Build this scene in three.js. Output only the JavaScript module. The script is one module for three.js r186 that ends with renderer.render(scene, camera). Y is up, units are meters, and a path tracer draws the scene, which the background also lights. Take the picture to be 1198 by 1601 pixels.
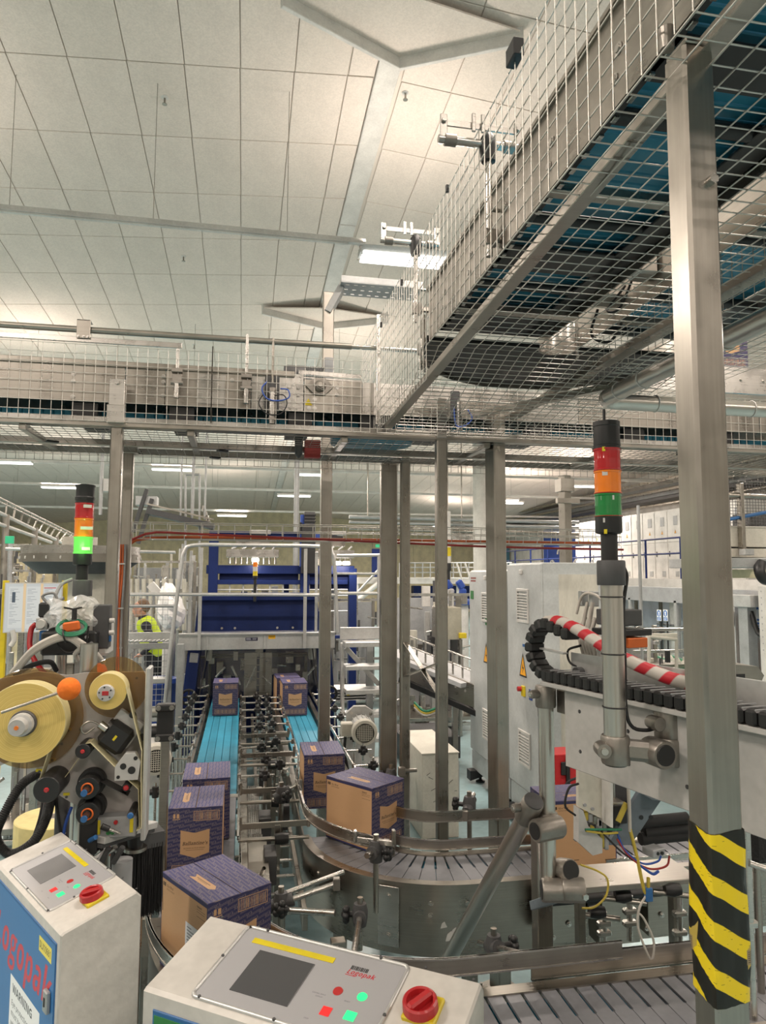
import * as THREE from 'three';
import { mergeGeometries, toCreasedNormals } from 'three/addons/utils/BufferGeometryUtils.js';
import { RectAreaLightUniformsLib } from 'three/addons/lights/RectAreaLightUniformsLib.js';
import { MarchingCubes } from 'three/addons/objects/MarchingCubes.js';

// ---------- camera, lights, exposure ----------
const scene = new THREE.Scene();
const EYE = 2.2, FOC = 1110, YAW = Math.atan2(217, 1110), PITCH = Math.atan2(96.5, 1110), ROLL = 0.0038;
const camera = new THREE.PerspectiveCamera(2 * Math.atan(800.5 / FOC) * 180 / Math.PI, 1198 / 1601, 0.05, 200);
camera.rotation.order = 'YXZ';
camera.position.set(0, EYE, 0);
camera.rotation.set(PITCH, -YAW, ROLL);
camera.updateMatrixWorld(true);
const renderer = new THREE.WebGLRenderer({ antialias: true });
renderer.toneMapping = THREE.LinearToneMapping;
renderer.toneMappingExposure = 1.08;
renderer.shadowMap.enabled = true;
RectAreaLightUniformsLib.init();
const LAMP_DOWN = 168, LAMP_UP = 30, LAMP_COLOR = new THREE.Color().setRGB(1.0, 0.87, 0.76);

// ---------- photo pixel (1198 x 1601 frame) to a point on a known plane ----------
const V = (x, y, z) => new THREE.Vector3(x, y, z);
const ray = (px, py) => V((px - 599) / FOC, -(py - 800.5) / FOC, -1).applyQuaternion(camera.quaternion);
const EYEP = V(0, EYE, 0);
const onY = (px, py, y) => { const d = ray(px, py); return d.multiplyScalar((y - EYE) / d.y).add(EYEP); };
const onZ = (px, py, z) => { const d = ray(px, py); return d.multiplyScalar(z / d.z).add(EYEP); };
const onX = (px, py, x) => { const d = ray(px, py); return d.multiplyScalar(x / d.x).add(EYEP); };

// ---------- seeded random ----------
let seed = 12345;
const rnd = () => { seed = (seed * 1664525 + 1013904223) >>> 0; return seed / 4294967296; };
const rr = (a, b) => a + (b - a) * rnd();

// ---------- textures ----------
function vnoise(w, h, px, py, oct = 4) {           // tiling value noise, px x py cells
  const out = new Float32Array(w * h); let amp = 1, tot = 0;
  for (let o = 0; o < oct; o++) {
    const cx = px << o, cy = py << o, g = new Float32Array(cx * cy);
    for (let i = 0; i < g.length; i++) g[i] = rnd();
    for (let y = 0; y < h; y++) {
      const fy = y / h * cy, y0 = Math.floor(fy), ty = fy - y0, sy = ty * ty * (3 - 2 * ty), a0 = (y0 % cy) * cx, a1 = ((y0 + 1) % cy) * cx;
      for (let x = 0; x < w; x++) {
        const fx = x / w * cx, x0 = Math.floor(fx), tx = fx - x0, sx = tx * tx * (3 - 2 * tx), b0 = x0 % cx, b1 = (x0 + 1) % cx;
        const a = g[a0 + b0] + (g[a0 + b1] - g[a0 + b0]) * sx, b = g[a1 + b0] + (g[a1 + b1] - g[a1 + b0]) * sx;
        out[y * w + x] += (a + (b - a) * sy) * amp;
      }
    }
    tot += amp; amp *= 0.55;
  }
  for (let i = 0; i < out.length; i++) out[i] /= tot;
  return out;
}
function dataTex(w, h, fn, srgb = false, rep = 1) {
  const d = new Uint8Array(w * h * 4);
  for (let i = 0; i < w * h; i++) { const c = fn(i); for (let k = 0; k < 3; k++) d[i * 4 + k] = Math.max(0, Math.min(255, c[k])); d[i * 4 + 3] = 255; }
  const t = new THREE.DataTexture(d, w, h); t.wrapS = t.wrapT = THREE.RepeatWrapping; t.magFilter = THREE.LinearFilter; t.minFilter = THREE.LinearMipmapLinearFilter; t.generateMipmaps = true;
  if (srgb) t.colorSpace = THREE.SRGBColorSpace;
  t.repeat.set(rep, rep); t.needsUpdate = true; return t;
}
function canvasTex(w, h, draw) {
  const c = document.createElement('canvas'); c.width = w; c.height = h; const g = c.getContext('2d'); draw(g, w, h);
  const t = new THREE.CanvasTexture(c); t.colorSpace = THREE.SRGBColorSpace; t.magFilter = THREE.LinearFilter; return t;
}
const nA = vnoise(512, 512, 5, 5, 5), nS = vnoise(512, 512, 3, 120, 3), nS2 = vnoise(512, 512, 120, 3, 3), nF = vnoise(512, 512, 64, 64, 2);
const tBrushH = dataTex(512, 512, i => { const v = 222 + 16 * (nS[i] - .5) + 34 * (nA[i] - .5); return [v, v, v]; }, true, 2);
const tBrushV = dataTex(512, 512, i => { const v = 222 + 16 * (nS2[i] - .5) + 34 * (nA[i] - .5); return [v, v, v]; }, true, 2);
const tRoughH = dataTex(512, 512, i => { const v = 140 + 30 * (nS[i] - .5) + 90 * (nA[i] - .5); return [v, v, v]; }, false, 2);
const tRoughV = dataTex(512, 512, i => { const v = 140 + 30 * (nS2[i] - .5) + 90 * (nA[i] - .5); return [v, v, v]; }, false, 2);
const tSmudge = dataTex(512, 512, i => { const v = 225 + 40 * (nA[i] - .5) + 16 * (nF[i] - .5); return [v, v, v]; }, true, 1);
const tGrain = dataTex(512, 512, i => { const v = 128 + 200 * (nF[i] - .5); return [v, v, v]; }, false, 2);
const tFloor = dataTex(512, 512, i => { const v = 214 + 70 * (nA[i] - .5) + 24 * (nF[i] - .5); return [v, v, v]; }, true, .35);
const tTile = dataTex(512, 512, i => { const v = 236 + 10 * (nA[i] - .5) + 20 * (nF[i] - .5); return [v, v, v]; }, true, 1);

// ---------- materials ----------
const lin = (r, g, b) => new THREE.Color().setRGB(r, g, b);
const S = (o) => new THREE.MeshStandardMaterial(o);
const paint = (c, rough = .5, o = {}) => S({ color: c, roughness: rough, map: tSmudge, ...o });
const M = {
  steel: S({ color: lin(.50, .465, .415), metalness: 1, roughness: .58, roughnessMap: tRoughH, map: tBrushH }),
  steelV: S({ color: lin(.50, .465, .415), metalness: 1, roughness: .58, roughnessMap: tRoughV, map: tBrushV }),
  steelBright: S({ color: lin(.74, .71, .67), metalness: 1, roughness: .5, roughnessMap: tRoughH, map: tBrushH }),
  pipe: S({ color: lin(.56, .535, .495), metalness: 1, roughness: .3 }),
  galv: S({ color: lin(.56, .57, .57), metalness: .85, roughness: .55, map: tSmudge }),
  wire: S({ color: lin(.60, .58, .54), metalness: .9, roughness: .45 }),
  cast: S({ color: lin(.40, .37, .335), metalness: .9, roughness: .45, map: tSmudge, bumpMap: tGrain, bumpScale: .0006 }),
  alu: S({ color: lin(.74, .74, .73), metalness: .7, roughness: .42, map: tSmudge }),
  aluPaint: paint(lin(.60, .60, .585), .5),
  white: paint(lin(.74, .725, .69), .45),
  console: paint(lin(.70, .675, .63), .45, { bumpMap: tGrain, bumpScale: .0004 }),
  cabinet: paint(lin(.62, .645, .64), .4),
  cream: paint(lin(.72, .69, .60), .6),
  greyPanel: paint(lin(.40, .41, .42), .45),
  greyDark: paint(lin(.085, .085, .088), .55),
  beamGrey: paint(lin(.54, .53, .51), .5),
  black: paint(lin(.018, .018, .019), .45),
  rubber: paint(lin(.022, .022, .023), .8),
  blackGloss: paint(lin(.015, .015, .016), .22),
  navy: new THREE.MeshPhysicalMaterial({ color: lin(.011, .026, .125), roughness: .45, specularIntensity: .45, map: tSmudge }),
  blue: paint(lin(.030, .085, .40), .4),
  slate: paint(lin(.17, .21, .245), .5),
  consoleBlue: paint(lin(.035, .16, .42), .4),
  green: paint(lin(.03, .24, .05), .4),
  red: paint(lin(.52, .02, .025), .35),
  orange: paint(lin(.80, .16, .02), .6),
  yellow: paint(lin(.80, .62, .02), .45),
  labelYellow: paint(lin(.82, .69, .30), .6),
  labelEdge: paint(lin(.80, .70, .36), .55),
  cableOrange: paint(lin(.62, .13, .03), .55),
  cableRed: paint(lin(.42, .035, .03), .5),
  cableGreen: paint(lin(.02, .20, .10), .5),
  cableYellow: paint(lin(.62, .47, .06), .5),
  cableBlue: paint(lin(.03, .10, .45), .5),
  cableWhite: paint(lin(.62, .58, .52), .5),
  cableGrey: paint(lin(.30, .30, .30), .55),
  belt: paint(lin(.035, .30, .46), .45),
  beltPale: paint(lin(.35, .58, .62), .45),
  slat: paint(lin(.21, .215, .235), .42),
  slatWhite: paint(lin(.58, .585, .60), .45),
  yellowWall: paint(lin(.92, .82, .55), .7),
  concrete: paint(lin(.42, .41, .40), .8),
  tile: S({ color: lin(.90, .80, .715), roughness: .75, map: tTile }),
  tile2: S({ color: lin(.87, .775, .69), roughness: .75, map: tTile }),
  tileGap: S({ color: lin(.72, .66, .59), roughness: .8 }),
  ridge: paint(lin(.88, .85, .80), .6),
  floor: S({ color: lin(.35, .51, .54), roughness: .32, map: tFloor, bumpMap: tGrain, bumpScale: .0006 }),
  wall: paint(lin(.74, .71, .66), .8),
  glass: new THREE.MeshPhysicalMaterial({ color: lin(.95, .97, .97), transmission: 1, thickness: 0, roughness: .06, ior: 1.45 }),
  smoke: new THREE.MeshPhysicalMaterial({ color: lin(.74, .61, .40), transmission: .95, thickness: 0, roughness: .08, ior: 1.45 }),
  bag: new THREE.MeshPhysicalMaterial({ color: lin(.95, .95, .94), transmission: .72, thickness: 0, roughness: .15, ior: 1.4 }),
};
const bothSides = m => { m.side = THREE.DoubleSide; return m; };
[M.glass, M.smoke, M.bag].forEach(bothSides);
const printMat = (tex, rough = .5, o = {}) => S({ map: tex, roughness: rough, ...o });
const lensMat = (r, g, b) => new THREE.MeshPhysicalMaterial({ color: lin(r, g, b), roughness: .18, clearcoat: .6, clearcoatRoughness: .1 });
M.lensRed = lensMat(.42, .012, .016); M.lensAmber = lensMat(.80, .20, .012); M.lensGreen = lensMat(.012, .20, .045);
M.lensGreenLit = S({ color: lin(.05, .35, .06), roughness: .25, emissive: lin(.25, .85, .12), emissiveIntensity: .5 });
M.ledRed = S({ color: lin(.7, .02, .02), roughness: .4, emissive: lin(1, .03, .03), emissiveIntensity: .35 });
M.ledGreen = S({ color: lin(.02, .5, .15), roughness: .4, emissive: lin(.03, 1, .3), emissiveIntensity: .8 });
M.lampGlow = S({ color: 0xffffff, emissive: lin(1, .985, .95), emissiveIntensity: 3.2 });

// ---------- builders ----------
const _m = new THREE.Matrix4(), _q = new THREE.Quaternion(), UP = V(0, 1, 0);
function chamferBox(w, h, d, c) {
  const x = w / 2, y = h / 2, z = d / 2; c = Math.min(c, x * .45, y * .45, z * .45);
  const P = [], tri = (a, b, e) => P.push(...a, ...b, ...e), quad = (a, b, e, f) => { tri(a, b, e); tri(a, e, f); };
  const out = (pts) => { // orient outward
    const [a, b, e] = pts, ux = b[0] - a[0], uy = b[1] - a[1], uz = b[2] - a[2], vx = e[0] - a[0], vy = e[1] - a[1], vz = e[2] - a[2];
    const nx = uy * vz - uz * vy, ny = uz * vx - ux * vz, nz = ux * vy - uy * vx, m = pts.reduce((s, p) => [s[0] + p[0], s[1] + p[1], s[2] + p[2]], [0, 0, 0]);
    if (nx * m[0] + ny * m[1] + nz * m[2] < 0) pts.reverse();
    if (pts.length === 4) quad(...pts); else tri(...pts);
  };
  for (const s of [-1, 1]) {
    out([[s * x, -y + c, -z + c], [s * x, y - c, -z + c], [s * x, y - c, z - c], [s * x, -y + c, z - c]]);
    out([[-x + c, s * y, -z + c], [x - c, s * y, -z + c], [x - c, s * y, z - c], [-x + c, s * y, z - c]]);
    out([[-x + c, -y + c, s * z], [x - c, -y + c, s * z], [x - c, y - c, s * z], [-x + c, y - c, s * z]]);
    for (const t of [-1, 1]) {
      out([[s * x, t * (y - c), -z + c], [s * x, t * (y - c), z - c], [s * (x - c), t * y, z - c], [s * (x - c), t * y, -z + c]]);
      out([[s * x, -y + c, t * (z - c)], [s * x, y - c, t * (z - c)], [s * (x - c), y - c, t * z], [s * (x - c), -y + c, t * z]]);
      out([[-x + c, s * y, t * (z - c)], [x - c, s * y, t * (z - c)], [x - c, s * (y - c), t * z], [-x + c, s * (y - c), t * z]]);
      for (const r of [-1, 1]) out([[s * x, t * (y - c), r * (z - c)], [s * (x - c), t * y, r * (z - c)], [s * (x - c), t * (y - c), r * z]]);
    }
  }
  const g = new THREE.BufferGeometry(); g.setAttribute('position', new THREE.Float32BufferAttribute(P, 3)); g.computeVertexNormals(); return g;
}
const TR = (x, y, z, rx = 0, ry = 0, rz = 0) => new THREE.Matrix4().compose(V(x, y, z), new THREE.Quaternion().setFromEuler(new THREE.Euler(rx, ry, rz, 'YXZ')), V(1, 1, 1));
const vec = p => p.isVector3 ? p : V(p[0], p[1], p[2]);
class MB {
  constructor() { this.g = []; }
  add(g, m, keep = false) {
    g = g.index ? g.toNonIndexed() : g.clone();
    for (const k of Object.keys(g.attributes)) if (k !== 'position' && k !== 'normal' && !(keep && k === 'uv')) g.deleteAttribute(k);
    if (!g.attributes.normal) g.computeVertexNormals();
    if (m) g.applyMatrix4(m);
    g.userData.keep = keep; this.g.push(g); return this;
  }
  box(x, y, z, w, h, d, o = {}) { return this.add(chamferBox(w, h, d, o.c ?? .0025), TR(x, y, z, o.rx || 0, o.ry || 0, o.rz || 0)); }
  ab(x0, x1, y0, y1, z0, z1, c) { return this.box((x0 + x1) / 2, (y0 + y1) / 2, (z0 + z1) / 2, Math.abs(x1 - x0), Math.abs(y1 - y0), Math.abs(z1 - z0), { c }); }
  bar(p, q, w, h, o = {}) {        // rectangular section between two points, h along 'up'
    p = vec(p); q = vec(q); const d = q.clone().sub(p), L = d.length(); d.normalize();
    let up = o.up ? vec(o.up).clone() : (Math.abs(d.y) > .95 ? V(0, 0, 1) : UP.clone());
    const side = d.clone().cross(up).normalize(); up = side.clone().cross(d).normalize();
    const m = new THREE.Matrix4().makeBasis(side, up, d.clone().negate()); m.setPosition(p.clone().add(q).multiplyScalar(.5));
    return this.add(chamferBox(w, h, L, o.c ?? .002), m);
  }
  rod(p, q, r, seg = 10, r2 = r, open = false) {
    p = vec(p); q = vec(q); const d = q.clone().sub(p), L = d.length();
    const g = new THREE.CylinderGeometry(r2, r, L, seg, 1, open); _q.setFromUnitVectors(UP, d.normalize());
    return this.add(g, new THREE.Matrix4().compose(p.clone().add(q).multiplyScalar(.5), _q, V(1, 1, 1)));
  }
  tube(pts, r, n = 24, seg = 6, closed = false) { return this.add(new THREE.TubeGeometry(new THREE.CatmullRomCurve3(pts.map(vec), closed, 'catmullrom', .5), n, r, seg, closed)); }
  poly(pts, r, seg = 8) { const c = new THREE.CurvePath(); pts = pts.map(vec); for (let i = 0; i + 1 < pts.length; i++) { this.rod(pts[i], pts[i + 1], r, seg); if (i) this.ball(pts[i], r, seg); } return this; }
  ball(p, r, seg = 10) { p = vec(p); return this.add(new THREE.SphereGeometry(r, seg, Math.max(5, seg >> 1)), TR(p.x, p.y, p.z)); }
  lathe(prof, p, axis = UP, seg = 28) {
    p = vec(p); const g = toCreasedNormals(new THREE.LatheGeometry(prof.map(a => new THREE.Vector2(a[0], a[1])), seg), .6); _q.setFromUnitVectors(UP, vec(axis).clone().normalize());
    return this.add(g, new THREE.Matrix4().compose(p, _q, V(1, 1, 1)));
  }
  ext(pts, depth, m, o = {}) {       // extruded outline in xy, along +z of m
    const s = new THREE.Shape(pts.map(a => new THREE.Vector2(a[0], a[1])));
    for (const h of o.holes || []) s.holes.push(new THREE.Path(h.map(a => new THREE.Vector2(a[0], a[1]))));
    return this.add(new THREE.ExtrudeGeometry(s, { depth, bevelEnabled: !!o.bevel, bevelSize: o.bevel || 0, bevelThickness: o.bevel || 0, bevelSegments: 1, curveSegments: 16 }), m);
  }
  torus(p, R, r, axis = V(0, 0, 1), seg = 24, arc = Math.PI * 2) { p = vec(p); _q.setFromUnitVectors(V(0, 0, 1), vec(axis).clone().normalize()); return this.add(new THREE.TorusGeometry(R, r, 6, seg, arc), new THREE.Matrix4().compose(p, _q, V(1, 1, 1))); }
  bolt(p, axis, r = .009, h = .006) { p = vec(p); axis = vec(axis); this.rod(p, p.clone().addScaledVector(axis, h), r, 6); return this.rod(p, p.clone().addScaledVector(axis, h * .3), r * 1.5, 10); }
  band(pts, w, h, o = {}) {          // strip of constant vertical section (thickness w, height h) along a path, centred on pts
    pts = pts.map(vec); const P = [], n = pts.length, off = pts.map((p, i) => { const a = pts[Math.max(0, i - 1)], b = pts[Math.min(n - 1, i + 1)], d = b.clone().sub(a); d.y = 0; d.normalize(); return V(-d.z, 0, d.x).multiplyScalar(w / 2); });
    const c = (i, s, t) => [pts[i].x + off[i].x * s, pts[i].y + t * h / 2, pts[i].z + off[i].z * s];
    const quad = (a, b, e, f) => P.push(...a, ...b, ...e, ...a, ...e, ...f);
    for (let i = 0; i + 1 < n; i++) {
      quad(c(i, 1, -1), c(i + 1, 1, -1), c(i + 1, 1, 1), c(i, 1, 1)); quad(c(i + 1, -1, -1), c(i, -1, -1), c(i, -1, 1), c(i + 1, -1, 1));
      quad(c(i, 1, 1), c(i + 1, 1, 1), c(i + 1, -1, 1), c(i, -1, 1)); quad(c(i, -1, -1), c(i + 1, -1, -1), c(i + 1, 1, -1), c(i, 1, -1));
    }
    quad(c(0, -1, -1), c(0, 1, -1), c(0, 1, 1), c(0, -1, 1)); quad(c(n - 1, 1, -1), c(n - 1, -1, -1), c(n - 1, -1, 1), c(n - 1, 1, 1));
    const g = new THREE.BufferGeometry(); g.setAttribute('position', new THREE.Float32BufferAttribute(P, 3)); g.computeVertexNormals();
    return this.add(o.flat ? g : toCreasedNormals(g, .5));
  }
  plane(w, h, m, uv) { const g = new THREE.PlaneGeometry(w, h); if (uv) { const a = g.attributes.uv; for (let i = 0; i < 4; i++) a.setXY(i, uv[0] + (uv[2] - uv[0]) * a.getX(i), uv[1] + (uv[3] - uv[1]) * a.getY(i)); } return this.add(g, m, true); }
  geom() {
    for (const g of this.g) {
      if (g.userData.keep) continue;
      const p = g.attributes.position, n = g.attributes.normal, uv = new Float32Array(p.count * 2);
      for (let i = 0; i < p.count; i += 3) {
        const ax = Math.abs(n.getX(i)) + Math.abs(n.getX(i + 1)) + Math.abs(n.getX(i + 2)), ay = Math.abs(n.getY(i)) + Math.abs(n.getY(i + 1)) + Math.abs(n.getY(i + 2)), az = Math.abs(n.getZ(i)) + Math.abs(n.getZ(i + 1)) + Math.abs(n.getZ(i + 2));
        for (let k = i; k < i + 3; k++) {
          const x = p.getX(k), y = p.getY(k), z = p.getZ(k);
          if (ay >= ax && ay >= az) { uv[k * 2] = x; uv[k * 2 + 1] = z; } else if (ax >= az) { uv[k * 2] = z; uv[k * 2 + 1] = y; } else { uv[k * 2] = x; uv[k * 2 + 1] = y; }
        }
      }
      g.setAttribute('uv', new THREE.BufferAttribute(uv, 2));
    }
    return this.g.length === 1 ? this.g[0] : mergeGeometries(this.g, false);
  }
  // the geometry is given in world space (or in the frame of a prototype standing at the origin) and moved into the parent's frame
  build(name, mat, parent = scene, label) {
    const g = this.geom();
    if (parent !== scene) { parent.updateWorldMatrix(true, false); g.applyMatrix4(_m.copy(parent.matrixWorld).invert()); }
    const me = new THREE.Mesh(g, mat); me.name = name; me.castShadow = me.receiveShadow = true; parent.add(me);
    if (label) me.userData.label = label;
    return me;
  }
}
const mb = () => new MB();
const used = {};
function numbered(n) { if (!(n in used)) { used[n] = 0; return n; } used[n]++; return n + '_' + String(used[n]).padStart(3, '0'); }
function tag(o, label, category, group) { o.userData.label = label; o.userData.category = category; if (group) o.userData.group = group; return o; }
function thing(name, label, category, pos = [0, 0, 0], turn = 0, group) {
  const o = new THREE.Group(); o.name = numbered(name); scene.add(o); const p = vec(pos); o.position.copy(p); o.rotation.y = turn; o.updateMatrixWorld(true); return tag(o, label, category, group);
}
function struct(o) { o.userData.kind = 'structure'; return o; }
function stuff(o) { o.userData.kind = 'stuff'; return o; }
function copy(o, label, pos, turn) { const c = o.clone(); c.userData = { ...o.userData }; c.name = numbered(o.name.replace(/_\d{3}$/, '')); scene.add(c); if (label) c.userData.label = label; if (pos) c.position.copy(vec(pos)); if (turn !== undefined) c.rotation.y = turn; return c; }
// wire grid between four world corners: a + s*u + t*v
function wireGrid(b, a, u, v, nu, nv, r = .0018) {
  a = vec(a); u = vec(u); v = vec(v); const n = u.clone().cross(v).normalize().multiplyScalar(r * 1.6);
  for (let i = 0; i <= nu; i++) { const p = a.clone().addScaledVector(u, i / nu); b.rod(p, p.clone().add(v), r, 5, r, true); }
  for (let i = 0; i <= nv; i++) { const p = a.clone().addScaledVector(v, i / nv).add(n); b.rod(p, p.clone().add(u), r, 5, r, true); }
  return b;
}
const arc = (cx, cz, R, a0, a1, n, y) => Array.from({ length: n + 1 }, (_, i) => { const a = a0 + (a1 - a0) * i / n; return V(cx + R * Math.cos(a), y, cz + R * Math.sin(a)); });

// smooth union of tapered capsules, meshed: bones [[a],[b],ra,rb], box origin o and size sz, n cells on the longest side
function field(bones, o, sz, n, k) {
  const L = Math.max(...sz) * 1.02, c = [o[0] + sz[0] / 2, o[1] + sz[1] / 2, o[2] + sz[2] / 2], mc = new MarchingCubes(n, new THREE.MeshBasicMaterial(), false, false, 400000); mc.isolation = 0;
  for (let z = 0; z < n; z++) for (let y = 0; y < n; y++) for (let x = 0; x < n; x++) {
    const p = [x, y, z].map((v, i) => c[i] + (v - n / 2) / (n / 2) * L / 2); let d = 1e3;
    for (const [a, b, ra, rb] of bones) {
      const u = [b[0] - a[0], b[1] - a[1], b[2] - a[2]], w = [p[0] - a[0], p[1] - a[1], p[2] - a[2]], t = Math.max(0, Math.min(1, (u[0] * w[0] + u[1] * w[1] + u[2] * w[2]) / (u[0] ** 2 + u[1] ** 2 + u[2] ** 2 + 1e-9)));
      const e = Math.hypot(w[0] - u[0] * t, w[1] - u[1] * t, w[2] - u[2] * t) - (ra + (rb - ra) * t), h = Math.max(0, Math.min(1, .5 + .5 * (d - e) / k)); d = d + (e - d) * h - k * h * (1 - h);
    }
    mc.field[x + y * n + z * n * n] = -d;
  }
  mc.update(); const g = new THREE.BufferGeometry();
  g.setAttribute('position', new THREE.BufferAttribute(mc.positionArray.slice(0, mc.count * 3), 3)); g.setAttribute('normal', new THREE.BufferAttribute(mc.normalArray.slice(0, mc.count * 3), 3));
  g.applyMatrix4(new THREE.Matrix4().makeScale(L / 2, L / 2, L / 2).setPosition(c[0], c[1], c[2])); return g;
}
M.navyCloth = paint(lin(.02, .022, .03), .85); M.skin = paint(lin(.55, .29, .20), .55); M.hair = paint(lin(.20, .12, .07), .8); M.hivis = paint(lin(.62, .80, .03), .7);
M.plateGrey = paint(lin(.52, .49, .47), .4); M.labelWeb = bothSides(paint(lin(.74, .68, .42), .55)); M.foam = S({ color: lin(.78, .17, .015), roughness: .9, bumpMap: tGrain, bumpScale: .002 });
M.exitSign = S({ color: lin(.02, .30, .14), roughness: .5, emissive: lin(.03, .5, .25), emissiveIntensity: .3 }); M.bagWhite = new THREE.MeshPhysicalMaterial({ color: lin(.85, .84, .82), roughness: .25, clearcoat: .5 }); M.creamSteel = S({ color: lin(.66, .61, .50), metalness: .8, roughness: .4, map: tSmudge }); M.lilacLitWall = paint(lin(.68, .68, .80), .7); M.railGreen = paint(lin(.02, .33, .16), .4); M.bristle = S({ color: lin(.02, .02, .02), roughness: .9, bumpMap: tGrain, bumpScale: .004 });  // enclosure back wall is white; its lilac light is put into the colour

// ---------- the room ----------
const RX = 1.5, RY = 8.45, SZ = .07, SL = .075, SR = .09;          // ridge line, fall away from the camera, falls to both sides
const ceilY = (x, z) => RY + SZ * z - (x < RX ? SL * (RX - x) : SR * (x - RX));
struct(mb().ab(-18, 22, -.3, 0, -40, 10, .001).build('floor', M.floor));
{
  const far = new THREE.Group(); far.name = 'wall_far'; scene.add(far); struct(far);
  mb().ab(-18, 22, -.3, 9, -40.3, -40, .001).build('backing', M.tileGap, far);
  for (let i = 0; i < 33; i++) mb().ab(-18 + i * 1.2 + .006, -18 + (i + 1) * 1.2 - .006, 0, 6.2, -40, -39.96, .002).build('panel', M.yellowWall, far);
}
struct(mb().ab(-18.3, -18, -.3, 9, -40, 10, .001).build('wall_left', M.wall));
struct(mb().ab(14, 14.3, -.3, 9, -40, 10, .001).build('wall_right', M.wall));
struct(mb().ab(-18, 22, -.3, 9.5, 10, 10.3, .001).build('wall_back', M.wall));
{
  const C = new THREE.Group(); C.name = 'ceiling'; scene.add(C); struct(C);
  const frame = (x, z, dn, right) => {                              // basis on the sloped ceiling at x, z, dropped dn below it
    const ex = V(1, right ? -SR : SL, 0).normalize(), ez0 = V(0, SZ, 1), n = ez0.clone().cross(ex).normalize(), ez = ex.clone().cross(n).normalize();
    const m = new THREE.Matrix4().makeBasis(ex, n, ez); const p = V(x, ceilY(x, z), z).addScaledVector(n, -dn); m.setPosition(p); return m;
  };
  for (const right of [false, true]) {
    const x0 = right ? RX : -18.2, x1 = right ? 22.2 : RX, g = new THREE.BufferGeometry(), P = [], t = .3, pts = [];
    for (const z of [-40.2, 10.2]) for (const x of [x0, x1]) { const y = ceilY(x, z) ; pts.push(V(x, y + .012, z), V(x, y + t, z)); }
    const q = (a, b, c, d) => { for (const k of [a, b, c, a, c, d]) P.push(pts[k].x, pts[k].y, pts[k].z); };
    q(0, 2, 6, 4); q(1, 5, 7, 3); q(0, 4, 5, 1); q(2, 3, 7, 6); q(0, 1, 3, 2); q(4, 6, 7, 5);
    g.setAttribute('position', new THREE.Float32BufferAttribute(P, 3)); g.computeVertexNormals();
    mb().add(g).build('slab', M.tileGap, C);
  }
  const tg = mb().box(0, 0, 0, .592, .02, 1.192, { c: .004 }).geom();
  let count = 0; const rest = mb();
  for (let r = -14; r < 28; r++) {
    const z = -7.6 - 1.2 * r + .6;
    for (const right of [false, true]) for (let k = 0; k < 22; k++) {
      const x = right ? 1.98 + .6 * k : .75 - .6 * k;
      if (x < -12 || x > 14 || z < -39.4) continue;
      // triangular recesses at the ridge
      const m = frame(x, z, .0, right);
      const inView = z < -5.5 && z > -20 && x > -7 + (z + 20) * .2 && x < 7;
      if (inView && count < 300) { const t = new THREE.Mesh(tg, (r * 7 + k * 3 + (right ? 1 : 0)) % 4 ? M.tile : M.tile2); t.name = 'ceiling_tile'; t.applyMatrix4(m); t.receiveShadow = t.castShadow = true; C.add(t); count++; }
      else rest.add(chamferBox(.592, .02, 1.192, .004), m);
    }
  }
  // narrow cut tiles beside the ridge board
  for (let r = -14; r < 28; r++) { const z = -7.6 - 1.2 * r + .6; if (z > -39) { rest.add(chamferBox(.30, .02, 1.185, .004), frame(1.21, z, 0, false)); } }
  stuff(rest.build('tile_field', M.tile, C));
  // ridge boards, one length after another
  for (let i = 0; i < 12; i++) {
    const z0 = 4 - i * 3.66, z1 = z0 - 3.64;
    mb().bar(V(RX, ceilY(RX, z0) - .03, z0), V(RX, ceilY(RX, z1) - .03, z1), .26, .06, { c: .008 }).build('ridge_board', M.ridge, C);
  }
  // triangular roof panels with deep ribs
  for (const [zc, w] of [[-7.15, 1.25], [-14.2, 1.25], [-21.2, 1.25]]) {
    const apex = V(RX + .06, 0, zc), l = V(RX - w, 0, zc + .62), r = V(RX + w, 0, zc + .62), nl = V(RX, 0, zc + .75);
    for (const p of [apex, l, r, nl]) p.y = ceilY(p.x, p.z) - .01; l.y -= .02; r.y -= .02;
    const flat = Math.min(l.y, r.y) - .03;
    const s = [[l.x, l.z], [apex.x, apex.z], [r.x, r.z], [nl.x, nl.z + .1]].map(a => [a[0], -a[1]]);
    mb().ext(s, .02, new THREE.Matrix4().makeRotationX(-Math.PI / 2).setPosition(0, flat, 0)).build('recess_panel', M.tile2, C);
    for (const e of [l, r]) mb().bar(V(apex.x, flat - .02, apex.z), V(e.x, flat - .02, e.z), .05, .22, { c: .006 }).build('rib', M.ridge, C);
  }
  for (const [px, py] of [[258, 144], [634, 161], [288, 371], [305, 497], [563, 373]]) {
    const p = onY(px, py, 7.75); p.y = ceilY(p.x, p.z);
    const h = thing('sprinkler_head', `small ceiling sprinkler head near ${px < 280 ? 'the front of the long tiled slope' : px > 600 ? 'the ridge board on the far slope' : px > 500 ? 'the suspended lamp and the ridge' : py > 400 ? 'the overhead guard mesh' : 'the long suspended trunking'}`, 'sprinkler', p, 0, 'ceiling sprinklers');
    mb().lathe([[0, 0], [.045, 0], [.045, -.012], [.02, -.02], [0, -.02]].reverse(), p, UP, 12).build('rose', M.ridge, h);
    mb().rod([p.x, p.y - .02, p.z], [p.x, p.y - .09, p.z], .012, 8).rod([p.x, p.y - .09, p.z], [p.x, p.y - .096, p.z], .03, 8).build('nozzle', M.steel, h);
  }
}
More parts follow.
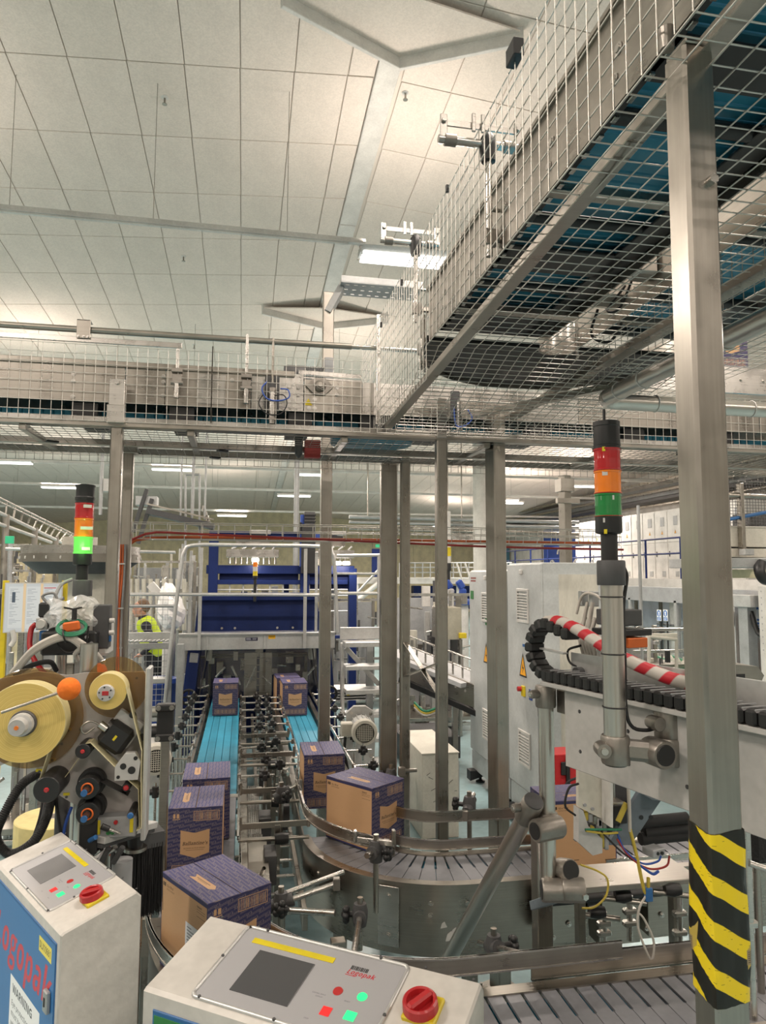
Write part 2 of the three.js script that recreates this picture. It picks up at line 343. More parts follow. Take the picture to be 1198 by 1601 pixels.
// ---------- suspended lamps ----------
function lamp(p, label, len = 1.25, wid = .32) {
  const t = thing('ceiling_lamp', label, 'lamp', p, 0, 'suspended lamps');
  const { x, y, z } = t.position;
  mb().box(x, y + .05, z, len + .06, .07, wid * .45).build('housing', M.white, t);
  const refl = mb(); for (const s of [-1, 1]) refl.bar([x - len / 2 - .02, y + .02, z + s * wid * .36], [x + len / 2 + .02, y + .035, z + s * wid * .36], .008, wid * .34, { up: [0, .5, s] }); refl.build('reflector', M.white, t);
  for (const s of [-1, 1]) mb().box(x, y, z + s * wid * .2, len, .03, wid * .3, { c: .01 }).build('tube', M.lampGlow, t);
  const d = new THREE.RectAreaLight(LAMP_COLOR, LAMP_DOWN * .4 / (len * wid), len, wid); d.position.set(x, y - .03, z); d.lookAt(x, y - 5, z); d.castShadow = true; t.attach(d); d.name = 'light';
  const u = new THREE.RectAreaLight(LAMP_COLOR, LAMP_UP * .4 / (len * wid), len, wid); u.position.set(x, y + .12, z); u.lookAt(x, y + 5, z); u.castShadow = true; t.attach(u); u.name = 'light';
  return t;
}
const lampY = z => RY + SZ * z - 1.95;
const lampAt = (px, py) => { let y = 6, p; for (let i = 0; i < 30; i++) { p = onY(px, py, y); y = lampY(p.z); } return p; };
const zNear = lampAt(578, 395).z, zRow = [[270, 735], [95, 763], [363, 807]].map(a => lampAt(...a).z);
const seen = [[645, 408, 'bright twin tube lamp hanging beside the overhead mesh guard'], [15, 724, 'suspended lamp above the round drum table'], [270, 735, 'suspended lamp above the stair platform'], [95, 763, 'suspended lamp between the gantry and the drum'], [490, 743, 'suspended lamp in front of the blue gantry'], [460, 776, 'suspended lamp directly above the blue gantry'], [363, 807, 'suspended lamp hanging close to the yellow wall'], [908, 761, 'suspended lamp behind the red amber green tower light'], [795, 787, 'suspended lamp beside the white round column']];
for (const [px, py, l] of seen) lamp(lampAt(px, py), l, px === 645 ? 1.24 : 1.1, px === 645 ? .42 : .3);
for (const [x, z] of [[-10, zNear], [-4.3, zNear], [8.5, zNear], [-10, -14.5], [-4.2, -14.5], [2.1, -14.5], [8.5, -14.5], [-10, -2], [-4, -2], [2.1, -2], [8.4, -2], [-10, 5], [-4, 5], [2.1, 5], [8.4, 5], [9, -24], [9, -31], [-14, -24]])
  lamp([x, lampY(z), z], 'white suspended twin tube lamp hanging in a row over the hall');
{
  const w0 = lampAt(3, 325).x, wd = (lampAt(450, 372).x - w0) / 2;
  for (const [zz, x0, x1, l] of [[zNear, -14, lampAt(572, 392).x, 'long white lamp trunking hanging on thin wires'], [-14.5, -14, 13.5, 'white lamp trunking hidden behind the overhead conveyor'], [zRow[0], -15, 13.5, 'white lamp trunking crossing above the stair platform'], [zRow[1], -15, 13.5, 'white lamp trunking crossing above the blue gantry'], [zRow[2], -15, 13.5, 'white lamp trunking nearest the yellow wall']]) {
    const yy = lampY(zz) + .12, t = thing('lamp_trunking', l, 'trunking', [0, yy, zz], 0, 'lamp trunking');
    mb().ab(x0, x1, yy - .03, yy + .03, zz - .035, zz + .035, .004).build('rail', M.white, t);
    mb().ab(x0, x1 - .2, yy - .045, yy - .03, zz - .02, zz + .02, .002).build('cover_strip', M.ridge, t);
    for (let x = w0 - wd * 5; x < x1; x += wd) { if (x < x0) continue; mb().rod([x, yy + .03, zz], [x, ceilY(x, zz) + .02, zz], .004, 5).build('hanger_wire', M.steel, t); }
  }
}

// ---------- posts ----------
function post(x, z, y1, w, d, label, o = {}) {
  const t = thing('steel_post', label, 'post', [x, 0, z], o.turn || 0);
  const b = mb(); b.add(chamferBox(w, y1 - .012, d, .006), new THREE.Matrix4().multiplyMatrices(t.matrixWorld, TR(0, (y1 + .012) / 2, 0))); b.build('shaft', o.mat || M.steelV, t);
  mb().add(chamferBox(w + .1, .012, d + .1, .003), new THREE.Matrix4().multiplyMatrices(t.matrixWorld, TR(0, .006, 0))).build('base_plate', M.steel, t);
  for (const [a, c] of [[1, 1], [1, -1], [-1, 1], [-1, -1]]) { const p = V(a * (w / 2 + .03), .012, c * (d / 2 + .03)).applyMatrix4(t.matrixWorld); mb().bolt(p, UP, .009, .012).build('bolt', M.steelBright, t); }
  return t;
}
const nearPost = post(.769, -1.078, 3.135, .061, .061, 'square steel post wrapped in yellow and black hazard tape');
{
  const t = nearPost, W = t.matrixWorld, L = (x, y, z) => V(x, y, z).applyMatrix4(W);
  // hazard tape wound round the post: a sleeve just proud of the steel with diagonal stripes
  const tex = canvasTex(512, 512, (g, w, h) => {
    g.fillStyle = '#17150f'; g.fillRect(0, 0, w, h); g.fillStyle = '#e2c711';
    for (let k = -6; k < 8; k++) { const y = k * 137; g.beginPath(); g.moveTo(0, y + 137); g.lineTo(w, y); g.lineTo(w, y + 58); g.lineTo(0, y + 195); g.fill(); }
    g.fillStyle = 'rgba(20,16,8,.5)'; for (let i = 0; i < 130; i++) { g.fillRect(rnd() * w, rnd() * h, 2 + rnd() * 26, 1.5); }
    g.fillStyle = '#b09a4a'; g.beginPath(); g.moveTo(210, 290); g.lineTo(330, 350); g.lineTo(330, 410); g.lineTo(240, 370); g.fill();
    g.fillStyle = '#8f7d5c'; g.fillRect(285, 352, 50, 44); g.fillStyle = '#3c342a'; for (let i = 0; i < 6; i++) g.fillRect(292, 358 + i * 6, 34, 2);
  });
  tex.wrapS = tex.wrapT = THREE.RepeatWrapping;
  const y0 = 1.527, y1 = 1.79, n = 40, R = .0318, P = [], U = [], ring = k => { const a = k / n * Math.PI * 2, c = Math.cos(a), s = Math.sin(a), m = Math.max(Math.abs(c), Math.abs(s)), r = R / Math.pow(Math.pow(Math.abs(c), 10) + Math.pow(Math.abs(s), 10), .1); return [c * r, s * r]; };
  const rows = 10;
  for (let i = 0; i < n; i++) for (let j = 0; j < rows; j++) {
    const pt = (k, l) => { const [a, b] = ring(k), bul = 1 + .10 * Math.sin(l / rows * Math.PI) * (.6 + .4 * Math.sin(k * .9 + l)) + .02 * Math.sin(k * 2.1 + l * 1.7); return L(a * bul, y0 + (y1 - y0) * l / rows + (l === 0 || l === rows ? .003 * Math.sin(k * .3) : 0), b * bul); };
    const q = [[i, j], [i, j + 1], [i + 1, j + 1], [i, j], [i + 1, j + 1], [i + 1, j]];
    for (const [k, l] of q) { const v = pt(k, l); P.push(v.x, v.y, v.z); U.push(k / n * 2 + .35, l / rows); }
  }
  const g = new THREE.BufferGeometry(); g.setAttribute('position', new THREE.Float32BufferAttribute(P, 3)); g.setAttribute('uv', new THREE.Float32BufferAttribute(U, 2)); g.computeVertexNormals();
  mb().add(toCreasedNormals(g, .9), null, true).build('hazard_tape', bothSides(printMat(tex, .3)), t, 'yellow and black striped warning tape');
  // clamp block and bracket at the head, a bolt in the face
  mb().box(.769, 3.14, -1.078, .05, .01, .06).build('head_plate', M.steel, t);
  mb().rod(L(.012, 2.88, .03), L(.012, 2.88, .043), .009, 6).build('bolt', M.steelBright, t);
  mb().lathe([[0, -.03], [.012, -.028], [.014, .01], [0, .012]], L(-.055, 3.15, .02), V(0, 1, 0), 14).build('clamp', M.cast, t);
}
const postL1 = post(-.642, -3.745, 3.15, .058, .058, 'steel post carrying the near edge of the long overhead conveyor');
const postL2 = post(-.668, -4.3, 2.93, .056, .056, 'steel post with orange cables tied to its side');
const post680 = post(1.052, -3.73, 2.94, .058, .058, 'slim steel post standing behind the curved guide rail near the cream cabinet');
const post648 = post(.985, -4.32, 2.93, .056, .056, 'slim steel post braced to its neighbour by crossed straps');
post(.90, -4.42, 2.93, .105, .06, 'broad brown steel post behind the loose carton on the bend');
const post773 = post(1.385, -3.78, 3.14, .085, .085, 'steel post in front of the pale electrical cabinets', { turn: .35 });
const post535 = post(.60, -5.3, 4.36, .085, .06, 'tall steel post carrying a cable tray over the conveyor');
const post912 = post(3.72, -7.8, 3.37, .11, .11, 'steel post behind the tower light above the electrical cabinets', { turn: .3 });
{ // details on those posts
  mb().box(-.642, 3.09, -3.70, .075, .16, .03).build('head_bracket', M.steelBright, postL1);
  mb().box(-.642, 2.99, -3.69, .085, .09, .04).build('head_bracket', M.steelBright, postL1);
  mb().rod([-.642, 3.155, -3.70], [-.642, 3.155, -3.675], .014, 8).build('bolt', M.steelBright, postL1);
  mb().box(-.668, 2.925, -4.3, .1, .07, .09).build('head_bracket', M.steel, postL2);
  const cab = (x, m, w) => { const pts = []; for (let y = 2.36; y > .5; y -= .17) pts.push([x + w * Math.sin(y * 9), y, -4.235 + .006 * Math.cos(y * 7)]); return mb().tube(pts, .006, 60, 6).build('cable', m, postL2); };
  cab(-.69, M.cableOrange, .004); cab(-.677, M.cableOrange, .006); cab(-.70, M.cableOrange, .003); cab(-.745, M.cableWhite, .006); cab(-.665, M.cableGrey, .003);
  for (const y of [2.25, 2.0, 1.78, 1.5]) mb().box(-.685, y, -4.238, .05, .008, .02).build('cable_tie', M.white, postL2);
  // crossed straps between the slim posts
  mb().bar([.98, 1.78, -4.28], [1.05, 1.55, -3.77], .03, .006).build('brace_strap', M.steel, post648);
  mb().bar([.98, 1.58, -4.28], [1.05, 1.72, -3.77], .03, .006).build('brace_strap', M.steel, post648);
  mb().rod([.955, 1.02, -4.28], [1.05, 1.02, -4.28], .012, 8).box(.955, 1.02, -4.27, .04, .05, .04).build('rail_clamp', M.cast, post648);
  mb().rod([1.385, 2.98, -3.83], [1.385, 2.98, -3.70], .007, 8).build('bolt', M.steelBright, post773);
  // flanged cable tray bending over from the tall post
  const y = 4.40;
  mb().bar([.60, 4.20, -5.3], [.70, 4.40, -5.28], .09, .05).build('bend', M.galv, post535);
  const tr = mb(), hs = []; for (let i = 0; i < 9; i++) for (let k = 0; k < 3; k++) { const u = .72 + i * .065, w = 5.375 - k * .09; hs.push([[u, w], [u + .03, w], [u + .03, w + .015], [u, w + .015]]); } tr.ext([[.68, 5.16], [1.32, 5.16], [1.32, 5.42], [.68, 5.42]], .004, new THREE.Matrix4().makeRotationX(-Math.PI / 2).setPosition(0, y - .004, 0), { holes: hs }); for (const z of [-5.42, -5.16]) tr.ab(.68, 1.32, y, y + .05, z - .002, z + .002, .001); tr.build('cable_tray', M.galv, post535);
  mb().box(3.72, 3.06, -7.72, .28, .06, .06).box(3.72, 3.25, -7.8, .17, .15, .17).build('head_bracket', M.steel, post912);
  mb().ext([[0, 0], [.26, 0], [.26, .07], [0, -.14]], .03, TR(3.77, 2.30, -7.75)).build('tray_bracket', M.galv, post912);
}

// ---------- near overhead conveyor running over the camera, its bend and return leg ----------
{
  const t = thing('overhead_conveyor', 'high steel belt conveyor with blue belt turning back on itself', 'conveyor', [1.05, 3.2, -1.9]);
  const z0 = -.55, z1 = -2.85, cx = 1.345, R0 = .09, R1 = .60, cz = -2.85;
  const pl = (pts, y0, y1, name, mat = M.steel, w = .006) => mb().band(pts.map(p => V(p.x, (y0 + y1) / 2, p.z)), w, y1 - y0).build(name, mat, t);
  pl([V(.755, 0, z0), V(.755, 0, z1)], 3.185, 3.40, 'side_plate');
  pl([V(.75, 0, z0), V(.75, 0, z1)], 3.40, 3.412, 'plate_lip', M.steel, .02);
  pl([V(1.255, 0, z0), V(1.255, 0, z1)], 3.20, 3.36, 'side_plate', M.steel);
  pl([V(1.435, 0, z0), V(1.435, 0, z1)], 3.20, 3.36, 'side_plate');
  pl([V(1.955, 0, z0), V(1.955, 0, z1)], 3.185, 3.40, 'side_plate');
  pl(arc(cx, cz, R1 + .01, Math.PI, 2 * Math.PI, 32, 0), 3.17, 3.30, 'bend_plate', M.steel);
  pl(arc(cx, cz, R0, Math.PI, 2 * Math.PI, 16, 0), 3.19, 3.34, 'bend_plate', M.steelBright);
  // pan under the bend
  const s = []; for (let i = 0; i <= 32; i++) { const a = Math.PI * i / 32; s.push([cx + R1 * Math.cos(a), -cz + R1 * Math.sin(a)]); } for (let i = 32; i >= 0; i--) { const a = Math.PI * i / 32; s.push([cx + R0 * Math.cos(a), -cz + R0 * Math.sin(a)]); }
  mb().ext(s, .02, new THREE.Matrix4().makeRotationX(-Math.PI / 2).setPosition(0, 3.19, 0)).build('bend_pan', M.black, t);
  // bright cover plates fixed round the bend
  for (const a of [Math.PI * 1.02, Math.PI * 1.16]) { const p = V(cx + (R1 + .02) * Math.cos(a), 3.17, cz + (R1 + .02) * Math.sin(a)); mb().box(p.x, p.y, p.z, .09, .05, .012, { ry: -a + Math.PI / 2 }).build('cover_plate', M.steelBright, t); }
  // belt slats, underside in view
  const sg = mb().box(0, 0, 0, .485, .012, .046, { c: .003 }).geom(), hg = mb().box(0, -.008, 0, .46, .006, .012, { c: .001 }).geom();
  for (let i = 0, z = z0; z > z1; z -= .0505, i++) for (const x of [1.005, 1.695]) {
    const m = new THREE.Mesh(sg, M.belt); m.name = 'belt_slat'; m.position.set(x - 1.05, 3.30 - 3.2, z + 1.9); t.add(m);
  }
  // return rollers, dark wear pans and cross members under the belt
  for (const z of [-.95, -1.42, -1.9, -2.38, -2.75]) { mb().rod([.76, 3.255, z], [1.25, 3.255, z], .02, 12).build('return_roller', M.black, t); mb().rod([1.44, 3.255, z], [1.95, 3.255, z], .02, 12).build('return_roller', M.black, t); }
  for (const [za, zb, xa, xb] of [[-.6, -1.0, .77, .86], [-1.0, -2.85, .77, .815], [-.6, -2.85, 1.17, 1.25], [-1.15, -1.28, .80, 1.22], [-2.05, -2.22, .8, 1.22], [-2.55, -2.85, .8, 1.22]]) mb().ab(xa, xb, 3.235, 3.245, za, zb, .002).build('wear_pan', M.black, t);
  for (const z of [-.8, -1.66, -2.5]) mb().ab(.755, 1.255, 3.19, 3.215, z - .02, z + .02).build('cross_member', M.steel, t);
  for (const z of [-1.0, -1.75, -2.5]) mb().ab(1.435, 1.955, 3.19, 3.215, z - .02, z + .02).build('cross_member', M.steel, t);
  // support rails below
  mb().bar([.805, 3.162, -.6], [.742, 2.985, -3.66], .042, .03).build('support_rail', M.steel, t);
  mb().box(.80, 3.125, -1.36, .05, .006, .17, { rx: -.06 }).build('splice_plate', M.steel, t);
  mb().bar([1.485, 3.10, -.9], [1.50, 3.10, -3.9], .05, .03).build('support_rail', M.steel, t);
  mb().bar([1.22, 3.06, -3.62], [1.75, 3.06, -2.75], .04, .03).build('diagonal_strut', M.steel, t);
  // bolts on the visible plate
  for (let z = -.95; z > -2.7; z -= .33) { mb().bolt([.751, 3.30, z], V(-1, 0, 0)).build('bolt', M.steelBright, t); mb().bolt([.751, 3.245, z - .02], V(-1, 0, 0)).build('bolt', M.steelBright, t); }
  for (let z = -.8; z > -2.7; z -= .068) mb().box(.775, 3.19, z, .012, .008, .022, { c: .001 }).build('chain_lug', M.steelBright, t);
  // motor, box and cable loops at the inner end of the bend
  mb().box(1.40, 3.33, -2.52, .09, .10, .12, { c: .01 }).build('sensor_box', M.steelBright, t);
  mb().box(1.39, 3.31, -2.25, .08, .09, .09, { c: .01 }).build('sensor_box', M.steelBright, t);
  mb().tube([[1.40, 3.28, -2.6], [1.38, 3.18, -2.62], [1.42, 3.13, -2.55], [1.45, 3.2, -2.5], [1.42, 3.28, -2.45]], .006, 30).build('cable_loop', M.rubber, t);
  mb().tube([[1.41, 3.30, -2.4], [1.36, 3.22, -2.45], [1.37, 3.2, -2.38], [1.40, 3.3, -2.33]], .005, 24).build('cable_loop', M.rubber, t);
  mb().rod([1.38, 3.12, -2.75], [1.38, 3.32, -2.75], .008, 8).build('stay', M.steelBright, t);
}
{ // wire guards
  const g = thing('mesh_guard', 'wire mesh guard hanging round the high conveyor overhead', 'guard', [.69, 3.1, -2]);
  stuff(wireGrid(mb(), [.69, 3.10, -.6], [0, 0, -2.05], [0, .48, 0], 41, 9, .0019).build('mesh_side', M.wire, g));
  stuff(wireGrid(mb(), [.69, 2.965, -2.65], [0, 0, -1.55], [0, .615, 0], 31, 12, .0019).build('mesh_side', M.wire, g));
  stuff(wireGrid(mb(), [.69, 3.10, -.6], [0, 0, -2.05], [.85, 0, 0], 41, 17, .0019).build('mesh_bottom', M.wire, g));
  stuff(wireGrid(mb(), [.69, 3.10, -2.65], [.1, -.13, -1.05], [1.15, 0, 0], 22, 23, .0019).build('mesh_bottom', M.wire, g));
  stuff(wireGrid(mb(), [1.56, 3.08, -.9], [0, 0, -2.6], [.55, .0, 0], 52, 11, .0017).build('mesh_bottom', M.wire, g));
  stuff(wireGrid(mb(), [1.56, 3.08, -.9], [0, 0, -2.6], [0, .38, 0], 52, 8, .0017).build('mesh_side', M.wire, g));
  mb().bar([.69, 2.99, -3.68], [.69, 3.6, -3.68], .02, .02).build('corner_post', M.steelBright, g);
  mb().box(.69, 3.60, -1.70, .03, .05, .06).build('splice_clip', M.black, g);
  for (const z of [-2.35, -3.1, -3.6]) mb().box(.69, 3.58 - .05 * (-z - 2.3), z, .012, .03, .012).build('splice_clip', M.black, g);
}
// guide rail brackets sticking up through the guard
for (const [z, lab, yy] of [[-2.0, 'steel guide bracket with round bar below the large triangular ceiling recess', 3.53], [-2.95, 'steel guide bracket with round bar above the bright lamp, at the bend', 3.66]]) {
  const x = .72, t = thing('guide_bracket', lab, 'bracket', [x, yy - .35, z], 0, 'brackets on the high conveyor');
  mb().rod([x - .16, yy, z], [x + .11, yy, z], .013, 14).build('round_bar', M.steelBright, t);
  for (const dx of [-.14, .05]) mb().rod([x + dx, yy, z], [x + dx + .035, yy, z], .019, 14).build('collar', M.cast, t);
  mb().bar([x - .145, yy + .055, z], [x + .1, yy + .055, z], .006, .022).build('flat_bar', M.steelBright, t);
  for (const dx of [-.145, .095]) { mb().box(x + dx, yy + .035, z + .006, .022, .085, .008).build('end_lug', M.steelBright, t); mb().rod([x + dx, yy + .055, z + .012], [x + dx, yy + .055, z + .02], .008, 6).build('bolt', M.steelBright, t); }
  for (const dx of [-.05, -.02]) mb().box(x + dx, yy + .06, z + .01, .012, .06, .008).build('tab', M.steelBright, t);
  mb().lathe([[0, -.05], [.022, -.045], [.028, 0], [.024, .03], [.014, .045], [0, .045]], [x, yy - .01, z]).build('clamp_head', M.black, t);
  mb().rod([x, yy - .05, z], [x, yy - .36, z], .011, 12).build('upright_rod', M.steelBright, t);
  mb().rod([x, yy - .21, z], [x + .06, yy - .21, z], .006, 8).build('stay_pin', M.steel, t); mb().bar([x - .0, yy - .3, z], [x + .06, yy - .3, z], .02, .02).build('foot_arm', M.steel, t);
  mb().box(x + .005, yy - .30, z, .04, .05, .03).build('foot_clamp', M.cast, t);
}
{ // stainless drain pipe with elbow
  const t = thing('drain_pipe', 'bent stainless pipe slung under the return leg of the high conveyor', 'pipe', [1.57, 3.0, -2.9]);
  const e = []; for (let i = 0; i <= 8; i++) { const a = i / 8 * Math.PI / 2; e.push([1.57 + .09 * (1 - Math.cos(a)), 2.985, -2.83 - .09 * Math.sin(a)]); }
  mb().rod([1.57, 2.99, -.9], [1.57, 2.985, -2.83], .036, 20).tube(e, .036, 12, 20).rod([1.66, 2.985, -2.92], [3.4, 2.985, -2.92], .036, 20).build('tube', M.pipe, t);
  for (const [x, z, ax] of [[1.57, -2.05, 0], [1.57, -2.55, 0], [1.57, -2.74, 0], [1.85, -2.92, 1], [2.35, -2.92, 1]]) mb().torus([x, 2.986, z], .0375, .003, ax ? V(1, 0, 0) : V(0, 0, 1), 20).build('cable_tie', M.white, t);
}

// ---------- long overhead conveyor crossing the hall ----------
{
  const t = thing('overhead_conveyor', 'long stainless box conveyor crossing the hall with bolted side plates', 'conveyor', [0, 3, -3.95]);
  const zf = -3.78, seam = [-1.75, -.62, -.42, .02, .30, .62, .86, 1.3, 1.9, 2.5, 3.1, 3.7], mats = [M.steel, M.steel, M.steel, M.steelBright, M.steel, M.steelBright, M.steelBright, M.steelBright];
  for (let i = 0; i + 1 < seam.length; i++) mb().ab(seam[i] + .001, seam[i + 1] - .001, 3.07, i < 4 ? 3.275 : 3.25, zf - .006 - (i % 2) * .003, zf - (i % 2) * .003).build('side_plate', mats[i % mats.length], t);
  mb().ab(-1.75, .25, 3.255, 3.285, zf - .03, zf + .012).build('top_lip', M.steel, t);
  mb().ab(-1.75, 3.7, 3.05, 3.27, -4.28, -4.272).build('side_plate', M.steel, t);
  const sg = mb().box(0, 0, 0, .0465, .03, .34, { c: .004 }).geom();
  for (let x = -1.72; x < 3.6; x += .0505) { for (const y of [3.035]) { const m = new THREE.Mesh(sg, M.belt); m.name = 'belt_slat'; m.position.set(x, y - 3, -4.07 + 3.95); t.add(m); } }
  mb().ab(-1.75, 3.7, 3.225, 3.24, -4.26, -3.8).build('carry_belt', M.belt, t);
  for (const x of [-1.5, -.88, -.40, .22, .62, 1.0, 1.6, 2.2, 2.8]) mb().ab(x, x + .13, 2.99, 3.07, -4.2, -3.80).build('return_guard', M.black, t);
  mb().ab(-1.75, 3.7, 2.945, 2.98, -3.74, -3.705).build('edge_beam', M.steelBright, t);
  mb().ab(-1.75, 3.7, 2.93, 2.95, -3.76, -3.70).build('edge_beam', M.steel, t);
  mb().ab(-1.75, 3.7, 2.895, 2.93, -4.10, -4.06).build('centre_beam', M.steel, t);
  mb().ab(-1.75, 3.7, 2.895, 2.93, -4.36, -4.33).build('edge_beam', M.steel, t);
  for (const x of [-1.1, -.3, .5, 1.3, 2.1]) mb().ab(x, x + .035, 2.90, 2.93, -4.35, -3.72).build('cross_member', M.steel, t);
  for (const [x, ys] of [[-.87, [3.21, 3.17, 3.09]], [-.43, [3.22, 3.19, 3.12]], [-.22, [3.22, 3.11]], [-.155, [3.22, 3.11]], [-.08, [3.22]], [.165, [3.2]], [.22, [3.2]], [.27, [3.2, 3.16]], [.48, [3.21, 3.17, 3.12]], [.23, [3.09]], [.26, [3.09]], [.33, [3.09]], [.36, [3.09, 3.14]]])
    for (const y of ys) mb().bolt([x, y, zf], V(0, 0, 1), .008, .008).build('bolt', M.steelBright, t);
  mb().ab(-.26, -.115, 3.085, 3.245, zf, zf + .005).build('splice_plate', M.steelBright, t);
  // flanged bearing, nameplate triangle, gear motor on top
  const bx = .385, by = 3.21;
  mb().ext([[-.075, 0], [-.03, .045], [.03, .045], [.075, 0], [.03, -.045], [-.03, -.045]], .016, TR(bx, by, zf)).lathe([[0, .03], [.02, .03], [.03, .02], [.034, 0], [0, 0]].reverse(), [bx, by, zf + .014], V(0, 0, 1)).build('bearing', M.cast, t);
  mb().rod([bx, by, zf + .03], [bx, by, zf + .055], .013, 12).build('shaft', M.steel, t);
  mb().ext([[-.022, 0], [.022, 0], [0, .038]], .002, TR(.325, 3.105, zf)).build('warning_sticker', M.yellow, t, 'yellow triangular warning sticker');
  mb().lathe([[0, 0], [.045, 0], [.05, .02], [.05, .11], [.04, .13], [0, .13]], [.20, 3.32, -3.95], V(1, 0, 0)).build('motor_end', M.greyDark, t);
  const fins = mb(); for (let i = 0; i < 12; i++) fins.rod([.30 + i * .011, 3.32, -3.95], [.305 + i * .011, 3.32, -3.95], .05, 16); fins.build('motor_fins', M.greyDark, t);
  mb().ab(2.25, 3.7, 3.33, 3.50, -3.86, -3.85).build('upper_plate', M.steelBright, t); for (let x = 2.4; x < 3.7; x += .16) mb().bolt([x, 3.42, -3.85], V(0, 0, 1), .01, .01).build('bolt', M.steelBright, t); mb().rod([.3, 3.32, -3.95], [.44, 3.32, -3.95], .042, 16).box(.45, 3.35, -3.95, .05, .13, .1).build('gearbox', M.greyPanel, t);
  mb().bar([.27, 3.29, -3.80], [.62, 3.283, -3.80], .012, .026).bar([.27, 3.262, -3.80], [.62, 3.258, -3.80], .01, .012).build('guide_strip', M.steelBright, t);
  // wedge cover and small block behind the plate
  mb().ext([[-1.6, 3.28], [-.80, 3.31], [-.74, 3.28]], .3, TR(0, 0, -4.2)).build('sloped_cover', M.galv, t);
  mb().box(-.66, 3.30, -3.9, .05, .03, .05).box(-1.14, 3.31, -3.95, .03, .04, .04).build('catch', M.steel, t);
  mb().box(.37, 2.905, -4.0, .09, .1, .05).build('hanging_motor', M.cableRed, t);
  mb().lathe([[0, -.12], [.02, -.1], [.025, 0], [0, 0]], [.29, 2.96, -3.95]).build('drip_cup', M.greyDark, t);
  mb().ext(Array.from({ length: 25 }, (_, i) => { const a = 2 * Math.PI * i / 25; return [.24 * Math.cos(a), .24 * Math.sin(a)]; }), .04, new THREE.Matrix4().makeRotationX(-Math.PI / 2).setPosition(.72, 2.955, -4.05)).build('transfer_disc', M.belt, t);
}
{ // pipe rail over it with flat bar and hangers
  const t = thing('pipe_rail', 'round pipe rail running above the long overhead conveyor', 'rail', [0, 3.43, -3.72]);
  mb().rod([-1.9, 3.42, -3.72], [.55, 3.425, -3.72], .0165, 14).build('pipe', M.steel, t);
  mb().rod([.55, 3.425, -3.72], [1.1, 3.427, -3.72], .0125, 14).build('pipe_end', M.steelBright, t);
  mb().ab(-1.9, -.335, 3.352, 3.378, -3.712, -3.70).ab(-1.9, -.335, 3.375, 3.38, -3.73, -3.70).build('flat_bar', M.steelBright, t);
  mb().ab(-.845, -.78, 3.37, 3.465, -3.695, -3.69).ab(-.845, -.78, 3.46, 3.465, -3.75, -3.69).build('saddle_strap', M.steel, t);
  for (const x of [-.835, -.81, -.79]) mb().bolt([x, 3.378, -3.69], V(0, 0, 1), .005, .006).build('bolt', M.steelBright, t);
  const clampAt = (x, y0, y1, dark) => {
    mb().rod([x, y0, -3.71], [x, y1, -3.71], .009, 10).build('hanger_rod', M.steelBright, t);
    const yc = y1;
    mb().box(x, yc - .01, -3.71, .055, .022, .04).box(x, yc - .055, -3.71, .045, .045, .04).rod([x - .03, yc - .075, -3.70], [x + .03, yc - .075, -3.70], .012, 10).build('clamp', M.cast, t);
    mb().rod([x, yc - .08, -3.70], [x, yc - .155, -3.70], .014, 10).build('clamp_stem', M.steelBright, t);
  };
  clampAt(-.355, 3.35, 3.245); clampAt(-.005, 3.45, 3.235);
  mb().rod([.13, 3.44, -3.71], [.13, 3.2, -3.71], .007, 8).build('hanger_rod', M.steel, t);
}
{ // pneumatic cylinder with blue hose loop
  const t = thing('air_cylinder', 'upright air cylinder with blue hose loop on the long overhead conveyor', 'cylinder', [.13, 2.98, -3.72]);
  mb().box(.13, 3.15, -3.75, .075, .19, .02).build('bracket', M.greyDark, t);
  mb().rod([.13, 3.16, -3.71], [.13, 2.98, -3.71], .017, 14).build('barrel', M.steelBright, t);
  mb().rod([.13, 3.0, -3.71], [.13, 3.015, -3.71], .02, 14).rod([.13, 3.15, -3.71], [.13, 3.17, -3.71], .02, 14).build('end_cap', M.cast, t);
  mb().tube([[.10, 3.2, -3.70], [.075, 3.16, -3.69], [.10, 3.11, -3.69], [.16, 3.10, -3.69], [.215, 3.12, -3.69], [.21, 3.16, -3.69], [.17, 3.165, -3.69]], .004, 40).build('hose', M.cableBlue, t);
  mb().tube([[.14, 3.13, -3.70], [.19, 3.13, -3.69], [.205, 3.08, -3.69], [.17, 3.03, -3.69], [.1, 3.03, -3.69], [.06, 3.08, -3.69], [.08, 3.13, -3.70]], .003, 40).build('hose', M.rubber, t);
}
{
  const t = thing('air_cylinder', 'air cylinder under the high bend hanging between two posts', 'cylinder', [1.12, 2.98, -3.66]);
  mb().box(1.12, 3.12, -3.68, .05, .16, .02).build('bracket', M.greyDark, t);
  mb().rod([1.135, 3.14, -3.65], [1.135, 2.98, -3.65], .017, 14).build('barrel', M.steelBright, t);
  mb().tube([[1.1, 3.1, -3.64], [1.11, 3.0, -3.63], [1.16, 3.0, -3.63], [1.2, 3.04, -3.63], [1.18, 3.09, -3.64]], .004, 30).build('hose', M.cableBlue, t);
  mb().ab(1.02, 1.075, 2.94, 3.16, -3.7, -3.69).build('mount_plate', M.steelBright, t);
}
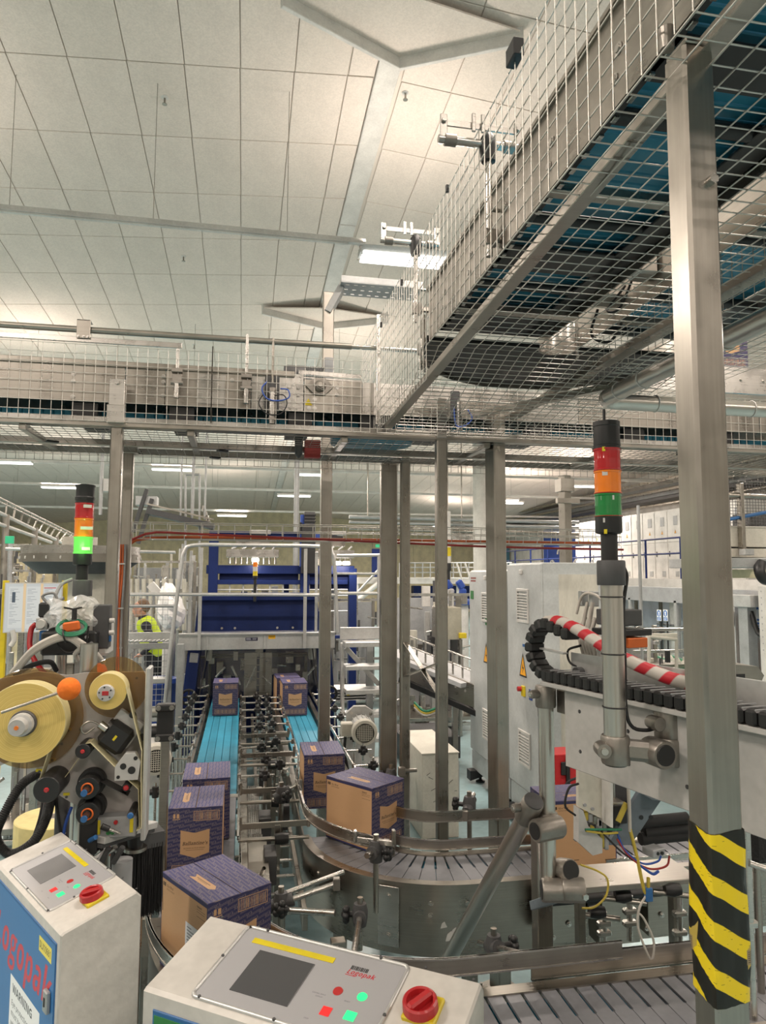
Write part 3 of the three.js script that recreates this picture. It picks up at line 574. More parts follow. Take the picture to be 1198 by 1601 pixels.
{
  const g = thing('mesh_guard', 'wire mesh guard along the long overhead conveyor and under it', 'guard', [0, 2.95, -3.7]);
  stuff(wireGrid(mb(), [-1.75, 2.955, -3.70], [2.4, 0, 0], [0, .385, 0], 48, 8, .0018).build('mesh_front', M.wire, g));
  stuff(wireGrid(mb(), [.69, 2.955, -3.70], [3, 0, 0], [0, .30, 0], 60, 6, .0016).build('mesh_front', M.wire, g));
  stuff(wireGrid(mb(), [-1.75, 2.92, -3.72], [5.4, 0, 0], [0, -.03, -.65], 108, 13, .0016).build('mesh_bottom', M.steel, g));
  stuff(wireGrid(mb(), [-1.75, 2.85, -4.37], [5.4, 0, 0], [0, .07, 0], 108, 2, .0016).build('mesh_back_edge', M.steel, g));
  for (const [x, z] of [[-.13, -4.05], [-1.0, -3.95], [-.18, -4.3]]) mb().box(x, 2.885, z, .06, .01, .035, { ry: .5 }).build('tie_clip', M.black, g);
  for (const x of [-.18, -.18]) mb().box(x, 3.17, -3.695, .006, .4, .006).build('joint_wire', M.steel, g);
}

// ---------- cartons ----------
const atlas = canvasTex(2048, 1024, (g, W, H) => {
  // layout: short face 0..640 x 0..800 | long kraft face 660..1520 x 0..800 | flap 1540..2048 x 0..420 (two flaps)
  const kraft = '#b5906a', navy = '#2a2b52', ink = '#2c2d5c', pat = '#a8937f';
  const script = (x, y, s, c) => { g.save(); g.translate(x, y); g.fillStyle = c; g.font = `italic ${s}px serif`; g.fillText("Ballantine's", 0, 0); g.restore(); };
  const patt = (x0, y0, w, h, step) => { g.save(); g.beginPath(); g.rect(x0, y0, w, h); g.clip(); for (let r = 0; r * step < h + step; r++) for (let k = -1; k < w / 120 + 1; k++) { g.save(); g.translate(x0 + k * 128 + (r % 2) * 64, y0 + r * step); g.rotate(-.18); g.fillStyle = pat; g.globalAlpha = .7; g.font = `italic ${step * .62}px serif`; g.fillText("Ballantine's", 0, 0); g.restore(); } g.restore(); };
  g.fillStyle = navy; g.fillRect(0, 0, 640, 800); patt(0, 10, 640, 800, 54);
  // crest panel with notched top and pointed foot
  g.fillStyle = kraft; g.beginPath(); g.moveTo(150, 250); g.lineTo(300, 285); g.lineTo(330, 285); g.lineTo(490, 250); g.lineTo(490, 520); g.lineTo(320, 575); g.lineTo(150, 520); g.fill();
  g.fillStyle = '#3a2c22'; g.font = 'italic bold 54px serif'; g.fillText("Ballantine's", 172, 425, 296); g.font = '19px serif'; g.fillText('BLENDED SCOTCH WHISKY', 190, 468); g.fillRect(215, 482, 210, 3);
  g.fillStyle = navy; g.fillRect(150, 640, 430, 110); g.strokeStyle = kraft; g.lineWidth = 6; g.strokeRect(60, 650, 520, 110); g.strokeRect(300, 40, 300, 105);
  for (const [x, y, n, h] of [[75, 662, 30, 88], [312, 52, 17, 82]]) for (let i = 0; i < n; i++) { g.fillStyle = i % 3 ? kraft : pat; g.fillRect(x + i * 16.4, y, 5 + (i * 7 % 6), h); }
  g.fillStyle = kraft; g.fillRect(60, 60, 26, 50); g.fillRect(100, 60, 30, 50); g.fillRect(52, 118, 90, 8);
  // long kraft face
  g.fillStyle = kraft; g.fillRect(660, 0, 860, 800); g.fillStyle = navy; g.fillRect(660, 0, 860, 34); g.fillRect(660, 0, 10, 800); g.fillRect(1508, 0, 12, 800); g.fillRect(660, 776, 860, 24);
  for (let i = 0; i < 500; i++) { g.fillStyle = `rgba(70,45,20,${.03 + rnd() * .05})`; g.fillRect(670 + rnd() * 838, 36 + rnd() * 738, 12 + rnd() * 60, 1.5); }
  g.fillStyle = '#3b2c1e'; g.fillRect(690, 60, 20, 34); g.fillRect(716, 60, 26, 34); g.font = 'bold 30px sans-serif'; g.fillText('12 x 70 cl', 760, 90); g.font = '20px sans-serif'; g.fillText('SCOTCH WHISKY', 760, 116);
  g.font = 'bold 24px sans-serif'; g.fillText('1000497', 1330, 80); g.fillRect(1330, 92, 150, 3); g.fillRect(1330, 112, 140, 3); g.fillRect(1330, 150, 150, 3);
  g.fillRect(690, 700, 330, 8); g.fillRect(690, 716, 250, 5);
  // flaps
  g.fillStyle = '#3a3a68'; g.fillRect(1540, 0, 508, 1024); patt(1540, 4, 508, 1020, 58);
  g.fillStyle = kraft; g.beginPath(); g.moveTo(1690, 120); g.lineTo(1900, 120); g.lineTo(1870, 175); g.lineTo(1900, 230); g.lineTo(1690, 230); g.lineTo(1660, 175); g.fill();
  g.fillStyle = '#5a4636'; g.fillRect(1720, 158, 140, 10); g.fillRect(1740, 180, 100, 6);
});
M.carton = S({ map: atlas, roughness: .62 });
const CW = .245, CH = .31, CL = .335;               // short face, height, length
function cartonGeo() {
  const f = (b, w, h, m, x0, y0, x1, y1) => b.plane(w, h, m, [x0 / 2048, 1 - y1 / 1024, x1 / 2048, 1 - y0 / 1024]);
  const body = mb();
  f(body, CW, CH, TR(0, CH / 2, CL / 2), 0, 0, 640, 800); f(body, CW, CH, TR(0, CH / 2, -CL / 2, 0, Math.PI), 0, 0, 640, 800);
  f(body, CL, CH, TR(-CW / 2, CH / 2, 0, 0, -Math.PI / 2), 660, 0, 1520, 800); f(body, CL, CH, TR(CW / 2, CH / 2, 0, 0, Math.PI / 2), 660, 0, 1520, 800);
  f(body, CW, CL, TR(0, .001, 0, Math.PI / 2), 700, 200, 1400, 700);
  const flap = mb();                                  // one half of the lid, a thin folded sheet sloping a little to the seam
  const hw = CW / 2 - .0025, pts = (x, y, z) => [x, y, z], P = [], U = [];
  const q = (v) => { const id = [0, 1, 2, 0, 2, 3]; for (const k of id) { P.push(...v[k].p); U.push(v[k].u[0] / 2048, 1 - v[k].u[1] / 1024); } };
  const z = CL / 2, t = .004;
  q([{ p: [-CW / 2, CH + t, z], u: [1540, 420] }, { p: [-.002, CH + t - .0015, z], u: [1540, 0] }, { p: [-.002, CH + t - .0015, -z], u: [2048, 0] }, { p: [-CW / 2, CH + t, -z], u: [2048, 420] }]);
  q([{ p: [-CW / 2, CH, z], u: [1545, 900] }, { p: [-.002, CH, z], u: [1560, 900] }, { p: [-.002, CH + t - .0015, z], u: [1560, 905] }, { p: [-CW / 2, CH + t, z], u: [1545, 905] }]);
  q([{ p: [-.002, CH, -z], u: [1545, 900] }, { p: [-CW / 2, CH, -z], u: [1560, 900] }, { p: [-CW / 2, CH + t, -z], u: [1560, 905] }, { p: [-.002, CH + t - .0015, -z], u: [1545, 905] }]);
  q([{ p: [-CW / 2, CH, -z], u: [1545, 900] }, { p: [-CW / 2, CH, z], u: [1560, 900] }, { p: [-CW / 2, CH + t, z], u: [1560, 905] }, { p: [-CW / 2, CH + t, -z], u: [1545, 905] }]);
  q([{ p: [-.002, CH, z], u: [1545, 900] }, { p: [-.002, CH, -z], u: [1560, 900] }, { p: [-.002, CH + t - .0015, -z], u: [1560, 905] }, { p: [-.002, CH + t - .0015, z], u: [1545, 905] }]);
  const g = new THREE.BufferGeometry(); g.setAttribute('position', new THREE.Float32BufferAttribute(P, 3)); g.setAttribute('uv', new THREE.Float32BufferAttribute(U, 2)); g.computeVertexNormals();
  return [body.geom(), g];
}
const [cBody, cFlap] = cartonGeo(), cFlap2 = cFlap.clone(); { const u = cFlap2.attributes.uv; for (let i = 0; i < 6; i++) u.setY(i, u.getY(i) - 440 / 1024); }
M.cardIn = paint(lin(.33, .22, .12), .8);
function carton(x, y, z, turn, label) {
  const t = thing('carton', label, 'box', [x, y, z], turn, 'whisky cartons on the conveyors');
  const add = (g, n, ry = 0, m = M.carton) => { const o = new THREE.Mesh(g, m); o.name = n; o.rotation.y = ry; t.add(o); };
  add(cBody, 'body'); add(cFlap, 'top_flap'); add(cFlap2, 'top_flap', Math.PI);
  const inner = mb().box(0, CH / 2, 0, CW - .004, CH - .004, CL - .004).geom(); const o = new THREE.Mesh(inner, M.cardIn); o.name = 'inner_board'; t.add(o);
  return t;
}
const BELT = .8;
carton(-.195, BELT + .006, -3.665, 0, 'navy carton waiting upright behind the carton with the paper label');
carton(-.172, BELT + .006, -4.13, .02, 'navy carton almost hidden behind the upright one on the same lane');
carton(-.15, BELT + .006, -7.47, 0, 'small distant navy carton leaving the blue machine on the lane beside the stairs and roll');
carton(.50, BELT + .006, -4.52, 0, 'navy carton seen end on, just before the bend with the loose carton');
carton(.52, BELT + .006, -7.35, .03, 'distant navy carton leaving the machine on the lane beside the ladder');
carton(.475, BELT + .006, -7.72, .06, 'navy carton half hidden inside the machine mouth');
carton(.655, BELT + .012, -3.82, Math.atan2(.6, .8), 'carton turned on the inner bend showing its plain kraft side');
const near = carton(-.074, BELT + .012, -2.687, Math.atan2(.517, .856), 'carton with a white paper label on its kraft side by the consoles');
mb().plane(.1, .11, new THREE.Matrix4().multiplyMatrices(near.matrixWorld, TR(-CW / 2 - .0012, .155, .07, 0, -Math.PI / 2)), [0, 0, 1, 1]).build('paper_label', printMat(canvasTex(128, 128, (g) => { g.fillStyle = '#c9cdd2'; g.fillRect(0, 0, 128, 128); g.fillStyle = '#6a7076'; for (let i = 0; i < 9; i++) g.fillRect(14, 14 + i * 12, 40 + (i * 37 % 56), 4); g.fillRect(70, 80, 44, 36); }), .6), near, 'white printed paper label');
carton(1.62, BELT + .012, -3.38, Math.PI / 2, 'carton beneath the labelling head with a white printed top');
carton(2.98, 3.50, -4.03, 0, 'carton riding high on the long overhead conveyor');

// ---------- the two straight lanes with blue belts ----------
function lane(name, label, cx, bw, zA, zB, zBlueEnd, side) {
  const t = thing(name, label, 'conveyor', [cx, 0, (zA + zB) / 2]);
  const n = 5, sw = bw / n;
  for (let i = 0; i < n; i++) mb().ab(cx - bw / 2 + i * sw + .0015, cx - bw / 2 + (i + 1) * sw - .0015, BELT - .012, BELT, zA, zBlueEnd, .002).build('belt_strip', M.belt, t);
  if (zBlueEnd < zB) {
    mb().rod([cx - bw / 2 - .02, BELT - .01, zBlueEnd + .03], [cx + bw / 2 + .02, BELT - .01, zBlueEnd + .03], .02, 14).build('transfer_roller', M.steelBright, t);
    for (let i = 0; i < n; i++) mb().ab(cx - bw / 2 + i * sw + .0015, cx - bw / 2 + (i + 1) * sw - .0015, BELT - .012, BELT - .001, zBlueEnd + .06, zB, .002).build('belt_strip', side > 0 ? M.beltPale : M.slat, t);
  }
  for (const s of [-1, 1]) {
    mb().ab(cx + s * (bw / 2 + .045) - .022, cx + s * (bw / 2 + .045) + .022, BELT - .14, BELT + .012, zA, zB, .004).build('side_frame', M.steel, t);
    for (let z = zA + .4; z < zB; z += 1.15) mb().ab(cx + s * (bw / 2 + .05) - .025, cx + s * (bw / 2 + .05) + .025, 0, BELT - .14, z - .025, z + .025).build('leg', M.steelV, t);
  }
  for (let z = zA + .2; z < zB; z += .38) mb().ab(cx - bw / 2 - .04, cx + bw / 2 + .04, BELT - .1, BELT - .07, z - .012, z + .012).build('cross_member', M.steel, t);
  mb().ab(cx - bw / 2, cx + bw / 2, BELT - .06, BELT - .045, zA, zB).build('return_belt', M.belt, t);
  return t;
}
const laneL = lane('belt_conveyor', 'straight lane with deep blue belt feeding the wide outer bend', -.165, .30, -8.3, -3.12, -4.75, -1);
const laneR = lane('belt_conveyor', 'straight lane with pale blue belt feeding the tight inner bend', .55, .29, -8.3, -4.72, -5.62, 1);
{ // perforated tread plate beside the lower end of the first lane
  const t = thing('tread_plate', 'grey perforated steel plate between the lanes beside the upright carton', 'plate', [.1, .79, -4.2]);
  const h = mb(); for (let i = 0; i < 8; i++) h.ab(.035 + i * .0121, .0395 + i * .0121, .782, .79, -4.95, -4.0, .0005); for (let k = 0; k < 63; k++) h.ab(.035, .124, .780, .786, -4.95 + k * .0152, -4.944 + k * .0152, .0005); stuff(h.build('grating', M.steelBright, t));
  mb().ab(.03, .15, .775, .786, -3.98, -3.3, .002).build('plate', M.steel, t);
  mb().tube([[.10, .79, -3.35], [.105, .86, -3.33], [.115, .91, -3.28]], .009, 10).build('bent_finger', M.steelBright, t);
}
// slat chain on a bend followed by a straight, each slat its own piece
function bend(label, cx, cz, R, w, xEnd, slatMat, o = {}) {
  const t = thing('bend_conveyor', label, 'conveyor', [cx, 0, cz]);
  const Ri = R - w / 2, Ro = R + w / 2, pitch = .0635, n = Math.round(R * Math.PI / 2 / pitch), da = Math.PI / 2 / n;
  // each slat: tight on the outer half, a slot wide apart on the inner half
  const ri = Ri + .045, ro = Ro - .04, rm = (ri + ro) / 2, wedge = (() => { const P = (r, h) => [r * Math.cos(h), r * Math.sin(h)], A = da / 2 - .0012 / R, B = da / 2 - .006 / R; return mb().ext([P(ri, -B), P(rm, -B), P(rm, -A), P(ro, -A), P(ro, A), P(rm, A), P(rm, B), P(ri, B)], .010, new THREE.Matrix4().makeRotationX(Math.PI / 2)).geom(); })();
  for (let i = 0; i < n; i++) { const m = new THREE.Mesh(wedge, slatMat); m.name = 'chain_slat'; m.position.set(0, BELT + .006, 0); m.rotation.y = Math.PI + (i + .5) * da; t.add(m); }
  const zc = cz + R, straight = (() => { const h = pitch / 2 - .0012, k = pitch / 2 - .006; return mb().ext([[-k, R - ri], [-k, R - rm], [-h, R - rm], [-h, R - ro], [h, R - ro], [h, R - rm], [k, R - rm], [k, R - ri]], .010, new THREE.Matrix4().makeRotationX(-Math.PI / 2).setPosition(0, -.005, 0)).geom(); })();
  for (let x = cx + pitch / 2; x < xEnd; x += pitch) { const m = new THREE.Mesh(straight, slatMat); m.name = 'chain_slat'; m.position.set(x - cx, BELT + .001, R); m.rotation.y = o.skew || 0; t.add(m); }
  const bandOf = (r, y0, y1, th, name, mat) => mb().band([...arc(cx, cz, r, Math.PI, Math.PI / 2, 28, (y0 + y1) / 2), V(xEnd, (y0 + y1) / 2, cz + r)], th, y1 - y0).build(name, mat, t);
  bandOf(Ro, BELT - .30, BELT + .002, .005, 'skirt', M.steel);
  bandOf(Ri, BELT - .22, BELT + .002, .005, 'skirt', M.steel);
  mb().band([...arc(cx, cz, Ro - .017, Math.PI, Math.PI / 2, 28, BELT + .005), V(xEnd, BELT + .005, cz + Ro - .017)], .046, .012).build('rim', M.steel, t);
  mb().band([...arc(cx, cz, Ri + .02, Math.PI, Math.PI / 2, 20, BELT + .006), V(xEnd, BELT + .006, cz + Ri + .02)], .05, .012).build('rim', M.steel, t);
  bandOf(R, BELT - .035, BELT - .02, w * .8, 'bed', M.belt);
  // legs on levelling feet
  for (const [a, r] of o.legs || []) {
    const x = a === null ? r[0] : cx + (Ro - .06) * Math.cos(a), z = a === null ? r[1] : cz + (Ro - .06) * Math.sin(a);
    mb().ab(x - .03, x + .03, .14, BELT - .25, z - .03, z + .03).build('leg', M.steelV, t);
    mb().rod([x, .03, z], [x, .14, z], .011, 10).build('foot_stem', M.steel, t);
    mb().lathe([[0, 0], [.05, 0], [.05, .014], [.02, .035], [0, .035]].reverse(), [x, 0, z], UP, 20).build('foot', M.black, t);
  }
  for (const a of o.bolts || []) for (const y of [.07, .12]) { const c = V(Math.cos(a), 0, Math.sin(a)); mb().bolt([cx + (Ro + .003) * c.x, BELT - y, cz + (Ro + .003) * c.z], c, .008, .006).build('bolt', M.steelBright, t); }
  return t;
}
const inner = bend('tight inner bend conveyor with grey slat chain and deep stainless skirt', 1.05, -3.9, .525, .37, 3.2, M.slat, { legs: [[2.6, 0], [1.58, 0], [null, [1.5, -3.4]], [null, [2.3, -3.4]]], bolts: [2.75, 2.1, 1.85, 1.62] });
mb().ab(.342, .35, .5, .8, -4.72, -3.9).build('skirt', M.steel, inner);
const outer = bend('wide outer bend conveyor with dark slat chain sweeping round in front of the consoles', .75, -3.12, .90, .37, 3.0, M.slat, { legs: [[2.2, 0], [null, [1.2, -2.3]], [null, [2.2, -2.3]]], bolts: [2.7, 2.0] });
{ // white flakes where a sticker was torn off the skirt, a bolted angle plate, drain holes
  for (const [a, y, s] of [[1.69, .60, .05], [1.725, .595, .035], [1.76, .57, .045], [1.72, .56, .03], [1.79, .625, .03]]) { const c = V(Math.cos(a), 0, Math.sin(a)), p = V(1.05 + .7145 * c.x, y, -3.9 + .7145 * c.z); mb().ext([[0, 0], [s, .2 * s], [s * .6, s], [.2 * s, .7 * s]], .001, TR(p.x, p.y, p.z, 0, Math.PI / 2 - a)).build('torn_sticker', M.white, inner); }
  const a = 2.12, c = V(Math.cos(a), 0, Math.sin(a)), p = V(1.05 + .72 * c.x, .66, -3.9 + .72 * c.z);
  mb().box(p.x, p.y, p.z, .10, .26, .008, { ry: Math.PI / 2 - a }).build('angle_plate', M.steelBright, inner);
  for (const y of [.575, .745]) mb().bolt([p.x + c.x * .004, y, p.z + c.z * .004], c, .01, .008).build('bolt', M.steelBright, inner);
}
// ---------- curved guide rails ----------
function guide(label, pts, h = .045, mat = M.steel) { const p = pts.map(vec), t = thing('guide_rail', label, 'rail', [p[0].x, p[0].y - h / 2, p[0].z]); mb().band(p, .006, h).build('strip', mat, t); for (let i = 0; i < 2; i++) mb().band(p.map(v => V(v.x, v.y + (i ? -1 : 1) * (h / 2 - .003), v.z)), .010, .006).build('edge_bead', M.steelBright, t); return t; }
const GY = .97;
guide('curved guide rail hugging the kraft side of the turned carton', [V(.345, GY, -4.55), V(.335, GY, -4.3), ...arc(1.05, -3.9, .715, Math.PI * .98, Math.PI * .72, 14, GY), V(.70, GY - .02, -3.27)], .055);
guide('curved inner guide rail passing in front of the slim posts', [...arc(1.05, -3.9, .30, Math.PI * .92, Math.PI * .5, 14, GY), V(1.6, GY, -3.585)], .055);
guide('low inner rim guide beside the slat chain on the inner bend', [...arc(1.05, -3.9, .335, Math.PI * .8, Math.PI * .5, 12, .845), V(2.6, .845, -3.55)], .05, M.steel);
guide('long curved guide rail on the inside of the wide outer bend', [V(.01, .9, -3.5), ...arc(.75, -3.12, .735, Math.PI, Math.PI * .5, 20, .9), V(1.32, .9, -2.385)], .06);
guide('curved outer guide rail between the paper-labelled carton and the lettered console', [V(-.345, .90, -3.6), ...arc(.75, -3.12, 1.10, Math.PI, Math.PI * .68, 16, .9)], .05);
guide('straight plate guide of the slat conveyor passing the striped post', [V(1.0, .845, -2.425), V(2.9, .845, -2.425)], .075, M.steel);
guide('straight guide along the far side of the inner conveyor under the labelling head', [V(1.7, .85, -3.20), V(3.1, .85, -3.20)], .03, M.steelBright);
guide('thin steel guide beside the upright carton lane, between lanes', [V(.0, .95, -7.7), V(.0, .95, -3.55)], .02, M.steelBright);
guide('thin steel guide on the outer side of the first lane, beside the label machine', [V(-.335, .95, -7.7), V(-.335, .95, -3.7)], .02, M.steelBright);
guide('thin steel guide on the inner side of the second lane, ending at the bend', [V(.375, .95, -7.8), V(.40, .95, -5.8), V(.395, .95, -5.0), V(.36, .95, -4.6)], .024, M.steelBright);
guide('thin steel guide on the ladder side of the second lane', [V(.72, .95, -7.7), V(.73, .95, -4.6)], .024, M.steelBright);

// ---------- clamps that hold the guides ----------
function clamp(x, y, z, dx, dz, o = {}) {           // upright at x,z ; arm reaching by dx,dz ; y is the arm height
  const t = thing('rail_clamp', o.label || 'black clamp knuckle and bright rods holding a lane guide', 'clamp', [x, o.y0 ?? .6, z], 0, o.group || 'clamps along the lane guides');
  const y0 = o.y0 ?? .6, L = Math.hypot(dx, dz), ux = dx / L, uz = dz / L;
  mb().rod([x, y0, z], [x, y + .05, z], o.r || .008, 8).build('upright_rod', M.steelBright, t);
  mb().rod([x - ux * .06, y, z - uz * .06], [x + dx, y, z + dz], o.r2 || .008, 8).build('arm_rod', M.steelBright, t);
  mb().lathe([[0, -.03], [.019, -.03], [.022, 0], [.019, .03], [0, .03]], [x, y, z], UP, 12).rod([x - ux * .03, y, z - uz * .03], [x + ux * .035, y, z + uz * .035], .018, 12).build('knuckle', o.mat || M.black, t);
  mb().rod([x + uz * .02, y, z - ux * .02], [x + uz * .05, y, z - ux * .05], .012, 8).build('knob', M.rubber, t);
  mb().box(x + dx, y, z + dz, .022, .035, .022).build('rail_lug', M.cast, t);
  return t;
}
for (let i = 0; i < 9; i++) { const z = -7.45 + i * .36; clamp(.155 + .02 * (i % 2), .955, z, -.155, 0, { y0: .45, label: 'black clamp between the lanes reaching to the deep blue belt guide', group: 'clamps between the lanes, first guide' }); }
for (let i = 0; i < 9; i++) { const z = -7.38 + i * .32; clamp(.26 - .02 * (i % 2), .95, z, .125 + .01 * (i % 2), 0, { y0: .45, label: 'black clamp between the lanes reaching to the pale blue belt guide', group: 'clamps between the lanes, second guide' }); }
for (let i = 0; i < 10; i++) clamp(-.47, .95, -7.6 + i * .36, .135, 0, { y0: .5, label: 'black clamp on the label machine side of the deep blue belt', group: 'clamps on the outer side of the first lane' });
for (let i = 0; i < 8; i++) clamp(.86, .95, -7.5 + i * .40, -.13, 0, { y0: .5, label: 'black clamp on the ladder side of the pale blue belt', group: 'clamps on the ladder side of the second lane' });
// cross frames with flat arms between the lanes
for (const [z, y] of [[-4.95, .985], [-4.35, .93], [-5.6, .97], [-3.85, .90]]) {
  const t = thing('guide_bracket', `flat steel cross frame tying the two lane guides ${z < -5.5 ? 'beside the roller seam' : z < -4.8 ? 'below the pale belt end' : z < -4.2 ? 'behind the upright carton' : 'nearest the bends'}`, 'bracket', [.2, .5, z]);
  mb().bar([.0, y, z], [.37, y, z], .012, .03).build('flat_arm', M.steel, t);
  mb().rod([.0, y - .05, z + .05], [.36, y - .055, z + .05], .011, 10).build('round_arm', M.steel, t);
  mb().bar([.2, .5, z], [.2, y, z], .03, .02).build('upright', M.steel, t);
  mb().lathe([[0, -.035], [.025, -.035], [.03, 0], [.025, .035], [0, .035]], [.22, y - .055, z + .05], V(1, 0, 0), 14).build('knuckle', M.black, t);
  for (const x of [.01, .36]) mb().box(x, y + .015, z, .016, .07, .02).build('lug', M.steel, t);
}
{ // ladder-like floor frame between the lanes
  const t = thing('lane_frame', 'rungs and drive housings in the dark gap between the two lanes', 'frame', [.2, 0, -4.6]);
  for (const x of [.12, .30]) mb().ab(x - .012, x + .012, .62, .70, -7.9, -3.3).build('runner', M.steel, t);
  for (let z = -7.8; z < -3.3; z += .2) mb().ab(.12, .30, .655, .665, z - .012, z + .012).build('rung', M.steelBright, t);
  for (const z of [-7.4, -6.1, -4.8, -3.6]) mb().ab(.17, .23, 0, .64, z - .03, z + .03).build('leg', M.steelV, t);
  for (const [x, z, w] of [[.15, -4.3, .07], [.27, -4.5, .06], [.18, -5.3, .08], [.25, -6.3, .08], [.16, -3.75, .06]]) mb().box(x, .74, z, w, .14, .16).build('drive_housing', M.greyDark, t);
  for (let i = 0; i < 14; i++) mb().rod([.115, .70 + (i % 2) * .02, -3.4 - i * .09], [.135, .70 + (i % 2) * .02, -3.4 - i * .09], .011, 8).build('grommet', M.steelBright, t);
  for (const [x, z] of [[.31, -5.05], [.30, -4.95], [.12, -4.55]]) mb().lathe([[0, -.02], [.03, -.015], [.032, .01], [.02, .03], [0, .03]], [x, .86, z], UP, 14).build('bright_knob', M.steelBright, t);
}
// big clamps round the bends
function bigClamp(label, p, q, up0, o = {}) {       // p knuckle, q guide end of arm
  const t = thing('rail_clamp', label, 'clamp', [p[0], up0, p[2]], 0);
  const P = vec(p), Q = vec(q), d = Q.clone().sub(P).normalize();
  mb().rod([p[0], up0, p[2]], [p[0], p[1] + .07, p[2]], .0125, 12).build('upright_rod', M.steel, t);
  mb().rod(P.clone().addScaledVector(d, -(o.back || .09)), Q, .0125, 12).build('arm_rod', M.steelBright, t);
  mb().lathe([[0, -.045], [.028, -.045], [.034, -.01], [.034, .015], [.026, .045], [0, .045]], P, UP, 16).rod(P.clone().addScaledVector(d, -.05), P.clone().addScaledVector(d, .055), .027, 14).build('knuckle', M.greyDark, t);
  const s = V(-d.z, 0, d.x), K = P.clone().addScaledVector(s, o.knob || .06);
  mb().rod(P, K, .012, 10).build('stem', M.black, t);
  const kb = mb(); for (let i = 0; i < 5; i++) { const a = i / 5 * Math.PI * 2; kb.ball(K.clone().add(V(d.x * Math.cos(a) * .022, Math.sin(a) * .022, d.z * Math.cos(a) * .022)), .016, 10); } kb.ball(K, .022, 10); kb.build('star_knob', M.black, t);
  mb().box(Q.x, Q.y, Q.z, .03, .05, .03, { ry: Math.atan2(d.x, d.z) }).build('rail_lug', M.cast, t);
  return t;
}
bigClamp('clamp with cross arms on the guide below the turned carton', [.60, .98, -3.20], [.66, .97, -3.28], .72);
bigClamp('clamp on the skirt plate holding the long guide of the outer bend', [.52, .745, -3.14], [.40, .80, -2.60], .6, { back: .16 });
bigClamp('star knob clamp beside the sloping tube, above the long guide', [1.0, .735, -2.80], [1.02, .88, -2.42], .66, { back: .16, knob: -.09 });
bigClamp('clamp with star knob on the inner guide in front of the cream cabinet', [1.18, 1.0, -3.66], [1.14, .97, -3.60], .74, { knob: .08 });
bigClamp('clamp with two long rods beside the paper-labelled carton', [.185, .80, -3.18], [.42, .87, -3.16], .45, { back: .2 });
bigClamp('clamp holding the guide start beside the end-on carton', [.24, .93, -4.25], [.34, .97, -4.3], .55, { back: .06 });
bigClamp('clamp behind the turned carton near the broad brown post', [.90, .98, -4.32], [.80, 1.0, -4.05], .7);
{
  const t = thing('guide_bracket', 'pair of flat arms bolted across the guide below the turned carton', 'bracket', [.6, .98, -3.2]);
  mb().bar([.52, 1.005, -3.28], [.665, 1.03, -3.13], .012, .022).build('flat_arm', M.steelBright, t);
  mb().box(.52, 1.02, -3.28, .014, .05, .03).build('lug', M.steelBright, t);
  mb().box(.665, 1.06, -3.13, .014, .06, .03).build('lug', M.steel, t);
}
{
  const t = thing('rod_bracket', 'two long bright rods reaching from the lane clamp to the skirt', 'rods', [.3, .8, -3.2]);
  mb().rod([.20, .83, -3.2], [.47, .86, -3.3], .011, 10).build('rod', M.steelBright, t);
  mb().rod([.20, .79, -3.14], [.40, .80, -3.05], .013, 10).build('rod', M.steelBright, t);
  mb().box(.41, .62, -3.02, .06, .18, .05).build('square_tube', M.steel, t);
}
// ---------- gear motors beside the lanes ----------
function gearMotor(x, y, z, ax, label) {
  const t = thing('gear_motor', label, 'motor', [x, y - .2, z]), A = vec(ax).normalize(), at = (d, u = 0) => V(x, y + u, z).addScaledVector(A, d);
  mb().lathe([[0, 0], [.085, 0], [.095, .012], [.098, .05], [.09, .075], [.07, .082]], at(0), A, 28).build('fan_cowl', M.cream, t);
  mb().lathe([[0, 0], [.062, 0], [.062, .004], [0, .004]].reverse(), at(.07), A, 24).build('fan_mesh_back', M.black, t);
  const gr = mb(), sx = A.clone().cross(UP).normalize(); for (let i = -4; i <= 4; i++) { const l = Math.sqrt(.064 ** 2 - (i * .013) ** 2); gr.rod(at(.08).addScaledVector(sx, i * .013).add(V(0, -l, 0)), at(.08).addScaledVector(sx, i * .013).add(V(0, l, 0)), .0022, 5); gr.rod(at(.081, i * .013).addScaledVector(sx, -l), at(.081, i * .013).addScaledVector(sx, l), .0022, 5); } stuff(gr.build('fan_grille', M.cream, t));
  mb().lathe([[0, -.2], [.075, -.2], [.082, -.18], [.082, -.02], [.075, 0], [0, 0]], at(0), A, 24).build('body', M.aluPaint, t);
  const fn = mb(); for (let i = 0; i < 16; i++) { const a = i / 16 * Math.PI * 2, o = sx.clone().multiplyScalar(Math.cos(a) * .086).add(V(0, Math.sin(a) * .086, 0)); fn.bar(at(-.18).add(o), at(-.02).add(o), .004, .012, { up: o }); } fn.build('cooling_fins', M.aluPaint, t);
  const s2 = UP.clone().cross(A).normalize(); mb().ext([[-.11, -.30], [.11, -.30], [.12, -.05], [.10, .10], [.04, .14], [-.05, .14], [-.11, .09]], .05, new THREE.Matrix4().makeBasis(s2, UP, A).setPosition(at(-.27))).build('gearbox_plate', M.aluPaint, t);
  for (const [u, v] of [[-.08, .08], [.07, .09], [-.085, -.24], [.085, -.24]]) mb().bolt(at(-.22, v).addScaledVector(sx, u), A, .009, .008).build('bolt', M.steelBright, t);
  mb().add(chamferBox(.09, .10, .09, .008), new THREE.Matrix4().makeBasis(s2, UP, A).setPosition(at(-.08, 0).addScaledVector(sx, .12))).build('terminal_box', M.cream, t);
  mb().tube([at(-.08, -.05).addScaledVector(sx, .13), at(-.06, -.16).addScaledVector(sx, .135), at(-.07, -.3).addScaledVector(sx, .11)].map(v => [v.x, v.y, v.z]), .011, 14).build('cable', M.rubber, t);
  return t;
}
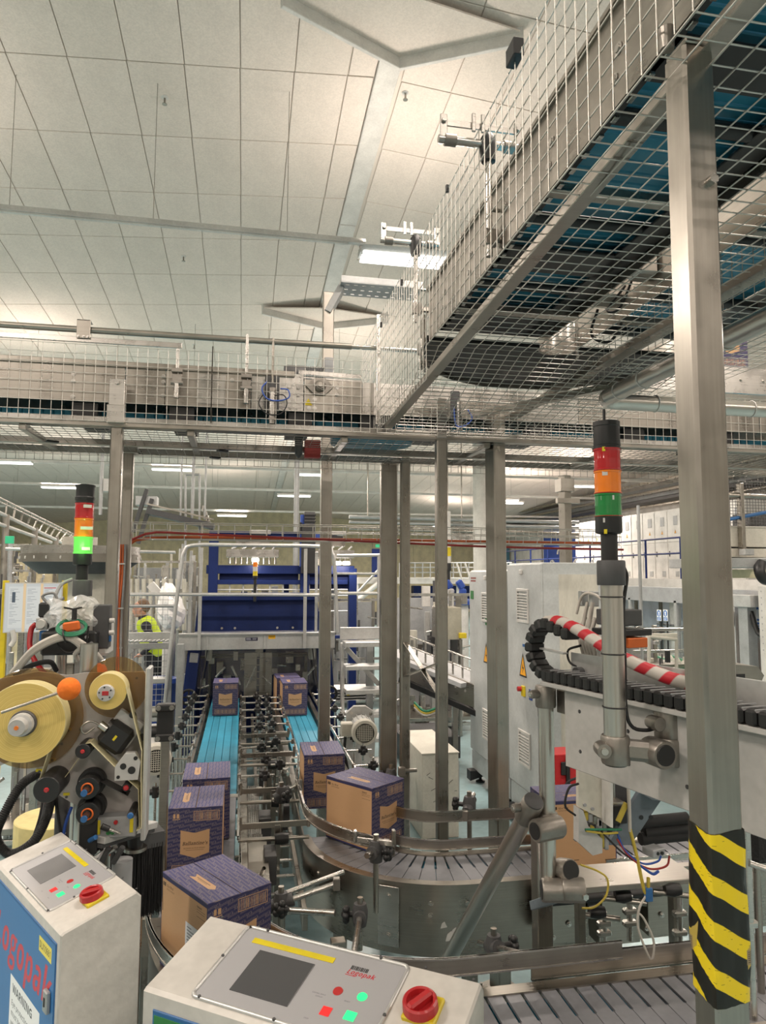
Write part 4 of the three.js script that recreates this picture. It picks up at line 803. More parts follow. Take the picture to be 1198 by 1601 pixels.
gearMotor(.905, 1.03, -5.35, [-.05, 0, 1], 'cream gear motor with round fan cover beside the ladder foot');
gearMotor(-.52, 1.05, -4.75, [.18, -.05, 1], 'cream gear motor with round fan cover behind the label web');
{ // motor support plate with white disc
  const t = thing('drive_stand', 'painted stand plate with a white tag and cable under the ladder side motor', 'stand', [.95, .7, -5.2]);
  mb().box(.97, .70, -5.2, .32, .02, .22).build('shelf', M.aluPaint, t);
  mb().lathe([[0, .0], [.11, 0], [.11, .012], [0, .012]].reverse(), [1.04, .715, -5.15], UP, 24).build('disc', M.white, t);
  mb().box(1.02, .77, -5.08, .1, .08, .012, { rx: -.3, ry: .3 }).build('tag', M.white, t);
  mb().ab(.95, .99, 0, .69, -5.22, -5.18).build('leg', M.steelV, t);
  mb().box(1.08, .72, -5.05, .06, .05, .05).build('latch', M.black, t);
}
{ // black clamp block beside the label web
  const t = thing('bearing_block', 'black drilled bearing block beside the label web on a round bar', 'block', [-.36, 1.2, -3.6]);
  const c = onZ(259, 1128, -3.55);
  mb().box(c.x, c.y, c.z, .075, .165, .06, { c: .006 }).build('body', M.black, t);
  mb().box(c.x, c.y + .068, c.z + .012, .086, .034, .06, { c: .006 }).build('cap', M.black, t); mb().box(c.x, c.y - .068, c.z + .012, .086, .034, .06, { c: .006 }).build('cap', M.black, t);
  for (const u of [-1, 1]) for (const v of [-1, 1]) mb().bolt([c.x + u * .03, c.y + v * .07, c.z + .043], V(0, 0, 1), .008, .004).build('bolt', M.steelBright, t);
  mb().rod([c.x - .2, c.y + .045, c.z], [c.x - .03, c.y + .045, c.z], .026, 16).build('bar', M.pipe, t);
  mb().rod([c.x - .2, c.y - .045, c.z], [c.x - .03, c.y - .045, c.z], .026, 16).build('bar', M.black, t);
  mb().ab(c.x - .02, c.x + .02, 0, c.y - .08, c.z - .03, c.z).build('leg', M.steel, t);
}

// ---------- blue case packer behind the lanes ----------
const ZP = -7.9;
{
  const t = thing('case_packer', 'dark blue packing machine with sloping hood straddling both lanes', 'machine', [.18, 0, -8.8]);
  // sloping hood: tapered panel between platform and rail
  mb().ext([[-.515, 1.56], [.885, 1.56], [.83, 1.945], [-.48, 1.945]], .03, TR(0, 0, ZP - .16, -.08)).build('hood_panel', M.navy, t);
  for (const x of [-.22, -.08, .38, .55]) mb().bolt([x, 1.60, ZP - .12], V(0, 0, 1), .009, .008).build('bolt', M.steelBright, t);
  mb().ab(-.48, .83, 1.90, 1.945, -9.6, ZP - .2).build('hood_top', M.navy, t);
  for (const s of [-1, 1]) { // leaning side posts
    const x = s < 0 ? -.50 : .90;
    mb().bar([x + s * .10, .3, ZP - .02], [x, 1.42, ZP - .1], .12, .16).build('side_post', M.navy, t);
    mb().box(x - s * .0, 1.30, ZP - .005, .085, .10, .008, { rz: s * .09 }).build('data_plate', M.greyPanel, t);
    mb().bar([x - s * .06, .85, ZP + .03], [x - s * .14, 1.40, ZP - .04], .012, .02).build('window_frame', M.black, t);
    mb().ab(s < 0 ? -.62 : .95, s < 0 ? -.55 : 1.02, 0, 1.4, -10.2, -9.2).build('side_panel', M.navy, t);
  }
  mb().ab(-.6, 1.0, 0, 1.42, -10.3, -10.25).build('rear_panel', M.navy, t);
  mb().ab(-.6, 1.0, 1.40, 1.44, -10.3, ZP - .15).build('deck', M.navy, t);
  // two dark carton mouths framed in black
  for (const x of [-.15, .53]) {
    const w = .19; mb().ab(x - w - .03, x - w, .8, 1.26, -8.45, -8.40).build('mouth_frame', M.black, t); mb().ab(x + w, x + w + .03, .8, 1.26, -8.45, -8.40).build('mouth_frame', M.black, t); mb().ab(x - w - .03, x + w + .03, 1.24, 1.28, -8.45, -8.40).build('mouth_frame', M.black, t);
  }
  // clear guard windows with machinery behind
  mb().add(new THREE.BoxGeometry(.70, .50, .004), TR(-.12, 1.13, ZP - .18, -.12)).build('guard_window', M.glass, t);
  mb().add(new THREE.BoxGeometry(.58, .50, .004), TR(.55, 1.13, ZP - .18, -.12)).build('guard_window', M.glass, t);
  for (let i = 0; i < 15; i++) { const x = -.42 + i * .088, y = .98 + (i * 37 % 10) * .035; mb().box(x, y, -8.35 - (i % 3) * .06, .05 + (i % 4) * .012, .07 + (i % 3) * .03, .08).build('tooling_block', i % 3 ? M.steel : M.steelBright, t); }
  for (let i = 0; i < 8; i++) mb().rod([-.45 + i * .17, .92 + (i % 3) * .12, -8.28], [-.35 + i * .17, .95 + (i % 2) * .2, -8.28], .012, 8).build('tooling_rod', M.steelBright, t);
  for (const x of [.10, .27]) mb().ab(x - .07, x + .07, .82, 1.30, -8.34, -8.3).build('centre_plate', M.steel, t);
  for (let i = 0; i < 6; i++) mb().ab(.05, .32, .86 + i * .075, .868 + i * .075, -8.29, -8.28, .001).build('centre_rib', M.steel, t);
  mb().ab(-.45, -.1, 1.26, 1.28, -8.3, -8.2).build('crossbar', M.black, t); mb().ab(.4, .8, 1.26, 1.28, -8.3, -8.2).build('crossbar', M.black, t);
  for (const [x, y] of [[-.36, 1.3], [.78, 1.3]]) mb().lathe([[0, -.07], [.035, -.06], [.04, .04], [.02, .08], [0, .08]], [x, y, -8.2], UP, 16).build('filter_bowl', M.cream, t);
  for (const [x, z] of [[-.53, ZP + .18], [.93, ZP + .2]]) { // hand wheels
    mb().torus([x, .92, z], .075, .013, V(0, 0, 1), 24).build('hand_wheel', M.black, t); mb().rod([x - .07, .92, z], [x + .07, .92, z], .008, 8).rod([x, .85, z], [x, .99, z], .008, 8).lathe([[0, -.02], [.025, -.02], [.02, .02], [0, .02]].reverse(), [x, .92, z], V(0, 0, 1), 12).build('wheel_spokes', M.black, t);
    mb().rod([x, .6, z - .03], [x, .9, z - .03], .015, 10).build('wheel_post', M.steel, t);
  }
}
{
  const t = thing('access_platform', 'aluminium platform with rounded guard rails and treads beside the packer', 'platform', [.3, 0, ZP]);
  mb().ab(-.66, 1.0, 1.385, 1.56, ZP + .03, ZP + .06, .004).build('front_beam', M.alu, t);
  mb().ab(-.66, 1.0, 1.545, 1.565, ZP + .03, ZP + .10, .004).build('beam_lip', M.alu, t);
  for (const x of [-.36, .24, .93]) mb().ab(x - .012, x + .012, 1.39, 1.55, ZP + .06, ZP + .075).build('beam_stiffener', M.alu, t);
  mb().plane(.13, .035, TR(.10, 1.495, ZP + .062), [0, 0, 1, 1]).build('name_plate', printMat(canvasTex(128, 40, (g) => { g.fillStyle = '#20203a'; g.fillRect(0, 0, 128, 40); g.fillStyle = '#c9c9d2'; g.fillRect(8, 8, 46, 6); g.fillRect(8, 22, 50, 6); g.fillRect(72, 10, 44, 4); g.fillRect(72, 22, 40, 4); }), .5), t, 'dark name plate with pale print');
  mb().plane(.075, .04, TR(.315, 1.515, ZP + .062), [0, 0, 1, 1]).build('warning_plate', printMat(canvasTex(64, 36, (g) => { g.fillStyle = '#e8b01c'; g.fillRect(0, 0, 64, 36); g.fillStyle = '#6a4a08'; g.fillRect(8, 16, 46, 5); }), .5), t, 'small yellow warning plate');
  const hoop = (x0, x1, y1, z, r) => { const pts = [[x0 - .02, 1.35, z]]; for (let i = 0; i <= 6; i++) { const a = Math.PI - i / 6 * Math.PI / 2; pts.push([x0 + .14 + .14 * Math.cos(a), y1 - .14 + .14 * Math.sin(a), z]); } for (let i = 0; i <= 6; i++) { const a = Math.PI / 2 - i / 6 * Math.PI / 2; pts.push([x1 - .14 + .14 * Math.cos(a), y1 - .14 + .14 * Math.sin(a), z]); } pts.push([x1 + .04, 1.35, z]); return mb().tube(pts, r, 90, 10); };
  mb().tube([[-.80, .35, ZP + .12], [-.74, 1.3, ZP + .12], [-.655, 2.2, ZP + .1], [-.62, 2.42, ZP + .1], [-.52, 2.495, ZP + .1], [0, 2.50, ZP + .1], [.84, 2.495, ZP + .1], [.95, 2.43, ZP + .1], [.985, 2.25, ZP + .1], [1.02, 1.56, ZP + .1]], .021, 110, 10).build('top_rail', M.alu, t);
  mb().rod([-.66, 1.975, ZP + .1], [1.0, 1.965, ZP + .1], .019, 10).build('mid_rail', M.alu, t);
  for (const x of [-.445, .665]) mb().bar([x, 1.39, ZP + .09], [x, 2.47, ZP + .09], .035, .035).build('rail_post', M.alu, t);
  for (const x of [-.56, .80]) mb().bar([x, 1.56, ZP - .05], [x, 2.44, ZP - .05], .03, .03).build('rail_post', M.alu, t);
  // side run: rails going back and across to the ladder
  mb().rod([1.02, 2.40, ZP], [1.52, 2.41, ZP], .018, 8).build('side_rail', M.alu, t); mb().rod([1.02, 1.98, ZP], [1.52, 1.98, ZP], .018, 8).build('side_rail', M.alu, t); mb().rod([1.02, 2.2, ZP], [1.52, 2.2, ZP], .014, 8).build('side_rail', M.alu, t);
  mb().bar([1.50, 1.5, ZP], [1.50, 2.42, ZP], .035, .035).build('rail_post', M.alu, t);
  mb().rod([-.72, 2.42, ZP], [-2.4, 2.44, ZP], .016, 8).build('side_rail', M.alu, t); mb().rod([-.70, 1.97, ZP], [-2.4, 1.98, ZP], .016, 8).build('side_rail', M.alu, t);
  mb().ab(1.02, 1.52, 1.50, 1.63, ZP + .32, ZP + .34).build('kick_board', M.alu, t);
  for (let i = 0; i < 6; i++) mb().box(1.265, 1.475 - i * .232, -7.38 + (i ? .035 * i : 0), .46, i ? .042 : .05, .24, { c: .004 }).build('tread', M.alu, t);
  for (const x of [1.03, 1.50]) mb().bar([x, 1.47, -7.52], [x, .03, -7.28], .03, .10).build('stringer', M.alu, t);
  mb().bar([1.08, 1.42, -7.55], [1.48, .98, -7.55], .05, .05).build('brace', M.alu, t);
  for (const x of [1.36, -.62]) mb().ab(x - .035, x + .035, 0, 1.47, -7.72, -7.65).build('leg', M.galv, t);
  mb().box(1.10, .96, -7.48, .03, .06, .004).build('tread_sticker', M.yellow, t);
  for (let i = 0; i < 5; i++) mb().ab(1.05, 1.5, .9 - i * .03, .905 - i * .03, -8.4, -8.05, .001).build('grid_bar', M.alu, t);
}
{ // stair and landing left of the packer
  const t = thing('stair_landing', 'aluminium landing with corrugated edge, wire panels and steps behind the label machine', 'platform', [-1.1, 0, -8.2]);
  mb().ab(-1.75, -.74, 1.455, 1.56, -8.12, -8.08).build('edge_board', M.alu, t);
  for (let i = 0; i < 22; i++) mb().bar([-1.72 + i * .045, 1.465, -8.075], [-1.68 + i * .045, 1.48, -8.075], .012, .012).build('tread_rib', M.alu, t);
  mb().ab(-1.75, -.74, 1.385, 1.44, -8.14, -8.09).build('front_beam', M.galv, t);
  mb().bar([-1.6, .9, -8.1], [-1.15, 1.39, -8.1], .05, .05).build('brace', M.galv, t);
  for (const y of [1.03, .63, .28]) mb().ab(-1.3, -.78, y, y + .045, -8.2, -8.0).build('tread', M.alu, t);
  for (const y of [1.97, 1.84]) mb().rod([-1.9, y, -8.12], [-.72, y, -8.12], .017, 8).build('hand_rail', M.galv, t);
  for (const x of [-1.33, -.76]) mb().ab(x - .02, x + .02, 0, 1.45, -8.16, -8.12).build('leg', M.galv, t);
  stuff(wireGrid(mb(), [-1.32, .66, -8.06], [.55, 0, 0], [0, .36, 0], 9, 6, .003).build('wire_panel', M.alu, t));
  stuff(wireGrid(mb(), [-1.75, 1.58, -8.16], [1.0, 0, 0], [0, .38, 0], 18, 7, .0022).build('wire_panel', M.galv, t));
  stuff(wireGrid(mb(), [-1.2, 1.06, -8.1], [.44, 0, 0], [0, .32, 0], 7, 5, .003).build('wire_panel', M.galv, t));
}
{ // blue drums behind the wire panel
  for (const [x, l] of [[-1.2, 'blue plastic drum lying behind the wire panel under the landing'], [-.92, 'second blue plastic drum under the landing, next to the packer leg']]) {
    const t = thing('plastic_drum', l, 'drum', [x, 0, -8.6]);
    mb().lathe([[0, .35], [.24, .35], [.25, .37], [.235, .45], [.25, .58], [.235, .7], [.25, .83], [.24, .96], [.2, 1.0], [0, 1.0]], [x, 0, -8.6], UP, 24).build('shell', M.blue, t);
    mb().ab(x - .25, x + .25, .30, .35, -8.85, -8.35).build('pallet', M.alu, t); mb().ab(x - .2, x + .2, 0, .3, -8.8, -8.4).build('stand', M.greyDark, t);
  }
}
// ---------- person in a hi-vis vest beyond the landing ----------
{
  const t = thing('person', 'person in a yellow hi-vis vest bending over work beyond the landing', 'person', [-1.36, 0, -11.6], 0);
  const X = -1.36, Z = -11.6;
  const bones = [ // a, b, ra, rb in metres, facing -x
    [[.05, .92, 0], [-.02, 1.18, 0], .145, .15], [[-.02, 1.18, 0], [-.10, 1.40, 0], .155, .135], [[-.10, 1.40, 0], [-.17, 1.53, 0], .075, .06],
    [[-.02, .92, .09], [.0, .50, .11], .088, .062], [[0, .50, .11], [.05, .09, .11], .06, .042], [[.05, .06, .11], [-.13, .05, .11], .042, .034],
    [[.10, .92, -.09], [.12, .50, -.11], .088, .062], [[.12, .50, -.11], [.16, .09, -.11], .06, .042], [[.16, .06, -.11], [-.02, .05, -.11], .042, .034],
    [[-.08, 1.38, .19], [.05, 1.14, .24], .062, .048], [[.05, 1.14, .24], [-.12, .98, .24], .046, .034], [[-.08, 1.38, -.19], [-.12, 1.14, -.24], .062, .048], [[-.12, 1.14, -.24], [-.30, 1.02, -.22], .046, .034],
    [[-.08, 1.40, .16], [-.08, 1.40, -.16], .075, .075]];
  const body = field(bones, [-.45, 0, -.35], [.9, 1.6, .7], 62, .035);
  mb().add(body, TR(X, 0, Z)).build('body', M.navyCloth, t);
  const head = field([[[-.19, 1.60, 0], [-.205, 1.67, 0], .085, .092], [[-.27, 1.60, 0], [-.25, 1.55, 0], .04, .035], [[-.30, 1.625, 0], [-.285, 1.65, 0], .015, .012], [[-.13, 1.47, 0], [-.17, 1.56, 0], .052, .052], [[-.19, 1.62, .085], [-.18, 1.65, .088], .016, .018], [[-.19, 1.62, -.085], [-.18, 1.65, -.088], .016, .018]], [-.34, 1.40, -.14], [.30, .40, .28], 44, .02);
  mb().add(head, TR(X, 0, Z)).build('head', M.skin, t);
  mb().add(field([[[-.17, 1.70, 0], [-.15, 1.66, 0], .092, .09]], [-.32, 1.62, -.14], [.28, .2, .28], 30, .01), TR(X + .012, .01, Z)).build('hair', M.hair, t);
  for (const s of [-1, 1]) mb().ball([X - .283, 1.645, Z + s * .035], .009, 8).build('eye', M.black, t);
  const vest = field([[[.04, .98, 0], [-.02, 1.18, 0], .158, .168], [[-.02, 1.18, 0], [-.095, 1.39, 0], .172, .15], [[-.08, 1.405, .13], [-.08, 1.405, -.13], .088, .088]], [-.4, .85, -.36], [.75, .75, .72], 48, .03);
  mb().add(vest, TR(X, 0, Z)).build('hi_vis_vest', M.hivis, t, 'fluorescent yellow vest');
  for (const s of [-1, 1]) { // hands with five fingers
    const hx = s > 0 ? -.14 : -.32, hy = s > 0 ? .965 : 1.005, hz = s > 0 ? .24 : -.22, b = [[[hx + .03, hy + .01, hz], [hx - .03, hy - .01, hz], .026, .03]];
    for (let i = 0; i < 4; i++) b.push([[hx - .045, hy - .01, hz - .027 + i * .018], [hx - .085 - (i % 3 ? .008 : 0), hy - .035, hz - .027 + i * .018], .009, .008]);
    b.push([[hx - .01, hy, hz + .03 * s], [hx - .055, hy - .01, hz + .05 * s], .011, .009]);
    mb().add(field(b, [hx - .14, hy - .08, hz - .09], [.22, .14, .18], 44, .006), TR(X, 0, Z)).build('hand', M.skin, t);
  }
}
// ---------- navy gantry machine behind ----------
{
  const z = -11, t = thing('packing_gantry', 'tall navy gantry with silver gripper heads and a black drive tower', 'machine', [.6, 0, -11.4]);
  const bx = (x0, x1, y0, y1, z0, z1, m = M.navy, n = 'beam') => mb().ab(x0, x1, y0, y1, z0, z1, .006).build(n, m, t);
  bx(-.52, -.38, 0, 2.84, z - .15, z, M.navy, 'column'); bx(.86, 1.0, 0, 2.84, z - .15, z, M.navy, 'column'); bx(1.62, 1.74, 0, 2.28, z - .15, z, M.navy, 'column');
  bx(-.55, 1.7, 2.19, 2.32, z - .14, z - .01); bx(-.40, 1.6, 2.03, 2.10, z - .14, z - .01); bx(-.45, 1.45, 2.72, 2.82, z - .3, z - .2, M.blue); bx(-.52, 1.0, 2.80, 2.85, z - .3, z - .15);
  bx(-.42, 1.6, 1.2, 1.25, z - .1, z); bx(-.36, .84, 2.10, 2.19, z - .2, z - .12, M.navy, 'panel'); bx(1.0, 1.62, 1.95, 2.19, z - .2, z - .12, M.navy, 'panel'); bx(.84, .96, 2.3, 3.1, z + .02, z + .1, M.blue, 'lift_column');
  mb().ab(.86, 1.07, 2.2, 2.95, z + .02, z + .16).build('drive_tower', M.black, t); mb().ab(.90, 1.06, 2.95, 3.14, z, z + .16).build('drive_motor', M.greyDark, t);
  for (const y of [2.98, 3.03, 3.08]) mb().ab(.89, 1.07, y, y + .02, z + .15, z + .18).build('motor_fin', M.black, t);
  mb().ab(.83, .86, 2.80, 2.98, z, z + .12).build('side_box', M.black, t);
  for (const x of [.12, 1.28]) { // gripper heads
    mb().ab(x - .24, x + .26, 2.62, 2.72, z - .2, z + .1).build('head_carriage', M.steel, t);
    mb().ab(x - .38, x + .40, 2.44, 2.56, z - .2, z + .12).build('head_tray', M.steelBright, t);
    mb().ab(x - .1, x + .22, 2.71, 2.78, z - .1, z + .1).build('valve_block', M.black, t); mb().ab(x - .04, x + .28, 2.80, 2.86, z - .25, z).build('top_bracket', M.alu, t);
    for (let i = 0; i < 9; i++) mb().rod([x - .33 + i * .085, 2.34, z + .05], [x - .33 + i * .085, 2.45, z + .05], .018, 8).build('gripper', i % 3 ? M.steel : M.steelBright, t);
    for (let i = 0; i < 5; i++) mb().rod([x - .3 + i * .15, 2.56, z + .1], [x - .2 + i * .14, 2.62, z + .1], .016, 8).build('hose', M.alu, t);
  }
  for (const [x, y] of [[.17, 2.40], [1.42, 2.36], [1.55, 2.36]]) { const l = mb().box(x, y, z + .12, .11, .06, .05, { c: .02 }).build('work_light', M.lampGlow, t, 'small lit work light'); const p = new THREE.PointLight(LAMP_COLOR, .4); p.position.set(x, y - .06, z + .22); p.castShadow = true; p.name = 'light'; t.attach(p); }
  for (let i = 0; i < 12; i++) mb().box(-.3 + i * .16, 1.75 + (i * 29 % 7) * .035, z - .4 - (i % 3) * .1, .1, .1 + (i % 4) * .04, .1).build('machine_block', [M.steel, M.alu, M.navy, M.greyPanel][i % 4], t);
  for (let i = 0; i < 10; i++) mb().rod([-.4 + i * .2, 1.3, z - .05], [-.4 + i * .2, 2.03, z - .05], .014, 6).build('guard_bar', M.alu, t);
  for (const y of [1.62, 1.86, 1.95]) mb().rod([-.4, y, z - .05], [1.6, y, z - .05], .014, 6).build('guard_bar', M.alu, t);
}
function tower(x, y, z, s, label, segs, o = {}) {
  const t = thing('signal_tower', label, 'signal light', [x, o.base ?? y, z], 0, o.group); let h = y;
  if (o.stem) { mb().rod([x, y - o.stem, z], [x, y, z], .022 * s, 14).build('stem', M.black, t); }
  mb().lathe([[0, 0], [.8, 0], [.98, .1], [1, .25], [1, 1.3], [0, 1.3]].map(a => [a[0] * .035 * s, a[1] * .035 * s]), [x, h, z], UP, 28).build('socket', M.black, t); h += .045 * s;
  for (const [m, hh, n] of segs) { mb().lathe([[0, 0], [1, 0], [1.03, .02], [1.03, .08], [.985, .1], [.985, .45], [1, .5], [.985, .55], [.985, .9], [1.03, .93], [1.03, 1], [0, 1]].map(a => [a[0] * .035 * s, a[1] * hh]), [x, h, z], UP, 32).build(n, m, t); h += hh; }
  return { t, top: h };
}
{ const a = onZ(399, 905, -8.05); const r = tower(a.x, a.y, a.z, .75, 'small amber and white signal light on the packer rail', [[M.yellow, .05, 'amber_lens'], [M.white, .05, 'clear_lens'], [M.lensAmber, .05, 'amber_lens']], { stem: .25 }); }
{ const a = onZ(701, 893, -13), r = tower(a.x, a.y, a.z, 1.6, 'signal light with yellow cap on a grey pole far behind the slim posts', [[M.black, .08, 'housing'], [M.white, .13, 'clear_lens'], [M.yellow, .17, 'amber_lens']], { stem: .35 }); mb().rod([a.x + .02, 0, a.z - .1], [a.x + .02, 3.4, a.z - .1], .06, 10).build('pole', M.white, r.t); }
// ---------- pale electrical cabinets ----------
const triTex = canvasTex(128, 128, (g) => { g.fillStyle = '#1c1a14'; g.beginPath(); g.moveTo(64, 2); g.lineTo(126, 124); g.lineTo(2, 124); g.fill(); g.fillStyle = '#f0a818'; g.beginPath(); g.moveTo(64, 20); g.lineTo(112, 116); g.lineTo(16, 116); g.fill(); g.fillStyle = '#1c1a14'; g.beginPath(); g.moveTo(70, 46); g.lineTo(50, 84); g.lineTo(64, 82); g.lineTo(56, 108); g.lineTo(80, 74); g.lineTo(66, 76); g.fill(); });
M.tri = S({ map: triTex, roughness: .5 });
const triGeo = (() => { const g = new THREE.BufferGeometry(); g.setAttribute('position', new THREE.Float32BufferAttribute([-.5, -.5, 0, .5, -.5, 0, 0, .5, 0], 3)); g.setAttribute('uv', new THREE.Float32BufferAttribute([0.02, .03, .98, .03, .5, .98], 2)); g.computeVertexNormals(); return g; })();
function ecab(x0, x1, z0, z1, y1, label, o) {      // front of doors faces -x
  const t = thing('electrical_cabinet', label, 'cabinet', [(x0 + x1) / 2, 0, (z0 + z1) / 2]);
  mb().ab(x0 + .02, x1, .32, y1, z0, z1, .006).build('body', M.cabinet, t);
  mb().ab(x0 + .015, x1, .12, .315, z0 + .005, z1 - .005, .006).build('plinth', M.cabinet, t);
  const dz = (z1 - z0) / o.doors;
  for (let i = 0; i < o.doors; i++) {
    const a = z0 + i * dz + .006, b = z0 + (i + 1) * dz - .006, zc = (a + b) / 2;
    const d = mb().ab(x0, x0 + .022, .33, y1 - .012, a, b, .004).build('door', M.cabinet, t);
    for (const y of [y1 - .38, .68]) { // louvre vents
      const v = mb().ab(x0 - .014, x0, y + .125, y + .15, zc - .13, zc + .13, .003).ab(x0 - .014, x0, y - .15, y - .125, zc - .13, zc + .13, .003).ab(x0 - .014, x0, y - .13, y + .13, zc - .13, zc - .11, .003).ab(x0 - .014, x0, y - .13, y + .13, zc + .11, zc + .13, .003).build('vent_frame', M.white, d);
      for (let k = 0; k < 9; k++) mb().box(x0 - .007, y - .1 + k * .025, zc, .014, .011, .22, { c: .001, rz: .5 }).build('louvre', M.white, d);
    }
    mb().add(triGeo, new THREE.Matrix4().multiplyMatrices(TR(x0 - .002, 1.40, zc + (i ? .05 : -.02), 0, -Math.PI / 2), new THREE.Matrix4().makeScale(.17, .21, 1)), true).build('warning_triangle', M.tri, d, 'yellow electrical warning triangle');
    mb().ab(x0 - .022, x0, 1.02, 1.16, b - .05, b - .01).build('hinge', M.black, d); mb().ab(x0 - .015, x0, y1 - .1, y1 - .06, zc - .06, zc + .0).build('catch', M.white, d);
  }
  mb().plane(.36, y1 - .6, TR((x0 + x1) / 2 + .04, (y1 + .4) / 2, z1 + .001), [0, 0, 1, 1]).build('side_panel', M.cream, t);
  for (const z of [z0 + .12, z1 - .15]) { mb().lathe([[0, 0], [.05, 0], [.05, .012], [.015, .03], [.012, .12], [0, .12]].reverse(), [x0 + .07, 0, z], UP, 14).build('foot', M.black, t); }
  mb().ext([[0, 0], [.22, .06], [.42, .07], [.42, .1], [0, .1]], .12, TR(x0 - .06, .03, z0 + .06)).build('foot_cover', M.black, t);
  return t;
}
{
  const a = ecab(2.45, 3.05, -7.55, -6.42, 2.24, 'pale grey electrical cabinet with louvre vents and green stickers', { doors: 1 });
  mb().ab(2.446, 2.45, 1.93, 2.02, -7.50, -7.40).build('green_sticker', M.green, a); mb().ab(2.446, 2.45, 1.68, 1.75, -7.02, -6.95).build('green_sticker', M.green, a);
  const s = canvasTex(64, 32, (g) => { g.fillStyle = '#b9c0c0'; g.fillRect(0, 0, 64, 32); g.fillStyle = '#7c2c22'; g.fillRect(2, 6, 58, 7); g.fillRect(2, 18, 54, 7); });
  mb().plane(.2, .08, TR(2.449, 2.14, -7.40, 0, -Math.PI / 2), [0, 0, 1, 1]).build('name_strip', printMat(s, .5), a);
  const b = ecab(2.45, 3.05, -6.40, -5.62, 2.30, 'pale grey electrical cabinet with red switch and blue sticker', { doors: 1 });
  mb().ab(2.43, 2.45, 1.13, 1.22, -6.04, -5.98).build('switch_plate', M.yellow, b); mb().rod([2.43, 1.19, -6.04], [2.40, 1.19, -6.04], .022, 12).build('red_switch', M.red, b);
  mb().ab(2.446, 2.45, 1.12, 1.21, -5.90, -5.83).build('blue_sticker', M.blue, b); mb().ab(2.446, 2.45, 1.56, 1.585, -6.03, -5.97).build('blue_sticker', M.consoleBlue, b);
}
{ // low cream cabinet on the floor between the posts
  const t = thing('low_cabinet', 'low scuffed cream metal box standing on the floor behind the posts', 'cabinet', [1.66, 0, -6.3]);
  mb().ab(1.50, 1.82, .0, .69, -6.8, -5.93, .006).build('body', M.cream, t); mb().ab(1.495, 1.825, .69, .70, -6.81, -5.92, .003).build('lid', M.cream, t); mb().ab(1.815, 1.83, .30, .62, -5.98, -5.94).build('hinge', M.galv, t);
  for (let i = 0; i < 9; i++) { const x = rr(1.55, 1.8), y = rr(.15, .6); mb().box(x, y, -5.929, rr(.004, .05), .004, .002, { rz: rr(-.8, .8), c: .0004 }).build('scuff', M.greyDark, t); }
}
// ---------- wire cable tray crossing between the posts ----------
{
  const t = thing('cable_basket', 'wire basket cable tray with a red pipe crossing between the posts', 'tray', [.9, 2.4, -4.5]);
  const b = mb(); for (const [y, z] of [[2.405, -4.50], [2.405, -4.62], [2.460, -4.48], [2.505, -4.48], [2.460, -4.64], [2.505, -4.64]]) b.rod([-.68, y, z], [2.55, y, z], .003, 5);
  for (let x = -.66; x < 2.55; x += .1) { b.rod([x, 2.505, -4.48], [x, 2.405, -4.50], .0025, 5); b.rod([x, 2.405, -4.50], [x, 2.405, -4.62], .0025, 5); b.rod([x, 2.505, -4.64], [x, 2.405, -4.62], .0025, 5); } stuff(b.build('wire_basket', M.wire, t));
  mb().tube([[-.70, 2.375, -4.45], [-.55, 2.440, -4.46], [-.3, 2.437, -4.46], [.6, 2.410, -4.46], [1.6, 2.380, -4.46], [2.55, 2.370, -4.46]], .008, 50).build('red_pipe', M.cableRed, t);
  mb().tube([[-.70, 2.355, -4.47], [-.5, 2.415, -4.52], [.6, 2.420, -4.55], [2.5, 2.415, -4.55]], .009, 40).build('cable', M.cableOrange, t);
  mb().tube([[-.6, 2.420, -4.57], [.6, 2.420, -4.585], [2.5, 2.420, -4.58]], .01, 40).build('cable', M.cableGrey, t);
  for (let i = 0; i < 4; i++) mb().torus([.95 + i * .035, 2.475, -4.47], .025, .003, V(0, .2, 1), 16).build('wire_coil', M.wire, t);
}

// ---------- operator consoles of the labelling machines ----------
const panelTex = (w, h) => canvasTex(1024, 512, (g) => {
  g.fillStyle = '#9c9c9f'; g.fillRect(0, 0, 1024, 512);
  const U = x => x / .37 * 1024, T = y => y / .19 * 512;
  g.fillStyle = '#2a2a2c'; for (let i = 0; i < 11; i++) g.fillRect(U(.262) + i * 9.4, T(.030), i % 3 ? 6 : 8, 26);
  g.fillStyle = '#b01722'; g.font = 'bold italic 40px sans-serif'; g.fillText('Logopak', U(.258), T(.030) + 56); g.fillRect(U(.258), T(.030) + 62, 60, 4);
  g.fillStyle = '#55565a'; g.font = '11px sans-serif'; g.fillText('CENTRAL INPUT', U(.218), T(.112)); g.fillText('DISPLAY', U(.228), T(.118)); g.fillText('READY', U(.285), T(.112)); g.fillText('STOP', U(.232), T(.168)); g.fillText('START', U(.288), T(.168));
});
